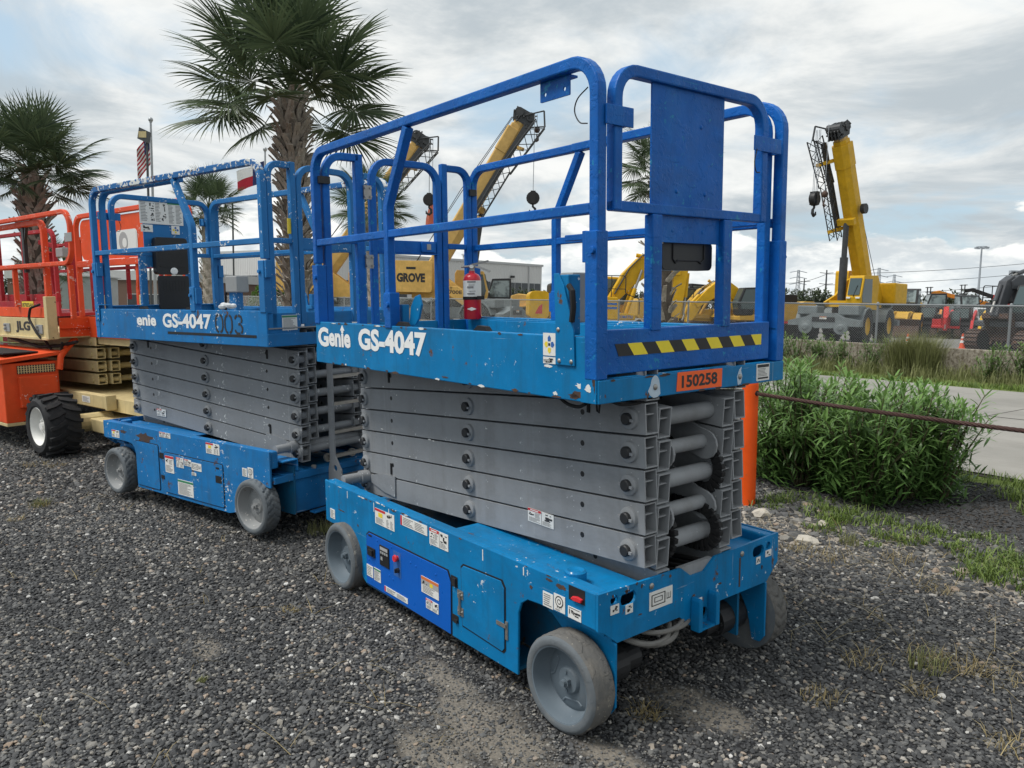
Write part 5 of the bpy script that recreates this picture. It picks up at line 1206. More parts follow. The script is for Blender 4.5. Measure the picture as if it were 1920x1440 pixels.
def leaf_cloud(r, tips, n_per, L, W, spread, back):
    """lance-shaped leaves set in whorls along shoots; tips = (point, direction)"""
    vs, fs, tn = [], [], []
    for p, d, tone in tips:
        d = d.normalized(); u = d.orthogonal().normalized(); w = d.cross(u)
        for k in range(n_per):
            s = k/n_per; q = p-d*(back*s); a = k*2.2+r.uniform(-.4, .4)
            out = (u*math.cos(a)+w*math.sin(a)); tilt = spread*(.42+.85*s)+r.uniform(-.2, .2)
            ld = (d*math.cos(tilt)+out*math.sin(tilt)).normalized(); ll = L*r.uniform(.7, 1.15)*(.6+.4*min(1, 3*s+.3))
            sd_ = ld.cross(out.cross(d) if r.random() < 0 else Z)
            sd_ = sd_.normalized() if sd_.length > .05 else u
            b = len(vs); dr = Vector((0, 0, -ll*.22*r.uniform(.3, 1.2)))
            m1, m2 = q+ld*ll*.35, q+ld*ll*.7+dr*.35
            vs += [q, m1-sd_*W*.5, m1+sd_*W*.5, m2-sd_*W*.4, m2+sd_*W*.4, q+ld*ll+dr]
            fs += [(b, b+1, b+2), (b+1, b+3, b+4, b+2), (b+3, b+5, b+4)]
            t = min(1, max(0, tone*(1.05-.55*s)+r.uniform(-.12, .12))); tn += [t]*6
    return vs, fs, tn
def shrub(name, label, cat, roots, height, n_sh, mat, L=.125, W=.02, n_per=15, seed=0, group=None, M=None, leanout=.5, back=.30, side=.5):
    r = random.Random(seed); t = thing(name, label, cat, M, group); tips = []; st = MB()
    for rx, ry in roots:
        for k in range(n_sh):
            a = r.uniform(0, 6.283); l = leanout*math.sqrt(r.random()); h = height*r.uniform(.55, 1.0)*(1-.35*l)
            b0 = Vector((rx+.1*math.cos(a)*r.random(), ry+.1*math.sin(a)*r.random(), 0)); tip = Vector((rx+l*math.cos(a)*height, ry+l*math.sin(a)*height, h))
            mid = b0.lerp(tip, .5)+Vector((0, 0, .1*h)); st.tube([b0, mid, tip], [.009, .007, .003], 5)
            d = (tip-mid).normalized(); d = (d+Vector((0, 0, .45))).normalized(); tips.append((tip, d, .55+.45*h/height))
            for j in range(3):                                        # lower side shoots fill the bush
                f = r.uniform(.12, .85); q = b0.lerp(tip, f)+Vector((r.uniform(-.09, .09), r.uniform(-.09, .09), .05*h)); a2 = r.uniform(0, 6.283)
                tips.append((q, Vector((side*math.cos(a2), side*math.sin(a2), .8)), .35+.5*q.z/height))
    kind(st.obj('stems', 'stem', t), 'stuff')
    vs, fs, tn = leaf_cloud(r, tips, n_per, L, W, 1.3, back)
    o = place('foliage', tone_mesh('foliage', vs, fs, tn, mat), t); kind(o, 'stuff'); return t
shrub('oleander_bush', 'leafy green oleander bush in front of the road, under the rusty cable', 'bush', [(1.3, 3.95), (1.45, 4.3), (1.6, 4.5), (1.2, 4.5), (1.05, 4.1), (1.45, 4.7), (1.1, 4.9)], .98, 22, 'oleander', .15, .022, 16, 2, M=YARD, leanout=.40, back=.24, side=.9)
shrub('oleander_bush', 'taller oleander bush standing right behind the orange bollard', 'bush', [(.35, 4.15), (.7, 4.1), (.5, 4.55), (.15, 4.7), (.85, 4.6), (.45, 4.9)], 1.10, 22, 'oleander', .15, .022, 16, 4, M=YARD, leanout=.42, back=.24, side=.9)
def at_ground(x, y): return TR(x, y, g(x, y))
shrub('oleander_bush', 'wide oleander bush beyond the road, at the concrete wall beside the blue lift', 'bush', [(-.9, 0), (-.3, .2), (.4, -.1), (1.0, .1), (-1.5, .1), (-2.0, -.1)], .98, 13, 'shrub_far', .16, .03, 12, 6, M=at_ground(-6.1, 16.5), leanout=.5)
shrub('oleander_bush', 'oleander bush beyond the road at the right edge of the wall', 'bush', [(-.6, 0), (0, .1), (.6, -.1), (1.2, 0)], .92, 14, 'shrub_far', .16, .03, 12, 7, M=at_ground(-1.7, 16.3), leanout=.45)
shrub('olive_shrub', 'dark olive shrub growing before the glazed building front', 'bush', [(-1.2, 0), (0, .4), (1.3, 0), (2.2, .3), (-2, .2)], 3.3, 16, 'tree_far', .5, .12, 14, 9, M=TR(-52, 43, 0), leanout=.55)

def blades(r, spots, n, h, w, spread, mat, name, lean=.5):
    vs, fs, tn = [], [], []
    for (x, y, z, s) in spots:
        for k in range(n):
            a = r.uniform(0, 6.283); rr = spread*s*math.sqrt(r.random()); p = Vector((x+rr*math.cos(a), y+rr*math.sin(a), z))
            b = r.uniform(0, 6.283); d = Vector((math.cos(b), math.sin(b), 0))*r.uniform(.1, 1)*lean; hh = h*s*r.uniform(.5, 1.2)
            sd_ = Vector((-math.sin(b), math.cos(b), 0))*w*r.uniform(.6, 1.2); q = p+d*hh*.4+Z*hh*.62; e = p+d*hh*1.1+Z*hh*r.uniform(.75, 1)
            i = len(vs); vs += [p-sd_, p+sd_, q-sd_*.8, q+sd_*.8, e]; fs += [(i, i+1, i+3, i+2), (i+2, i+3, i+4)]; tn += [r.random()]*5
    return kind(place(name, tone_mesh(name, vs, fs, tn, mat)), 'stuff')
r6 = random.Random(21)
def yard(x, y, z=0): return YARD @ Vector((x, y, z))
def spots(lst): return [(*yard(x, y)[:], s) for x, y, s in lst]
def inside(): pass
dry = spots([(-2.84, -1.13, .9), (-2.5, -1.33, .6), (2.84, 1.59, 1.3), (2.92, 1.68, 1.0), (3.06, 1.7, 1.1), (2.64, 1.39, 1.0), (2.67, .95, .8), (3.29, 1.17, .9), (.41, -.39, .5), (2.29, .31, .7), (2.32, .28, .5), (2.92, 1.32, .7), (1.84, 2.53, 1.2), (2.12, 2.83, 1.1), (1.6, 2.55, 1.0), (2.45, 2.5, .9), (-4.6, -.95, 1.1), (-4.4, -.8, .8)])
blades(r6, dry, 55, .055, .0020, .11, 'weed_dry', 'dry_weeds', 1.9)
straw = spots([(r6.uniform(1.2, 3.4), r6.uniform(1.2, 3.3), .6) for k in range(120)]+[(r6.uniform(-4, 2), r6.uniform(-1.6, .2), .4) for k in range(60)])
blades(r6, straw, 3, .12, .0016, .08, 'weed_dry', 'straw_litter', 6.0)
blades(r6, spots([(-2.84, -1.13, .9), (-.74, .3, 1.3), (-.70, .36, 1.0), (2.84, 1.55, 1.2), (1.75, 2.9, 1.0), (.9, -1.0, .3)]), 70, .09, .0025, .07, 'tall_grass', 'mixed_weeds', .8)
grn = [(r6.uniform(1.35, 2.9), r6.uniform(2.95, 3.7), r6.uniform(.5, 1.1)) for k in range(80)]+[(r6.uniform(.8, 1.5), r6.uniform(3.25, 3.75), r6.uniform(.6, 1.2)) for k in range(26)]+[(2.65+r6.uniform(-.2, .2), 2.95+r6.uniform(-.1, .1), .9) for k in range(12)]+[(r6.uniform(1.9, 3.4), r6.uniform(4.6, 5.6), r6.uniform(.8, 1.3)) for k in range(110)]
blades(r6, spots([q for q in grn if r6.random() < .8]), 42, .075, .004, .11, 'weed_green', 'green_weeds', 1.25)
vg = [(x, 5.15+.42*r6.random()+.05*math.sin(x), r6.uniform(.7, 1.2)) for x in np.arange(-6, 6, .05)]
blades(r6, [(x, y, g(x, y), s) for x, y, s in vg], 16, .10, .004, .12, 'weed_green', 'verge_grass', .9)
vg = [(x, 14.35+.45*r6.random(), r6.uniform(.7, 1.2)) for x in np.arange(-16, 2, .045)]
blades(r6, [(x, y, g(x, y), s) for x, y, s in vg], 12, .12, .008, .16, 'weed_green', 'verge_grass', .9)
vg = [(r6.uniform(-16, 2), r6.uniform(15, 17.3), r6.uniform(.5, 1.6)) for k in range(900)]
blades(r6, [(x, y, g(x, y), s) for x, y, s in vg], 10, .30, .007, .2, 'tall_grass', 'wall_foot_weeds', .7)
T = thing('ornamental_grass', 'round clump of fine ornamental grass at the foot of the concrete wall', 'grass clump', at_ground(-3.95, 16.4))
ob = blades(r6, [(.35*math.cos(k), .35*math.sin(k*1.7), 0, 1) for k in range(30)], 85, 1.0, .006, .18, 'tall_grass', 'grass_blades', .75); ob.parent = T
r7 = random.Random(5)
def rock(x, y, s, label, seed):
    r = random.Random(seed); bm = bmesh.new(); bmesh.ops.create_icosphere(bm, subdivisions=2, radius=1)
    for v in bm.verts: v.co = v.co*(1+.25*r.uniform(-1, 1)); v.co.x *= s; v.co.y *= s*.7; v.co.z *= s*.5
    me = bpy.data.meshes.new('limestone_rock'); bm.to_mesh(me); bm.free(); me.materials.append(MAT['flag_white'] if False else MAT['rubble'])
    o = place('limestone_rock', me, None, YARD @ TR(x, y, s*.2, 40*seed)); return tag(o, label, 'rock', 'pale rocks by the bollard')
t_ = NT('rubble'); t_.bump(t_.noise(30, 5, .7), .5, .02); t_.out(t_.mix(t_.noise(12, 6, .7), (.38, .34, .28), (.62, .58, .51)), .9, 0, .2)
rock(1.56, 2.69, .075, 'pale limestone rock on the dirt right of the front lift', 1); rock(1.01, 3.0, .08, 'flat pale rock at the foot of the orange bollard', 2); rock(1.42, 3.16, .05, 'small white rock among the weeds below the bush', 3)

# ------------------------------------------------------------------ gravel
def gravel():
    rs = np.random.RandomState(4)
    pts = []
    def fill(x0, x1, y0, y1, step, mask):
        gx, gy = np.meshgrid(np.arange(x0, x1, step), np.arange(y0, y1, step)); p = np.stack([gx.ravel(), gy.ravel()], 1)+rs.uniform(-.5, .5, (gx.size, 2))*step
        p = p[mask(p)]; pts.append(np.column_stack([p, np.full(len(p), step)]))
    e = np.array(EYE[:2]); f = np.array((-.784, .621)); rr = np.array((.621, .784))
    def seen(p, d0, d1):
        q = p-e; d = q@f; l = q@rr; return (d > d0) & (d < d1) & (np.abs(l) < d*.70+.15) & (d > 1.7)
    edge = lambda p: (p[:, 1]-.13*p[:, 0]+.22*np.sin(p[:, 0]*2.3)+.15*np.sin(p[:, 0]*5.1+1)+rs.normal(0, .12, len(p))) < 2.42
    fill(-8.5, 4.2, -4.2, 4.6, .0165, lambda p: seen(p, 1.6, 4.0) & edge(p))
    fill(-8.5, 4.2, -4.2, 4.6, .020, lambda p: seen(p, 4.0, 6.2) & edge(p))
    fill(-8.5, 4.2, -4.2, 4.6, .027, lambda p: seen(p, 6.2, 9.5) & edge(p))
    n_edge = sum(len(q) for q in pts)
    fill(.3, 3.6, 2.0, 3.8, .045, lambda p: ~edge(p) & (rs.rand(len(p)) < .55))
    fill(.3, 3.8, 1.9, 3.9, .016, lambda p: ~edge(p) & (rs.rand(len(p)) < .42))
    n_soil = sum(len(q) for q in pts)
    fill(.0, 4.0, 3.2, 5.3, .024, lambda p: ~edge(p) & (rs.rand(len(p)) < .75))
    bare = lambda p: np.min([np.sqrt(((p[:, 0]-a)/(b*1.2))**2+((p[:, 1]-c)/(d*1.2))**2) for a, c, b, d in DIRT[:6]], 0)
    n_mulch = sum(len(q) for q in pts)
    fill(.2, 3.2, -1.2, 1.0, .0085, lambda p: (bare(p) < 1.0) & (rs.rand(len(p)) < .30))
    P = np.concatenate(pts); idx = np.arange(len(P)); mul = (idx >= n_soil) & (idx < n_mulch); fine = idx >= n_mulch; soil = (idx < n_soil) & (idx >= n_edge)
    keep = np.ones(len(P), bool)
    for cx, cy, rx, ry in DIRT[:6]:                                      # thin out over the bare patches
        d = np.sqrt(((P[:, 0]-cx)/rx)**2+((P[:, 1]-cy)/ry)**2)+.35*np.sin(P[:, 0]*13+cy*9)*np.cos(P[:, 1]*17)
        keep &= ~((d < 1.15) & ~fine & (rs.rand(len(P)) < np.clip(1.4-d*.75, 0, .93)))
    P = P[keep]; n = len(P); mul = mul[keep]; fine = fine[keep]; soil = soil[keep]
    tn = rs.rand(n); patch = .5+.5*np.sin(P[:, 0]*1.7+np.sin(P[:, 1]*2.1)*1.5); rut = np.exp(-((P[:, 1]+.55-.16*P[:, 0])/.16)**2)+np.exp(-((P[:, 1]+1.75-.16*P[:, 0])/.16)**2); tn = np.clip(tn**(1.2-.42*patch-.22*rut), 0, 1); tn[mul] *= .35; tn[soil] = .3+.69*tn[soil]; tn[fine] = .45+.5*tn[fine]
    z = np.zeros(n); co = np.column_stack([P[:, 0], P[:, 1], rs.uniform(-.002, .006, n)])
    Mx = np.array(YARD); co = co@Mx[:3, :3].T+Mx[:3, 3]
    co[:, 2] = np.maximum(co[:, 2], [g(a, b)-.001+c for a, b, c in zip(co[:, 0], co[:, 1], rs.uniform(-.002, .005, n))])
    me = bpy.data.meshes.new('gravel'); me.vertices.add(n); me.vertices.foreach_set('co', co.ravel().astype(np.float32))
    for nm, v in (('tone', tn), ('size', P[:, 2]*.62*rs.lognormal(0, .28, n))):
        at = me.attributes.new(nm, 'FLOAT', 'POINT'); at.data.foreach_set('value', v.astype(np.float32))
    at = me.attributes.new('spin', 'FLOAT_VECTOR', 'POINT'); at.data.foreach_set('vector', np.column_stack([rs.uniform(-.45, .45, n), rs.uniform(-.45, .45, n), rs.uniform(0, 6.28, n)]).ravel().astype(np.float32))
    at = me.attributes.new('pick', 'INT', 'POINT'); at.data.foreach_set('value', rs.randint(0, 6, n).astype(np.int32))
    o = place('gravel', me); kind(o, 'stuff')
    ng = bpy.data.node_groups.new('gravel', 'GeometryNodeTree'); ng.interface.new_socket('Geometry', in_out='INPUT', socket_type='NodeSocketGeometry'); ng.interface.new_socket('Geometry', in_out='OUTPUT', socket_type='NodeSocketGeometry')
    N = ng.nodes; L = ng.links.new; gi = N.new('NodeGroupInput'); go = N.new('NodeGroupOutput')
    m2p = N.new('GeometryNodeMeshToPoints'); L(gi.outputs[0], m2p.inputs[0]); iop = N.new('GeometryNodeInstanceOnPoints'); L(m2p.outputs[0], iop.inputs['Points'])
    ins = N.new('GeometryNodeGeometryToInstance')
    for k in range(6):
        ic = N.new('GeometryNodeMeshIcoSphere'); ic.inputs['Radius'].default_value = 1; ic.inputs['Subdivisions'].default_value = 1
        nz = N.new('ShaderNodeTexNoise'); nz.noise_dimensions = '4D'; nz.inputs['W'].default_value = k*3.7; nz.inputs['Scale'].default_value = .9
        sp_ = N.new('GeometryNodeSetPosition'); sb = N.new('ShaderNodeVectorMath'); sb.operation = 'SUBTRACT'; sb.inputs[1].default_value = (.5, .5, .5); L(nz.outputs['Color'], sb.inputs[0])
        sm = N.new('ShaderNodeVectorMath'); sm.operation = 'SCALE'; sm.inputs['Scale'].default_value = 2.0; L(sb.outputs[0], sm.inputs[0]); L(sm.outputs[0], sp_.inputs['Offset']); L(ic.outputs['Mesh'], sp_.inputs['Geometry'])
        tr = N.new('GeometryNodeTransform'); tr.inputs['Scale'].default_value = (1.0, .72+.05*(k % 3), .5+.06*(k % 2)); L(sp_.outputs[0], tr.inputs['Geometry'])
        sh = N.new('GeometryNodeSetShadeSmooth'); sh.inputs['Shade Smooth'].default_value = False; L(tr.outputs[0], sh.inputs['Geometry'])
        mt = N.new('GeometryNodeSetMaterial'); mt.inputs['Material'].default_value = MAT['stone']; L(sh.outputs[0], mt.inputs['Geometry']); L(mt.outputs[0], ins.inputs[0])
    L(ins.outputs[0], iop.inputs['Instance']); iop.inputs['Pick Instance'].default_value = True
    def attr(nm, typ):
        a = N.new('GeometryNodeInputNamedAttribute'); a.data_type = typ; a.inputs[0].default_value = nm; return [s for s in a.outputs if s.enabled][0]
    L(attr('pick', 'INT'), iop.inputs['Instance Index']); L(attr('size', 'FLOAT'), iop.inputs['Scale'])
    ev = N.new('FunctionNodeEulerToRotation'); L(attr('spin', 'FLOAT_VECTOR'), ev.inputs[0]); L(ev.outputs[0], iop.inputs['Rotation'])
    L(iop.outputs[0], go.inputs[0])
    md = o.modifiers.new('gravel', 'NODES'); md.node_group = ng; print('STONES', n)
gravel()
# ------------------------------------------------------------------ bollard and wire rope along the yard edge
def bollard(x, y, label):
    t = thing('bollard', label, 'bollard', YARD @ TR(x, y, 0), 'orange bollards')
    mb = MB(); mb.lathe([(.062, -.05), (.062, .94), (.058, .99), (.04, 1.02), (0, 1.025)], (0, 0, 0), (0, 0, 1), 20); mb.obj('post', 'bollard_orange', t, smooth=True)
    mb = MB(); mb.cyl((-.0635, 0, .885), (.0635, 0, .885), .022, 12); mb.obj('rope_hole', 'hazard_black', t)
    return t
bollard(.74, 3.225, 'orange steel pipe bollard behind the end of the front lift')
bollard(4.6, 3.225, 'orange steel pipe bollard past the right edge, holding the rusty cable')
def cable():
    mb = MB(); N = 150; xs = [-4.2+i*(8.8/N) for i in range(N+1)]
    def sag(x): 
        a, b = (.74, 4.6) if x > .74 else (-3.1, .74); s = (x-a)/(b-a); return .885-.045*4*s*(1-s) if 0 <= s <= 1 else .885
    for k in range(5):                                                 # five twisted strands
        mb.tube([(x, 3.225+.0085*math.cos(x*34+k*1.2566), sag(x)+.0085*math.sin(x*34+k*1.2566)) for x in [-4.2+i*(8.8/(N*4)) for i in range(N*4+1)]], .0068, 5)
    o = mb.obj('wire_rope', 'rust_cable', None, smooth=True); o.matrix_world = YARD; return tag(o, 'rusty twisted wire rope strung from the orange bollard across the bushes', 'cable')
cable()

# ------------------------------------------------------------------ chain link fence
def fence():
    t = thing('chain_link_fence', 'grey galvanised chain link fence along the machine lot', 'fence', Matrix.Identity(4)); y = 17.8; zt = 1.86; z0 = .0
    for k in range(30):
        x = -84.9+k*3.05
        mb = MB(); mb.cyl((x, y+.03, z0-.1), (x, y+.03, zt+.02), .03, 8); mb.ball((x, y+.03, zt+.03), .035, 8, 5); mb.obj('fence_post', 'galv_dull', t, smooth=True)
    mb = MB(); mb.cyl((-86, y, zt), (5, y, zt), .021, 8); mb.obj('top_rail', 'galv_dull', t, smooth=True)
    mb = MB(); st = .0636; H = zt-z0+.03; w = .003
    x = -86.0; n = int((88+H)/st)
    vs, fs = [], []
    for s in (-1, 1):
        for k in range(n):
            a = -86-(H if s > 0 else 0)+k*st; p = (a, y-.026-.003*s, z0); q = (a+H, y-.026-.003*s, z0+H) if s > 0 else (a-H, y-.026-.003*s, z0+H)
            if s < 0: p = (a+H, p[1], z0); q = (a, p[1], z0+H)
            b = len(vs); vs += [(p[0]-w, p[1], p[2]), (p[0]+w, p[1], p[2]), (p[0], p[1]-w, p[2]), (q[0]-w, q[1], q[2]), (q[0]+w, q[1], q[2]), (q[0], q[1]-w, q[2])]
            fs += [(b, b+1, b+4, b+3), (b+1, b+2, b+5, b+4), (b+2, b, b+3, b+5)]
    mb.add(vs, fs); kind(mb.obj('wire_mesh', 'mesh_grey', t), 'stuff')
fence()

# ------------------------------------------------------------------ heavy machines in the lot
FWD = Vector((-.784, .621)); RGT = Vector((.621, .784)); E2 = Vector(EYE[:2])
def spot(lat, depth, turn=0, z=0):                # lat metres right of, depth metres ahead of the photographer; turn 0 = facing right
    p = E2+RGT*lat+FWD*depth; return TR(p.x, p.y, z, 51.6+turn)
def lattice(mb, p, q, w, h, n, r=.03):
    p, q = Vector(p), Vector(q); d = (q-p).normalized(); s = Vector((0, 1, 0)); u = s.cross(d).normalized()
    cor = [s*(w/2*a)+u*(h/2*b) for a, b in ((-1, -1), (1, -1), (1, 1), (-1, 1))]
    for c in cor: mb.tube([p+c, q+c], r, 5)
    L = (q-p).length
    for k in range(n):
        a, b = p+d*(L*k/n), p+d*(L*(k+1)/n)
        for i in range(4): mb.tube([a+cor[i], b+cor[(i+1) % 4]] if k % 2 else [a+cor[(i+1) % 4], b+cor[i]], r*.6, 4)
def tyre_far(p, x, y0, r, w, rim, s=1):
    m = MB(); m.lathe([(r*.5, .02), (r*.46, .05), (r*.3, .12), (r*.2, .1), (0, .08)], (x, y0, r), (0, s, 0), 18, (0, 0)); o = m.obj('wheel', rim, p, smooth=True)
    t = MB(); t.lathe([(r*.48, .0), (r*.8, -.02), (r*.94, .05), (r*.95, w-.05), (r*.8, w), (r*.3, w)], (x, y0, r), (0, s, 0), 26, (0, 1))
    for k in range(20):
        for h in (0, 1):
            a = 2*math.pi*(k+.5*h)/20; c = lambda f, da: (x+r*.965*math.cos(a+da), y0+s*w*(f if h == 0 else 1-f), r+r*.965*math.sin(a+da))
            t.path([c(.03, 0), c(.5, .12)], r*.09, r*.08, (math.cos(a), 0, math.sin(a)))
    t.obj('tyre', 'tyre_black', o, smooth=True); return o
def crane(label, M, carrier_turn, el, L, yel, boom, rim, words=None, hooks='two', jib_side=-1, cloth=False, simple=False):
    t = thing('mobile_crane', label, 'crane', M, 'yellow cranes in the lot')
    # carrier, built along its own axis
    ct = Matrix.Rotation(R(carrier_turn), 4, 'Z')
    def put(mb, name, mat, par=None, rot=True, **k):
        if rot: mb.v = [tuple(ct @ Vector(v)) for v in mb.v]
        return mb.obj(name, mat, par or t, **k)
    G = 'carrier_grey'
    m = MB(); m.box(-3.4, 3.2, -.75, .75, .85, 1.45); put(m, 'carrier_frame', G, bevel=.03)
    for x in (3.2, -3.5):
        m = MB(); m.prism([(-1.75, .92), (-.6, .92), (-.4, .8), (.4, .8), (.6, .92), (1.75, .92), (1.75, 1.2), (.9, 1.35), (.5, 1.55), (-.5, 1.55), (-.9, 1.35), (-1.75, 1.15)], (x, 0, 0), Y, Z, (.45, 0, 0)); put(m, 'outrigger_box', G, bevel=.02)
        for y in (-.85, .85):
            m = MB(); m.lathe([(.34, 0), (.34, .05), (.2, .07), (.1, .12), (0, .12)], (x+(.45 if x > 0 else 0), y, .85), (1 if x > 0 else -1, 0, 0), 16); put(m, 'outrigger_pad', G)
    for x in (1.95, -1.95):
        for s in (-1, 1):
            m = MB(); m.path([(x+1.0*math.cos(a), s*1.28, .85+.98*math.sin(a)) for a in [R(15+25*k) for k in range(7)]], .07, .72, (0, 1, 0)); put(m, 'fender', G)
            m = MB(); w0 = tyre_far(t, 0, 0, .93, .66, rim, 1); w0.matrix_basis = ct @ Matrix.Translation((x, s*1.62, 0)) @ Matrix.Rotation(0 if s < 0 else math.pi, 4, 'Z')
    m = MB(); m.box(2.0, 3.1, .5, 1.5, 1.45, 1.95); m.box(2.0, 3.1, -1.5, -.5, 1.45, 1.9); put(m, 'engine_hood', G, bevel=.06) if not simple else put(m, 'engine_hood', G)
    m = MB(); m.box(3.655, 3.67, -.55, .55, 1.12, 1.35); put(m, 'tail_board', 'dark_steel')
    decal(t, ct @ Vector((3.672, -.18, 1.25)), ct.to_3x3() @ Y, Z, .34, .12, 'warning', 3)
    m = MB(); m.cyl((0, 0, 1.45), (0, 0, 1.85), .75, 24); put(m, 'turntable', 'dark_steel', rot=False)
    # superstructure along +x
    m = MB()
    for s in (-1, 1): m.prism([(-2.4, 1.86), (1.0, 1.86), (1.3, 2.1), (.2, 2.5), (-.9, 3.3), (-1.5, 3.5), (-2.0, 3.3), (-2.4, 2.6)], (0, s*.62-.06, 0), X, Z, (0, .12, 0))
    m.split('boom_bracket', yel, t, bevel=.02)
    m = MB(); m.box(-2.3, .95, -.55, .55, 1.87, 2.2); m.obj('turret_deck', yel, t)
    m = MB(); m.prism(rrect(-3.9, -1.25, 2.2, 3.85, .12), (0, -1.42, 0), X, Z, (0, .75, 0)); m.obj('side_cover', yel, t, bevel=.04)
    m = MB(); m.box(-3.9, -2.45, -.66, 1.35, 2.1, 3.2); m.obj('counterweight', yel, t, bevel=.06)
    if words:
        lettering('GROVE', .08, .95, t, (-3.1, -1.421, 2.72), X, Z, 1.5, .48, 'ink', 'lettering', .004)
        m = MB(); m.box(-2.6, -2.1, -1.426, -1.421, 3.4, 3.52); m.obj('hatch_slot', 'dark_steel', t)
        m = MB(); m.prism([(-.9, 2.55), (.1, 2.55), (1.75, 1.35), (1.1, 1.05), (-.4, 2.1)], (0, -1.2, 0), X, Z, (0, .25, 0)); m.obj('step_cover', yel, t, bevel=.03)
        lettering('RT', .03, 1, t, (-.45, -1.2, 2.38), X, Z, .28, .15, 'ink', 'lettering', .004); lettering('700E', .03, 1, t, (-.35, -1.2, 2.15), X, Z, .7, .19, 'ink', 'lettering', .004)
    # cab on the left side
    cx0, cx1, cy0, cy1 = -.2, 1.55, (.72 if jib_side < 0 else -1.5), (1.5 if jib_side < 0 else -.72)
    m = MB(); m.prism([(cx0, 1.75), (cx1, 1.75), (cx1+.12, 2.35), (cx1-.15, 3.45), (cx0+.1, 3.5), (cx0, 3.3)], (0, cy0, 0), X, Z, (0, cy1-cy0, 0)); cab = m.obj('cab', yel, t, bevel=.04)
    m = MB(); m.prism([(cx1+.10, 2.48), (cx1-.10, 3.32), (cx1-.07, 3.32), (cx1+.13, 2.48)], (0, cy0+.09, 0), X, Z, (0, cy1-cy0-.18, 0)); m.obj('windscreen', 'cab_glass', cab)
    for y in (cy0-.012, cy1): m = MB(); m.prism([(cx0+.7, 2.1), (cx1-.08, 2.1), (cx1+.0, 2.4), (cx1-.2, 3.28), (cx0+.75, 3.3)], (0, y, 0), X, Z, (0, .012, 0)); m.obj('door_glass', 'cab_glass', cab)
    m = MB(); m.path([(cx1+.14, (cy0+cy1)/2, 2.4), (cx1+.03, (cy0+cy1)/2+.15, 2.95)], .03, .03); m.obj('wiper', 'dark_steel', cab)
    for y in (cy0+.15, cy1-.15): m = MB(); m.box(cx1+.1, cx1+.17, y-.1, y+.1, 2.3, 2.38); m.obj('work_lamp', 'decal_white', cab)
    # boom
    e = R(el); bd = Vector((math.cos(e), 0, math.sin(e))); bu = Vector((-math.sin(e), 0, math.cos(e))); pv = Vector((-1.5, 0, 3.05))
    def section(a, b, w, h, mat, name):
        m = MB(); sec = [(-.5, -.15), (-.28, -.5), (.28, -.5), (.5, -.15), (.5, .42), (.42, .5), (-.42, .5), (-.5, .42)]; vs = []
        for s in (a, b): vs += [pv+bd*s+Y*(x*w)+bu*(y*h) for x, y in sec]
        m.add(vs, [(i, (i+1) % 8, 8+(i+1) % 8, 8+i) for i in range(8)]+[tuple(range(8)), tuple(range(8, 16))]); return m.obj(name, mat, t, bevel=.02)
    section(-.3, L*.93, .78, .92, boom, 'main_boom'); section(L*.80, L*.945, .84, .98, boom, 'boom_collar'); section(L*.93, L*.97, .66, .78, boom, 'inner_boom'); section(L*.95, L, .56, .66, 'crane_boom', 'tip_section')
    m = MB(); h0 = pv+bd*L
    for y in (-.26, -.09, .09, .26): m.prism([(-.1, -.6), (.35, -.62), (.62, -.3), (.6, .3), (.25, .62), (-.1, .45)], h0+Y*(y-.03), bd, bu, (0, .06, 0))
    m.obj('boom_head', 'boom_head', t)
    m = MB()
    for c in (bd*.42-bu*.35, bd*.35+bu*.32): m.cyl(h0+c-Y*.36, h0+c+Y*.36, .24, 14)
    for k in range(10): m.beam(h0+bd*rng.uniform(-.2, .5)+bu*rng.uniform(-.6, .6)-Y*.4, h0+bd*rng.uniform(.0, .8)+bu*rng.uniform(-.7, .7)+Y*.4, .07, .07)
    m.obj('head_sheave', 'boom_head', t)
    m = MB(); m.beam(pv+bd*(L*.47)-bu*.62+Y*.45, pv+bd*(L*.47)-bu*.62-Y*.45, .3, .34, (bd.x, 0, bd.z)); m.obj('cylinder_bracket', boom, t, bevel=.03)
    c0, c1 = Vector((.7, 0, 2.2)), pv+bd*(L*.47)-bu*.62; m = MB(); m.cyl(c0, c0.lerp(c1, .55), .2, 16); m.cyl(c0.lerp(c1, .55), c1, .14, 14); m.split('lift_cylinder', 'boom_head', t, smooth=True)
    # folded lattice jib beside the boom
    jo = Y*(jib_side*.72)-bu*.62; m = MB(); lattice(m, pv+bd*(L*.36)+jo, pv+bd*(L*.72)+jo-bu*.05, .42, .5, 7); lattice(m, pv+bd*(L*.72)+jo-bu*.05, pv+bd*(L*1.03)+jo*1.05-bu*.35, .5, .62, 6, .035)
    m.tube([pv+bd*(L*1.03)+jo-bu*.65, pv+bd*(L*1.1)+jo-bu*.2], .05, 5); m.tube([pv+bd*(L*1.1)+jo-bu*.2, h0+bd*.3+Y*jib_side*.3], .04, 5); m.tube([pv+bd*(L*1.03)+jo-bu*.65, pv+bd*(L*.97)+jo+bu*.2], .04, 5)
    kind(m.obj('lattice_jib', 'boom_head', t), 'stuff')
    m = MB(); m.beam(pv+bd*(L*.40)+jo*.9+bu*.25, pv+bd*(L*.98)+jo*.9+bu*.12, .16, .32, (bd.z, 0, -bd.x)); m.obj('jib_base', 'boom_head', t)
    for f in (.42, .86): m = MB(); m.beam(pv+bd*(L*f)+jo*1.3-bu*.1, pv+bd*(L*f)+jo*.3, .18, .18, (0, 0, 1)); m.obj('jib_bracket', boom, t)
    m = MB(); m.cyl(pv+bd*(L*.52)-Y*(jib_side*.55)+bu*.1, pv+bd*(L*.52)-Y*(jib_side*.75)+bu*.1, .26, 16); m.obj('hose_reel', 'dark_steel', t)
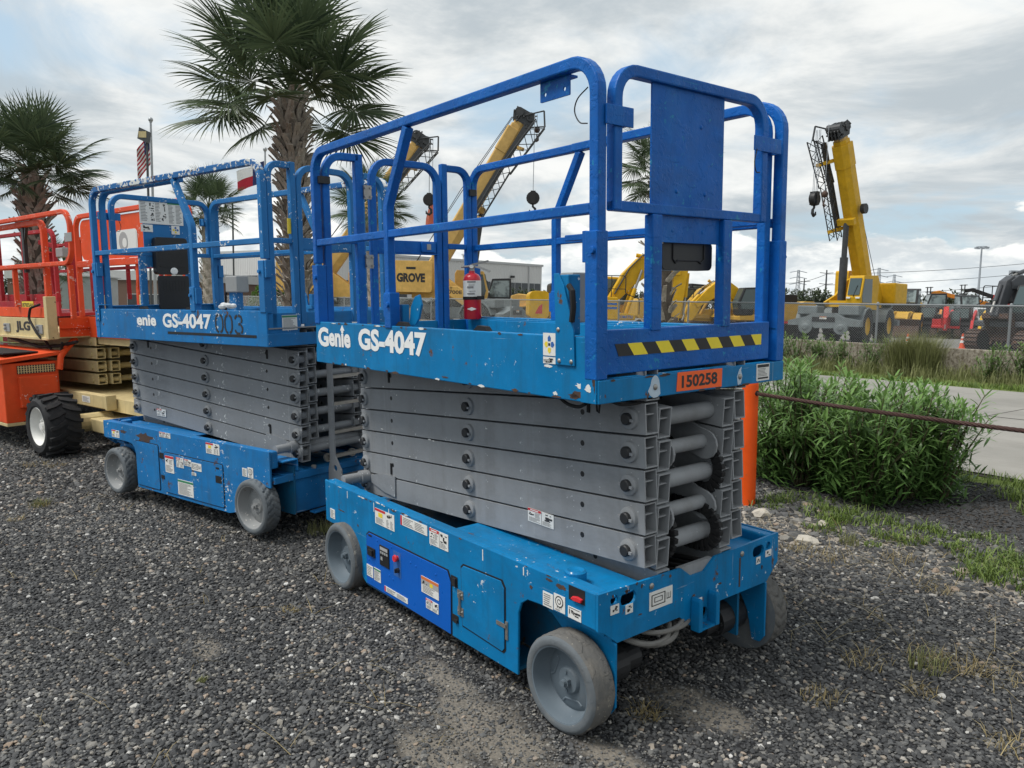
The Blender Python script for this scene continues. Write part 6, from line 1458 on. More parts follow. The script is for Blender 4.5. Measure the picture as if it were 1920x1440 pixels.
    m = MB(); m.tube([Vector((-2.6, .2, 3.3)), pv+bd*(L*.5)+bu*.95, h0+bu*.55], .018, 4); m.tube([Vector((-2.6, -.2, 3.3)), pv+bd*(L*.5)+bu*.85, h0+bu*.5], .018, 4); m.split('hoist_rope', 'dark_steel', t)
    # hooks
    for k, (off, drop, big) in enumerate(((bd*.55-bu*.5, 3.1 if cloth or not words else 4.0, True), (bd*.75-bu*.55+Y*.35, 3.2 if cloth or not words else .6, False))):
        o = h0+off+Y*(jib_side*.75 if big else jib_side*.5); m = MB()
        for dy in ((-.12, -.05, .05, .12) if big else (0,)): m.tube([o+Y*dy, o+Y*dy-Z*drop], .015, 4)
        m.split('hook_rope', 'far_steel' if not simple else 'dark_steel', t)
        b = o-Z*(drop+.3); m = MB()
        if big: m.lathe([(.1, -.16), (.34, -.14), (.36, 0), (.34, .14), (.1, .16)], b, (0, 1, 0), 16); m.box(b.x-.13, b.x+.13, b.y-.2, b.y+.2, b.z-.3, b.z+.36)
        else: m.ball(b+Z*.1, .17, 10, 7)
        hb = m.obj('hook_block', 'hazard_black' if big else 'bucket_rust', t, smooth=True)
        s = 1 if big else .6; m = MB(); m.tube([b+Vector((0, 0, -.25*s)), b+Vector((0, 0, -.45*s)), b+Vector((.12*s, 0, -.55*s)), b+Vector((.13*s, 0, -.72*s)), b+Vector((0, 0, -.84*s)), b+Vector((-.15*s, 0, -.76*s)), b+Vector((-.17*s, 0, -.62*s))], [.06*s, .06*s, .07*s, .08*s, .08*s, .06*s, .03*s], 7); m.obj('hook', 'dark_steel' if big else 'bucket_rust', hb, smooth=True)
        if cloth and not big:
            m = MB(); n = 9; vs = []
            for i in range(n):
                w = .12+.34*math.sin(i/n*2.2); zz = b.z-.1-.19*i
                for j in range(5): vs.append((b.x+(j/4-.5)*w*1.6, b.y+.12*math.sin(j*2+i*.6)-.12, zz-.06*abs(j-2)*(i == n-1)))
            m.add(vs, [(5*i+j, 5*i+j+1, 5*i+5+j+1, 5*i+5+j) for i in range(n-1) for j in range(4)]); f_ = m.obj('warning_flag', 'cloth_pink', t, smooth=True)
            sm = f_.modifiers.new('thick', 'SOLIDIFY'); sm.thickness = .015
    return t
crane('yellow crane with raised boom at right, facing the fence beside the light mast', spot(17.6, 41, -140), 10, 65, 8.1, 'vivid_yellow', 'vivid_yellow', 'vivid_yellow', None, jib_side=-1)
crane('yellow crane with dark printed letters on its side, boom raised behind the rails', spot(-3.1, 42.5, 0), -25, 60, 9.6, 'crane_yellow', 'crane_boom', 'crane_yellow', True, jib_side=-1)
crane('yellow crane farther left, orange cloth hanging from its hook behind the rails', spot(-9.6, 45.5, 3), -18, 55, 9.4, 'crane_yellow', 'crane_boom', 'crane_yellow', None, jib_side=-1, cloth=True)

def excavator(label, M, yel, pose, sc=1.0, glassm='cab_glass', dark='dark_steel', bucket='bucket_rust', words=None, cat='excavator', hood=True, name='excavator', chrome='bare_steel', boommat=None):
    t = thing(name, label, cat, M @ Matrix.Scale(sc, 4), 'excavators in the lot'); bm_ = boommat or yel
    for s in (-1, 1):
        y = s*1.15
        m = MB(); m.prism(slot(0, .48, 3.3, .46), (0, y-.3, 0), X, Z, (0, .6, 0)); tr = m.obj('track', dark, t)
        m = MB(); loop = slot(0, .48, 3.3, .47, 8); per = []
        for i in range(len(loop)):
            a, b = Vector(loop[i]), Vector(loop[(i+1) % len(loop)]); k = max(1, int((b-a).length/.17))
            for j in range(k): per.append((a.lerp(b, j/k), (b-a).normalized()))
        for q, d in per: m.beam((q.x, y-.32, q.y), (q.x, y+.32, q.y), .14, .05, (-d.y, 0, d.x))
        kind(m.obj('track_shoes', 'bucket_rust', tr), 'stuff')
        m = MB()
        for k in range(6): m.cyl((-1.4+.56*k, y-s*.0+s*.305, .3), (-1.4+.56*k, y+s*.33, .3), .13, 10)
        kind(m.obj('track_rollers', dark, tr), 'stuff')
    m = MB(); m.cyl((0, 0, .8), (0, 0, 1.1), .7, 18); m.obj('slew_ring', dark, t)
    m = MB(); m.prism([(-1.9, 1.1), (1.75, 1.1), (1.75, 1.35), (1.0, 1.4), (1.0, 2.05), (-1.9, 2.15)], (0, -1.35, 0), X, Z, (0, 2.7, 0)); m.obj('house', yel, t, bevel=.05)
    m = MB(); m.prism(rrect(-2.75, -1.9, 1.08, 2.25, .22), (0, -1.38, 0), X, Z, (0, 2.76, 0)); m.obj('counterweight', yel, t, bevel=.08)
    if hood:
        m = MB(); m.prism(rrect(-1.85, .2, 2.15, 2.62, .12), (0, -1.2, 0), X, Z, (0, 2.1, 0)); m.obj('engine_hood', 'hazard_black', t, bevel=.05)
        m = MB(); m.cyl((-1.2, -.4, 2.6), (-1.2, -.4, 3.0), .07, 8); m.obj('exhaust', dark, t)
    m = MB(); m.prism([(.35, 1.4), (1.75, 1.4), (1.85, 2.1), (1.5, 2.95), (.4, 3.0)], (0, .45, 0), X, Z, (0, .9, 0)); cab = m.obj('cab', yel if words else dark, t, bevel=.05)
    for y in (.438, 1.35): m = MB(); m.prism([(.5, 1.75), (1.65, 1.75), (1.7, 2.1), (1.42, 2.85), (.52, 2.88)], (0, y, 0), X, Z, (0, .012, 0)); m.obj('side_glass', glassm, cab)
    m = MB(); m.prism([(1.80, 1.75), (1.865, 2.1), (1.54, 2.88), (1.52, 2.86), (1.83, 2.1), (1.77, 1.75)], (0, .53, 0), X, Z, (0, .74, 0)); m.obj('windscreen', glassm, cab)
    # boom and arm as bent box beams
    b0, knee, b1, a0, a1, bk = [Vector((q[0], 0, q[1])) for q in pose]
    def limb(pts, hs, w, name):
        m = MB(); top, bot = [], []
        for i, q in enumerate(pts):
            d = (pts[min(i+1, len(pts)-1)]-pts[max(i-1, 0)]).normalized(); n_ = Vector((-d.z, 0, d.x)); top.append(q+n_*hs[i]); bot.append(q-n_*hs[i])
        m.prism([(q.x, q.z) for q in top+bot[::-1]], (0, -w/2, 0), X, Z, (0, w, 0)); return m.obj(name, bm_, t, bevel=.03)
    k1 = b0.lerp(knee, .6)+Vector((-.05, 0, .08)); k2 = knee.lerp(b1, .45)+Vector((0, 0, .05))
    boom = limb([b0, k1, knee, k2, b1], [.2, .36, .46, .34, .18], .5, 'boom')
    arm = limb([a0, b1, b1.lerp(a1, .5), a1], [.12, .34, .26, .13], .38, 'arm')
    def ram(p, q, y=0, name='hydraulic_ram'):
        m = MB(); m.cyl(p+Y*y, p.lerp(q, .58)+Y*y, .09, 12); o = m.obj(name, bm_ if not words else yel, t, smooth=True); m = MB(); m.cyl(p.lerp(q, .58)+Y*y, q+Y*y, .055, 10); m.obj('ram_rod', chrome, o, smooth=True)
    for y in (-.38, .38): ram(Vector((1.5, 0, 1.35)), knee-Vector((0, 0, .1)), y)
    ram(knee+Vector((-.2, 0, .55)), a0+Vector((0, 0, .05)))
    ram(b1+(a1-b1)*.08+Vector((.35, 0, .1)), a1+(b1-a1)*.12+Vector((.35, 0, 0)))
    # bucket
    d = (bk-a1).normalized(); n_ = Vector((-d.z, 0, d.x)); P = lambda a, b: ((a1+d*a+n_*b).x, (a1+d*a+n_*b).z)
    m = MB(); m.prism([P(-.1, -.1), P(.25, -.5), P(.8, -.62), P(1.2, -.35), P(1.25, .25), P(1.15, .25), P(1.08, -.22), P(.75, -.48), P(.3, -.38), P(.05, .05)], (0, -.6, 0), X, Z, (0, 1.2, 0))
    for y in (-.6, .56): m.prism([P(0, 0), P(.25, -.48), P(.8, -.6), P(1.18, -.35), P(1.2, .22)], (0, y, 0), X, Z, (0, .04, 0))
    bkt = m.obj('bucket', bucket, t)
    m = MB()
    for k in range(5): m.beam((P(1.2, .2)[0], -.5+.25*k, P(1.2, .2)[1]), (P(1.3, .42)[0], -.5+.25*k, P(1.3, .42)[1]), .09, .06)
    m.split('tooth', bucket, bkt)
    m = MB()
    for y in (-1.3,):
        m.path(fillet([(.3, y, 1.4), (.3, y, 2.95), (1.3, y, 2.95), (1.3, y, 2.2), (1.9, y, 2.0), (1.9, y, 1.35)], .12, 3), .035, .035, (0, 1, 0)); m.path([(.3, y, 2.4), (1.3, y, 2.4)], .03, .03, (0, 1, 0)); m.path([(.7, y, 1.4), (.7, y, 2.95)], .03, .03, (0, 1, 0))
    kind(m.obj('handrail', dark, t), 'stuff')
    m = MB()
    for k in range(4): m.tube([b0+Vector((.1, -.26-.04*k, .3)), k1+Vector((0, -.28-.03*k, .45)), knee+Vector((0, -.28-.03*k, .52)), k2+Vector((0, -.27, .38))], .025, 5)
    m.split('boom_hose', dark, t, smooth=True)
    if words: words(t)
    return t
def komatsu_marks(t):
    y = -1.352
    lettering('KOMATSU', .04, 1, t, (1.02, y, 1.17), X, Z, .62, .13, 'decal_blue', 'lettering', .004)
    m = MB(); m.prism([(-2.5, 1.3), (-2.2, 1.3), (-2.2, 1.72), (-2.35, 1.6)], (0, -1.386, 0), X, Z, (0, .004, 0)); m.prism([(-1.1, 1.2), (-.65, 1.25), (-.75, 1.65), (-.9, 1.6)], (0, -1.356, 0), X, Z, (0, .004, 0)); m.split('red_mark', 'decal_red', t)
    decal(t, (-1.75, -1.353, 1.78), X, Z, .5, .2, 'danger', 3)
    m = MB(); m.box(-.2, .95, -1.356, -1.352, 1.55, 1.65); m.box(-.2, .95, -1.356, -1.352, 1.72, 1.82); m.box(.0, .4, -1.356, -1.352, 1.12, 1.45); m.split('blue_band', 'decal_blue', t)
excavator('big yellow excavator with its boom arched over the palm trunk behind the lift deck', spot(3.35, 34, 2), 'vivid_yellow', [(.9, 1.9), (2.15, 3.35), (3.9, 3.25), (3.4, 3.6), (3.75, 1.1), (3.1, .5)], 1.0, words=komatsu_marks)
excavator('yellow excavator with dark cab and lowered boom, behind the right post of the lift', spot(13.6, 43, 186), 'loader_yellow', [(.9, 1.9), (2.3, 3.1), (3.9, 1.9), (3.6, 2.5), (4.3, .9), (3.9, .4)], .95, boommat='vivid_yellow')
excavator('yellow excavator with lowered arm left of the right front-lift post', spot(9.3, 45, 8), 'loader_yellow', [(.9, 1.9), (2.3, 2.9), (3.9, 1.7), (3.5, 2.3), (4.3, .9), (3.9, .4)], .95)
def deere_marks(t): lettering('DEERE', .04, 1, t, (0, 0, 0), X, Z, .1, .1, 'decal_white', 'lettering')
D = excavator('dark grey excavator with a rusty bucket, cut by the right edge of the picture', spot(23.2, 35.0, 203), 'deere_grey', [(.4, 1.7), (.75, 3.05), (1.6, 2.95), (1.35, 3.3), (2.25, 1.55), (1.5, .75)], 1.0, chrome='bare_steel')
lettering('DEERE', .04, 1, D, (1.3, .252, 2.75), Vector((-.9, 0, -.45)), Vector((-.45, 0, .9)), .7, .2, 'decal_white', 'lettering', .01)
excavator('small red mini excavator standing between the orange and black loaders', spot(28.7, 51.5, 240), 'mini_red', [(.9, 1.9), (2.0, 3.0), (2.9, 2.2), (2.6, 2.6), (3.0, .9), (2.6, .4)], .6, name='mini_excavator')
# ------------------------------------------------------------------ smaller machines
def wheel_loader(label, M, yel, sc=1.0, name='wheel_loader', blade=False):
    t = thing(name, label, 'loader', M @ Matrix.Scale(sc, 4), 'loaders in the lot')
    m = MB(); m.prism([(-3.1, 1.2), (-.9, 1.2), (-.9, 2.2), (-1.4, 2.35), (-2.9, 2.2), (-3.1, 1.9)], (0, -.8, 0), X, Z, (0, 1.6, 0)); m.obj('engine_hood', yel, t, bevel=.06)
    m = MB(); m.prism([(-.9, .9), (2.2, .9), (2.3, 1.3), (1.0, 1.7), (-.9, 1.6)], (0, -.6, 0), X, Z, (0, 1.2, 0)); m.obj('frame', yel, t, bevel=.05)
    m = MB(); m.prism([(-.95, 1.7), (.45, 1.7), (.55, 2.3), (.3, 3.25), (-.9, 3.3)], (0, -.75, 0), X, Z, (0, 1.5, 0)); cab = m.obj('cab', 'dark_steel', t, bevel=.04)
    for y in (-.762, .75): m = MB(); m.prism([(-.8, 2.1), (.35, 2.1), (.45, 2.35), (.22, 3.12), (-.8, 3.15)], (0, y, 0), X, Z, (0, .012, 0)); m.obj('side_glass', 'reflect_tint_glass', cab)
    for x in (-.955, .0): 
        if x: m = MB(); m.box(-.965, -.952, -.6, .6, 2.2, 3.1); m.obj('rear_glass', 'reflect_tint_glass', cab)
    m = MB(); m.prism([(.47, 2.1), (.57, 2.35), (.33, 3.15), (.31, 3.12), (.54, 2.34), (.45, 2.1)], (0, -.62, 0), X, Z, (0, 1.24, 0)); m.obj('windscreen', 'reflect_tint_glass', cab)
    for x in (-2.0, 1.5):
        for s in (-1, 1):
            w = tyre_far(t, 0, 0, .75, .55, yel, 1); w.matrix_basis = Matrix.Translation((x, s*1.25, 0)) @ Matrix.Rotation(0 if s < 0 else math.pi, 4, 'Z')
            m = MB(); m.path([(x+.9*math.cos(a), s*.98, .75+.86*math.sin(a)) for a in [R(30+30*k) for k in range(5)]], .05, .5, (0, 1, 0)); m.obj('fender', yel, t)
    for s in (-.45, .45): m = MB(); m.path([(.8, s, 1.6), (2.2, s, 1.5), (3.2, s, .6)], .25, .12, (0, 1, 0)); m.obj('lift_arm', yel, t)
    m = MB(); m.prism([(3.1, .12), (4.2, .08), (4.15, .2), (3.5, .3), (3.3, .8), (3.5, 1.2), (3.35, 1.22), (3.1, .8)], (0, -1.3, 0), X, Z, (0, 2.6, 0)); m.obj('bucket', 'bucket_rust', t)
    return t
def skid_steer(label, M, col, sc=1.0, wrap=None):
    t = thing('skid_steer', label, 'loader', M @ Matrix.Scale(sc, 4), 'skid steers in the lot')
    m = MB(); m.prism([(-1.6, .45), (1.1, .45), (1.2, .9), (-.1, 1.15), (-1.7, 1.3)], (0, -.55, 0), X, Z, (0, 1.1, 0)); m.obj('body', 'hazard_black', t, bevel=.04)
    m = MB(); m.prism([(-.9, 1.15), (.45, 1.1), (.6, 1.3), (.4, 2.05), (-.85, 2.1)], (0, -.5, 0), X, Z, (0, 1.0, 0)); cab = m.obj('cab', wrap or 'hazard_black', t, bevel=.04)
    m = MB(); m.prism([(.60, 1.35), (.43, 1.98), (.41, 1.96), (.57, 1.34)], (0, -.42, 0), X, Z, (0, .84, 0)); m.obj('front_glass', 'cab_glass', cab)
    for s in (-1, 1):
        m = MB(); m.path([(-1.5, s*.72, 1.55), (-1.2, s*.72, 1.75), (.7, s*.72, 1.35), (1.45, s*.72, .6), (1.5, s*.72, .35)], .28, .18, (0, 1, 0)); m.obj('lift_arm', col, t, bevel=.02)
        m = MB(); m.prism(slot(-.2, .38, 1.7, .36), (0, s*.8-.19, 0), X, Z, (0, .38, 0)); tr = m.obj('track', 'tyre_black', t)
        m = MB()
        for k in range(4): m.cyl((-.9+.47*k, s*.995, .25), (-.9+.47*k, s*1.0+.006*s, .25), .16, 10)
        m.split('track_roller', col, tr)
    m = MB(); m.prism([(1.35, .1), (2.2, .06), (2.1, .18), (1.6, .25), (1.5, .7), (1.35, .72)], (0, -.95, 0), X, Z, (0, 1.9, 0)); m.obj('bucket', 'dark_steel', t)
    m = MB(); m.box(1.12, 1.14, -.3, .3, .75, .88); m.obj('name_plate', 'decal_white', t)
    return t
def telehandler(label, M, col, tip):
    t = thing('telehandler', label, 'telehandler', M, 'telehandlers in the lot')
    m = MB(); m.prism([(-2.4, .8), (2.4, .8), (2.5, 1.2), (1.0, 1.5), (-2.4, 1.9)], (0, -.9, 0), X, Z, (0, 1.8, 0)); m.obj('body', col, t, bevel=.05)
    m = MB(); m.prism([(-.6, 1.4), (.8, 1.4), (.9, 2.0), (.6, 2.6), (-.5, 2.65)], (0, .25, 0), X, Z, (0, .9, 0)); cab = m.obj('cab', 'dark_steel', t, bevel=.04)
    m = MB(); m.prism([(-.45, 1.7), (.75, 1.7), (.8, 2.0), (.5, 2.5), (-.42, 2.52)], (0, 1.151, 0), X, Z, (0, .012, 0)); m.obj('side_glass', 'cab_glass', cab)
    for x in (-1.7, 1.7):
        for s in (-1, 1):
            w = tyre_far(t, 0, 0, .65, .42, col, 1); w.matrix_basis = Matrix.Translation((x, s*1.15, 0)) @ Matrix.Rotation(0 if s < 0 else math.pi, 4, 'Z')
    p0 = Vector((-2.2, -.35, 1.9)); p1 = Vector((tip[0], -.35, tip[1])); d = (p1-p0).normalized()
    m = MB(); m.beam(p0, p0.lerp(p1, .72), .34, .42, (-d.z, 0, d.x)); m.obj('boom', col, t, bevel=.03)
    m = MB(); m.beam(p0.lerp(p1, .72), p1, .26, .32, (-d.z, 0, d.x)); m.obj('inner_boom', 'hazard_black' if col != 'skid_orange' else 'skid_orange', t, bevel=.02)
    m = MB(); m.path([p1, p1+Vector((.25, 0, .1)), p1+Vector((.9, 0, -.05))], .3, .3, (0, 1, 0)); m.obj('boom_nose', 'hazard_black' if col != 'skid_orange' else 'skid_orange', t, bevel=.03)
    q = p1+Vector((1.0, 0, -.3)); m = MB()
    for y in (-.45, .1): m.beam(q+Vector((0, y, -.25)), q+Vector((.0, y, .85)), .07, .07, (1, 0, 0)); m.beam(q+Vector((0, y, -.25)), q+Vector((1.2, y, -.25)), .1, .05)
    m.beam(q+Vector((0, -.75, .8)), q+Vector((0, .45, .8)), .07, .07); m.beam(q+Vector((0, -.75, .0)), q+Vector((0, .45, .0)), .09, .12); m.beam(q+Vector((0, -.75, .4)), q+Vector((0, .45, .4)), .05, .05)
    m.obj('fork_carriage', 'dark_steel', t)
    return t
wheel_loader('yellow wheel loader with a large glass cab right of the big crane', spot(27.0, 53.5, 235), 'loader_yellow', 1.0)
wheel_loader('long yellow grader-like loader behind the fence, left of the orange telehandler', spot(35.5, 66, 165), 'loader_yellow', 1.0)
wheel_loader('wheel loader with dark cab behind the white wrapped loader', spot(36.2, 62, 262), 'carrier_grey', .95)
wheel_loader('grey and yellow wheel loader between the lettered crane and the big excavator', spot(-1.1, 50, 180), 'crane_yellow', 1.0)
wheel_loader('yellow loader with black cab seen under the manual box of the front lift', spot(11.2, 48, 25), 'vivid_yellow', .95)
skid_steer('orange skid steer with black body at the fence post right of the crane', spot(28.3, 53, 240), 'skid_orange', 1.0)
skid_steer('red and black skid steer beside the red mini excavator', spot(30.9, 53.5, 235), 'mini_red', 1.0)
skid_steer('skid steer wrapped in pale plastic near the traffic cone', spot(32.6, 54.5, 280), 'tarp', 1.0, 'tarp')
skid_steer('yellow skid steer with black front right of the traffic cone', spot(32.0, 51.5, 232), 'vivid_yellow', 1.0)
telehandler('orange telehandler with its boom raised to the left', spot(40.5, 66, 178), 'skid_orange', (4.0, 3.3))
telehandler('red and black telehandler with its boom raised, below the light mast', spot(45.1, 70, 178), 'mini_red', (3.4, 3.7))
telehandler('red telehandler boom with forks above the dark grey excavator', spot(42.3, 60, 178), 'mini_red', (2.6, 3.4))
def car(label, M, col):
    t = thing('parked_car', label, 'car', M, 'cars parked in the lot')
    m = MB(); m.prism([(-2.2, .35), (2.2, .35), (2.25, .7), (2.0, .9), (1.1, 1.0), (.5, 1.45), (-1.3, 1.48), (-2.1, 1.0), (-2.25, .8)], (0, -.85, 0), X, Z, (0, 1.7, 0)); m.obj('body', col, t, bevel=.08)
    m = MB(); m.prism([(.95, 1.02), (.48, 1.38), (-1.2, 1.40), (-1.8, 1.03)], (0, -.86, 0), X, Z, (0, .008, 0)); m.obj('side_glass', 'cab_glass', t)
    for x in (-1.4, 1.35):
        for s in (-1, 1): w = tyre_far(t, 0, 0, .33, .22, 'bare_steel', 1); w.matrix_basis = Matrix.Translation((x, s*.88, 0)) @ Matrix.Rotation(0 if s < 0 else math.pi, 4, 'Z')
car('dark red car behind the lot fence, left of the big crane', spot(20, 57, 10), 'mini_red'); car('blue car behind the lot fence beside the big crane', spot(22.5, 58, 5), 'decal_blue')
def cone(x, y, label):
    t = thing('traffic_cone', label, 'traffic cone', TR(x, y, 0), 'orange cones')
    m = MB(); m.box(-.18, .18, -.18, .18, 0, .03); m.lathe([(.14, .03), (.035, .72), (0, .72)], (0, 0, 0), (0, 0, 1), 14); m.obj('body', 'cone_orange', t)
    for a, b in ((.28, .4), (.5, .58)): m = MB(); m.lathe([(.143-.1475*(a-.03), a), (.143-.1475*(b-.03), b)], (0, 0, 0), (0, 0, 1), 14, (0, 0)); m.obj('white_band', 'flag_white', t)
for lat, d, lb in ((21.2, 36.5, 'orange and white cone on the lot between crane and excavator'), (17.6, 34.5, 'small orange cone at the wheel of the big crane')):
    p = E2+RGT*lat+FWD*d; cone(p.x, p.y, lb)

# ------------------------------------------------------------------ buildings
def building(name, label, p, q, depth, h, mats, wins, band=None, roof=.25, col='siding'):
    """a shed between ground points p and q, front face towards the yard"""
    p, q = Vector(p), Vector(q); L = (q-p).length; a = math.degrees(math.atan2(q.y-p.y, q.x-p.x))
    t = thing(name, label, 'building', TR(p.x, p.y, 0, a))
    m = MB(); m.box(0, L, 0, depth, -.2, h); m.obj('wall', col, t)
    m = MB(); m.box(-.15, L+.15, -.12, depth+.15, h, h+roof); m.obj('roof', 'roof_grey', t)
    for (x0, x1, z0, z1, n) in wins:
        m = MB(); m.box(x0, x1, -.06, -.002, z0, z1); f = m.obj('window', 'roof_grey', t)
        s = (x1-x0)/n
        for k in range(n): m = MB(); m.box(x0+k*s+.04, x0+(k+1)*s-.04, -.075, -.0605, z0+.05, z1-.05); m.obj('pane', 'window_dark', f)
    return t
def P2(lat, d): p = E2+RGT*lat+FWD*d; return (p.x, p.y)
b1 = building('warehouse', 'white metal-sided warehouse behind the cranes, glazed at its right end', P2(-18.0, 74), P2(3.3, 94), 30, 6.2, None, [(1.0, 4.2, 2.0, 3.7, 2), (6.5, 9.5, 2.0, 3.7, 2), (18.0, 21.0, .4, 4.2, 3), (21.6, 29.0, .4, 4.2, 7)])
m = MB()
for k in range(4): m.cyl((3+8*k, -.09, 0), (3+8*k, -.09, 6.1), .07, 8)
m.split('downpipe', 'roof_grey', b1)
m = MB(); m.box(24.0, 24.5, -.3, -.08, 4.7, 4.95); m.obj('wall_lamp', 'dark_steel', b1); m = MB(); m.cyl((20.5, 4, 6.4), (20.5, 4, 7.2), .25, 10); m.cyl((20.5, 4, 7.2), (20.5, 4, 7.35), .4, 10); m.obj('roof_vent', 'roof_grey', b1)
b2 = building('warehouse', 'white metal-sided office wing with dark windows behind the chipped lift', P2(-31.5, 83), P2(-18.05, 74.2), 25, 6.35, None, [(2.0, 6.4, 2.2, 4.1, 5), (8.4, 12.6, 2.2, 4.1, 5)])
building('low_building', 'low building with white roof band and brick front at far left', P2(-43, 66), P2(-27, 62), 14, 3.0, None, [(1, 5, .5, 1.7, 4), (7, 11, .5, 1.7, 4), (12, 15, .3, 1.9, 3)], col='brick_dark', roof=.75)
bw = building('block_wall', 'grey concrete block building seen through the red rails at far left', P2(-24, 38), P2(-20.5, 39), 3, 2.6, None, [], col='concrete_block', roof=.06)
# hedge and far trees
def blob_tree(name, label, cat, x, y, h, r, mat, n, seed, L=.35, trunk=True, group=None, cone_=False):
    rr = random.Random(seed); t = thing(name, label, cat, TR(x, y, 0), group); tips = []
    for k in range(n):
        a = rr.uniform(0, 6.283); u = rr.uniform(-1, 1); s = rr.random()**.33; lump = 1+.25*math.sin(3*a+seed)*math.cos(4*u+seed)
        if cone_: zz = h*rr.random()**1.3; R_ = r*(1-(zz/h)**2.2)*math.sqrt(rr.uniform(.6, 1)); q = Vector((R_*math.cos(a), R_*math.sin(a), zz+.05)); d = Vector((math.cos(a), math.sin(a), .9))
        else: q = Vector((r*s*lump*math.sqrt(1-u*u)*math.cos(a), r*s*lump*math.sqrt(1-u*u)*math.sin(a), h*.62+h*.38*u*s*lump)); d = q-Vector((0, 0, h*.5))
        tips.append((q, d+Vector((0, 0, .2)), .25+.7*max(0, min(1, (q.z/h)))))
    if trunk:
        m = MB(); m.tube([(0, 0, -.1), (.05, 0, h*.3), (0, .05, h*.6)], [h*.035, h*.028, h*.012], 7)
        for k in range(4): m.tube([(0, 0, h*.3), (r*.5*math.cos(k*1.6), r*.5*math.sin(k*1.6), h*.65)], [h*.016, h*.006], 5)
        m.obj('trunk', 'stem', t)
    vs, fs, tn = leaf_cloud(rr, tips, 5, L, L*.45, 1.2, L*.6)
    kind(place('crown', tone_mesh('crown', vs, fs, tn, mat), t), 'stuff'); return t
p = P2(-20.2, 64); blob_tree('clipped_hedge', 'bright green rounded hedge in front of the white office wing', 'hedge', *p, 3.5, 1.9, 'hedge_leaf', 900, 3, .28, False, cone_=True)
p = P2(-17.5, 62); blob_tree('clipped_hedge', 'smaller bright green hedge right of the rounded hedge', 'hedge', *p, 2.6, 1.2, 'hedge_leaf', 500, 5, .25, False, cone_=True)
names = ['dark broad tree on the horizon', 'low rounded tree on the horizon', 'pine-like dark tree on the horizon', 'grey-green tree on the horizon']
rt_ = random.Random(31); us = list(np.arange(.345, .70, .0125))+list(np.arange(-.66, -.42, .02))+list(np.arange(.14, .3, .02))
for k, s in enumerate(us):
    d = rt_.uniform(170, 240); p = P2(s*d, d); h = rt_.uniform(4.5, 7.5) if s > 0 else rt_.uniform(5, 8)
    blob_tree('far_tree', 'dark tree in the row on the horizon behind the machine lot', 'tree', *p, h, h*.55, 'tree_far', 130, 40+k, .9, True, 'trees on the horizon')

# ------------------------------------------------------------------ poles, flags, towers
def cloth(name, mat, cols, o, u, v, nu, nv, wav, seed=0):
    vs = []; o, u, v = Vector(o), Vector(u), Vector(v); n_ = u.cross(v).normalized()
    for i in range(nv+1):
        for j in range(nu+1): vs.append(o+u*(j/nu)+v*(i/nv)+n_*(wav*math.sin(j/nu*9+i*.35+seed)*(.3+j/nu)))
    m = MB()
    for i in range(nv):
        for j in range(nu): m.k = cols(j/nu, i/nv); m.add([vs[i*(nu+1)+j], vs[i*(nu+1)+j+1], vs[(i+1)*(nu+1)+j+1], vs[(i+1)*(nu+1)+j]], [(0, 1, 2, 3)])
    return m
def flagpole(label, lat, d, h, flag):
    p = P2(lat, d); t = thing('flagpole', label, 'flagpole', TR(*p, 0, 51.6), 'flagpoles')
    m = MB(); m.tube([(0, 0, 0), (0, 0, h)], [.09, .05], 10); m.obj('pole', 'galv', t, smooth=True); m = MB(); m.ball((0, 0, h+.14), .12, 10, 7); m.cyl((0, 0, h), (0, 0, h+.05), .07, 8); m.obj('finial', 'galv', t, smooth=True)
    if flag == 'us':
        m = cloth('flag', None, lambda a, b: (2 if (a < .4 and b < .5) else (0 if int(b*13) % 2 == 0 else 1)), (-.08, 0, h-.5), (-.55, -.25, -.9), (0, .02, -1.55), 14, 26, .12)
        m.obj('flag', ['flag_red', 'flag_white', 'flag_blue'], t)
        m = MB()
        for k in range(9): m.ball(Vector((-.12-.055*(k % 3), -.06-.02*(k % 3), h-.7-.16*(k//3)-.08*(k % 3))), .022, 6, 4)
        m.split('star', 'flag_white', t)
    elif flag == 'tx':
        m = cloth('flag', None, lambda a, b: (2 if a < .36 else (1 if b < .5 else 0)), (-.06, 0, h-.5), (-1.5, -.2, -.65), (0, .02, -1.15), 14, 8, .10); m.obj('flag', ['flag_red', 'flag_white', 'flag_blue'], t)
        m = MB(); c = Vector((-.3, -.07, h-1.12)); m.prism([((.16 if k % 2 == 0 else .07)*math.sin(k*.628), (.16 if k % 2 == 0 else .07)*math.cos(k*.628)) for k in range(10)], c, X, Z, (0, -.01, 0)); m.obj('star', 'flag_white', t)
    return t
flagpole('flagpole with a red and white striped flag hanging limp, left of the lifts', -18.45, 40, 10.4, 'us')
flagpole('flagpole with a red, white and blue one-star flag behind the chipped lift', -14.3, 45, 10.0, 'tx')
flagpole('bare flagpole behind the rear rails of the front lift', -9.8, 48, 10.0, None)
p = P2(-18.3, 39.2); t = thing('flood_light_pole', 'dark pole with a tilted flood light beside the striped flag', 'lamp post', TR(*p, 0, 51.6))
m = MB(); m.cyl((0, 0, 0), (0, 0, 9.3), .06, 8); m.obj('pole', 'pole_dark', t); m = MB(); m.prism([(-.35, 9.4), (.12, 9.2), (.2, 9.75), (-.25, 9.95)], (0, -.25, 0), X, Z, (0, .3, 0)); m.obj('lamp_head', 'pole_dark', t); m = MB(); m.box(-.28, .1, -.262, -.2505, 9.45, 9.75); m.obj('lamp_lens', 'jlg_cream', t)
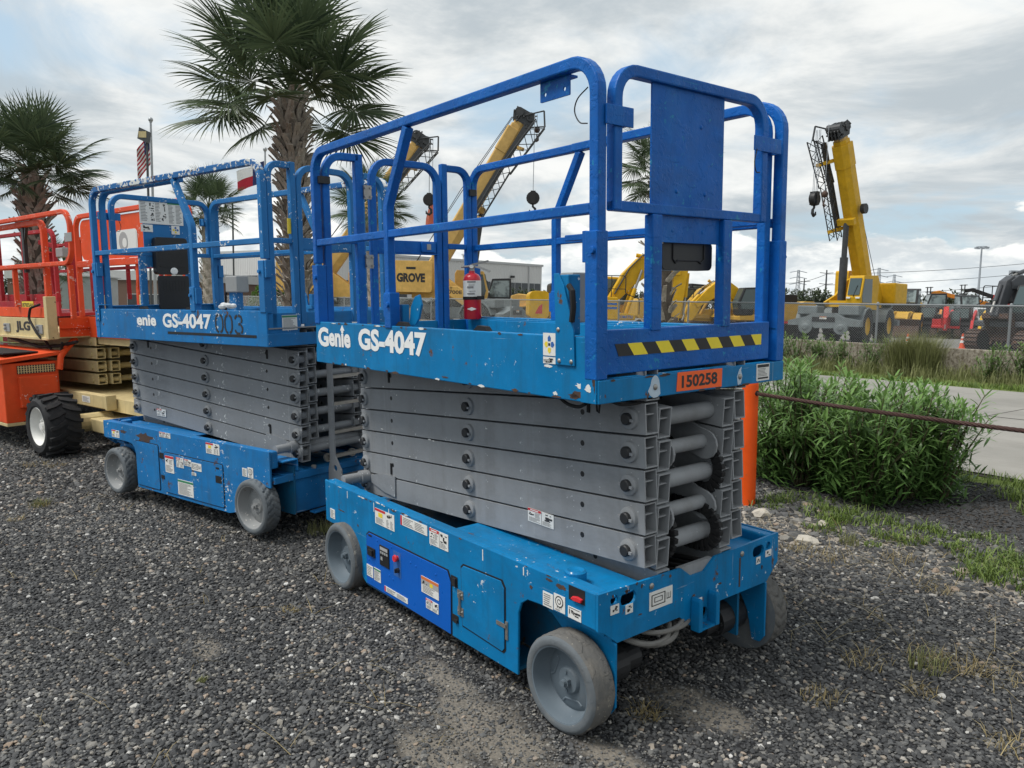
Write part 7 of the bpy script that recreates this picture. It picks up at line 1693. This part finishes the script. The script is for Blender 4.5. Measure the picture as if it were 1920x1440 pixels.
p = P2(-18.0, 50); t = thing('lamp_post', 'thin dark lamp post right of the chipped lift panel', 'lamp post', TR(*p, 0, 51.6)); m = MB(); m.cyl((0, 0, 0), (0, 0, 7.8), .06, 8); m.obj('pole', 'pole_dark', t); m = MB(); m.box(-.1, .5, -.15, .15, 7.8, 7.92); m.obj('lamp_head', 'pole_dark', t)
p = P2(71.5, 120); t = thing('light_mast', 'tall slender light mast with a ring of lamps above the telehandlers', 'light mast', TR(*p, 0, 51.6)); m = MB(); m.tube([(0, 0, 0), (0, 0, 11.8)], [.22, .11], 8); m.obj('mast', 'far_steel', t)
m = MB()
for k in range(8): a = k*.785; m.box(.8*math.cos(a)-.16, .8*math.cos(a)+.16, .8*math.sin(a)-.16, .8*math.sin(a)+.16, 11.55, 11.8)
m.split('mast_lamp', 'far_steel', t); m = MB(); m.path([(.7*math.cos(k*.524), .7*math.sin(k*.524), 11.85) for k in range(12)], .06, .06, (0, 0, 1), True); m.obj('lamp_ring', 'far_steel', t)
def pylon(label, s, d, h, kindp, nm='power_pole'):
    p = P2(s*d, d); t = thing(nm, label, 'pylon', TR(*p, 0, 51.6), 'power line supports')
    if kindp == 'pole':
        m = MB(); m.tube([(0, 0, 0), (0, 0, h)], [.4, .2], 8); m.obj('pole', 'pole_dark', t)
        m = MB()
        for k in range(4):
            for q in (-1, 1): m.tube([(0, 0, h-1-3.2*k), (q*2.0, 0, h-.8-3.2*k)], .1, 5)
        m.split('crossarm', 'pole_dark', t)
    else:
        m = MB(); w = h*.09
        for a, b in ((-1, -1), (1, -1), (1, 1), (-1, 1)): m.tube([(a*w, b*w, 0), (a*w*.35, b*w*.35, h*.62), (a*w*.2, b*w*.2, h)], .16, 4)
        for k in range(9): z0_, z1_ = h*k/9, h*(k+1)/9; f0, f1 = w*(1-.8*k/9), w*(1-.8*(k+1)/9); m.tube([(-f0, -f0, z0_), (f1, -f1, z1_)], .1, 4); m.tube([(f0, -f0, z0_), (-f1, -f1, z1_)], .1, 4)
        m.obj('lattice_body', 'far_steel', t); m = MB()
        for k in range(3): m.tube([(-h*.2, 0, h*(.66+.14*k)), (0, 0, h*(.70+.14*k)), (h*.2, 0, h*(.66+.14*k))], .2, 4)
        m.split('crossarm', 'far_steel', t)
PY = [('short power pole left of the steel pole on the horizon', .372, 260, 12, 'pole'), ('tall power pole with stacked arms left of the crane', .400, 230, 13.5, 'pole'), ('lattice power tower next to the front lift post', .364, 420, 23, 'tower'), ('wide lattice tower behind the crane cab', .467, 420, 25, 'tower'), ('narrow lattice tower right of the crane', .487, 470, 24, 'tower'), ('power pole at the right end of the horizon', .78, 260, 24, 'pole')]
for q in PY: pylon(*q)
def wire(s0, d0, z0, s1, d1, z1, label, sag=1.5):
    a, b = Vector((*P2(s0*d0, d0), z0)), Vector((*P2(s1*d1, d1), z1)); m = MB()
    m.tube([a.lerp(b, k/20)-Z*(sag*4*(k/20)*(1-k/20)) for k in range(21)], .07, 4); tag(m.obj('power_line', 'pole_dark'), label, 'power line', 'power lines')
for k in range(4): wire(.400, 230, 12.3-3.2*k, .78, 260, 23-3.2*k, 'thin power line crossing the sky above the machine lot')
for k in range(3): wire(.33, 260, 11-2.6*k, .400, 230, 12.3-3.0*k, 'thin power line between the poles beside the front lift')
for s, h in ((.642, 6.6), (.664, 6.2)):
    p = P2(s*95, 95); t = thing('stadium_light', 'small twin flood light pole in front of the far trees' if h > 6.4 else 'shorter flood light pole right of the twin one', 'lamp post', TR(*p, 0, 51.6)); m = MB(); m.cyl((0, 0, 0), (0, 0, h), .1, 6); m.obj('pole', 'pole_dark', t); m = MB(); m.box(-.75, .75, -.2, .2, h-.4, h+.35); m.obj('lamp_bank', 'far_steel', t)
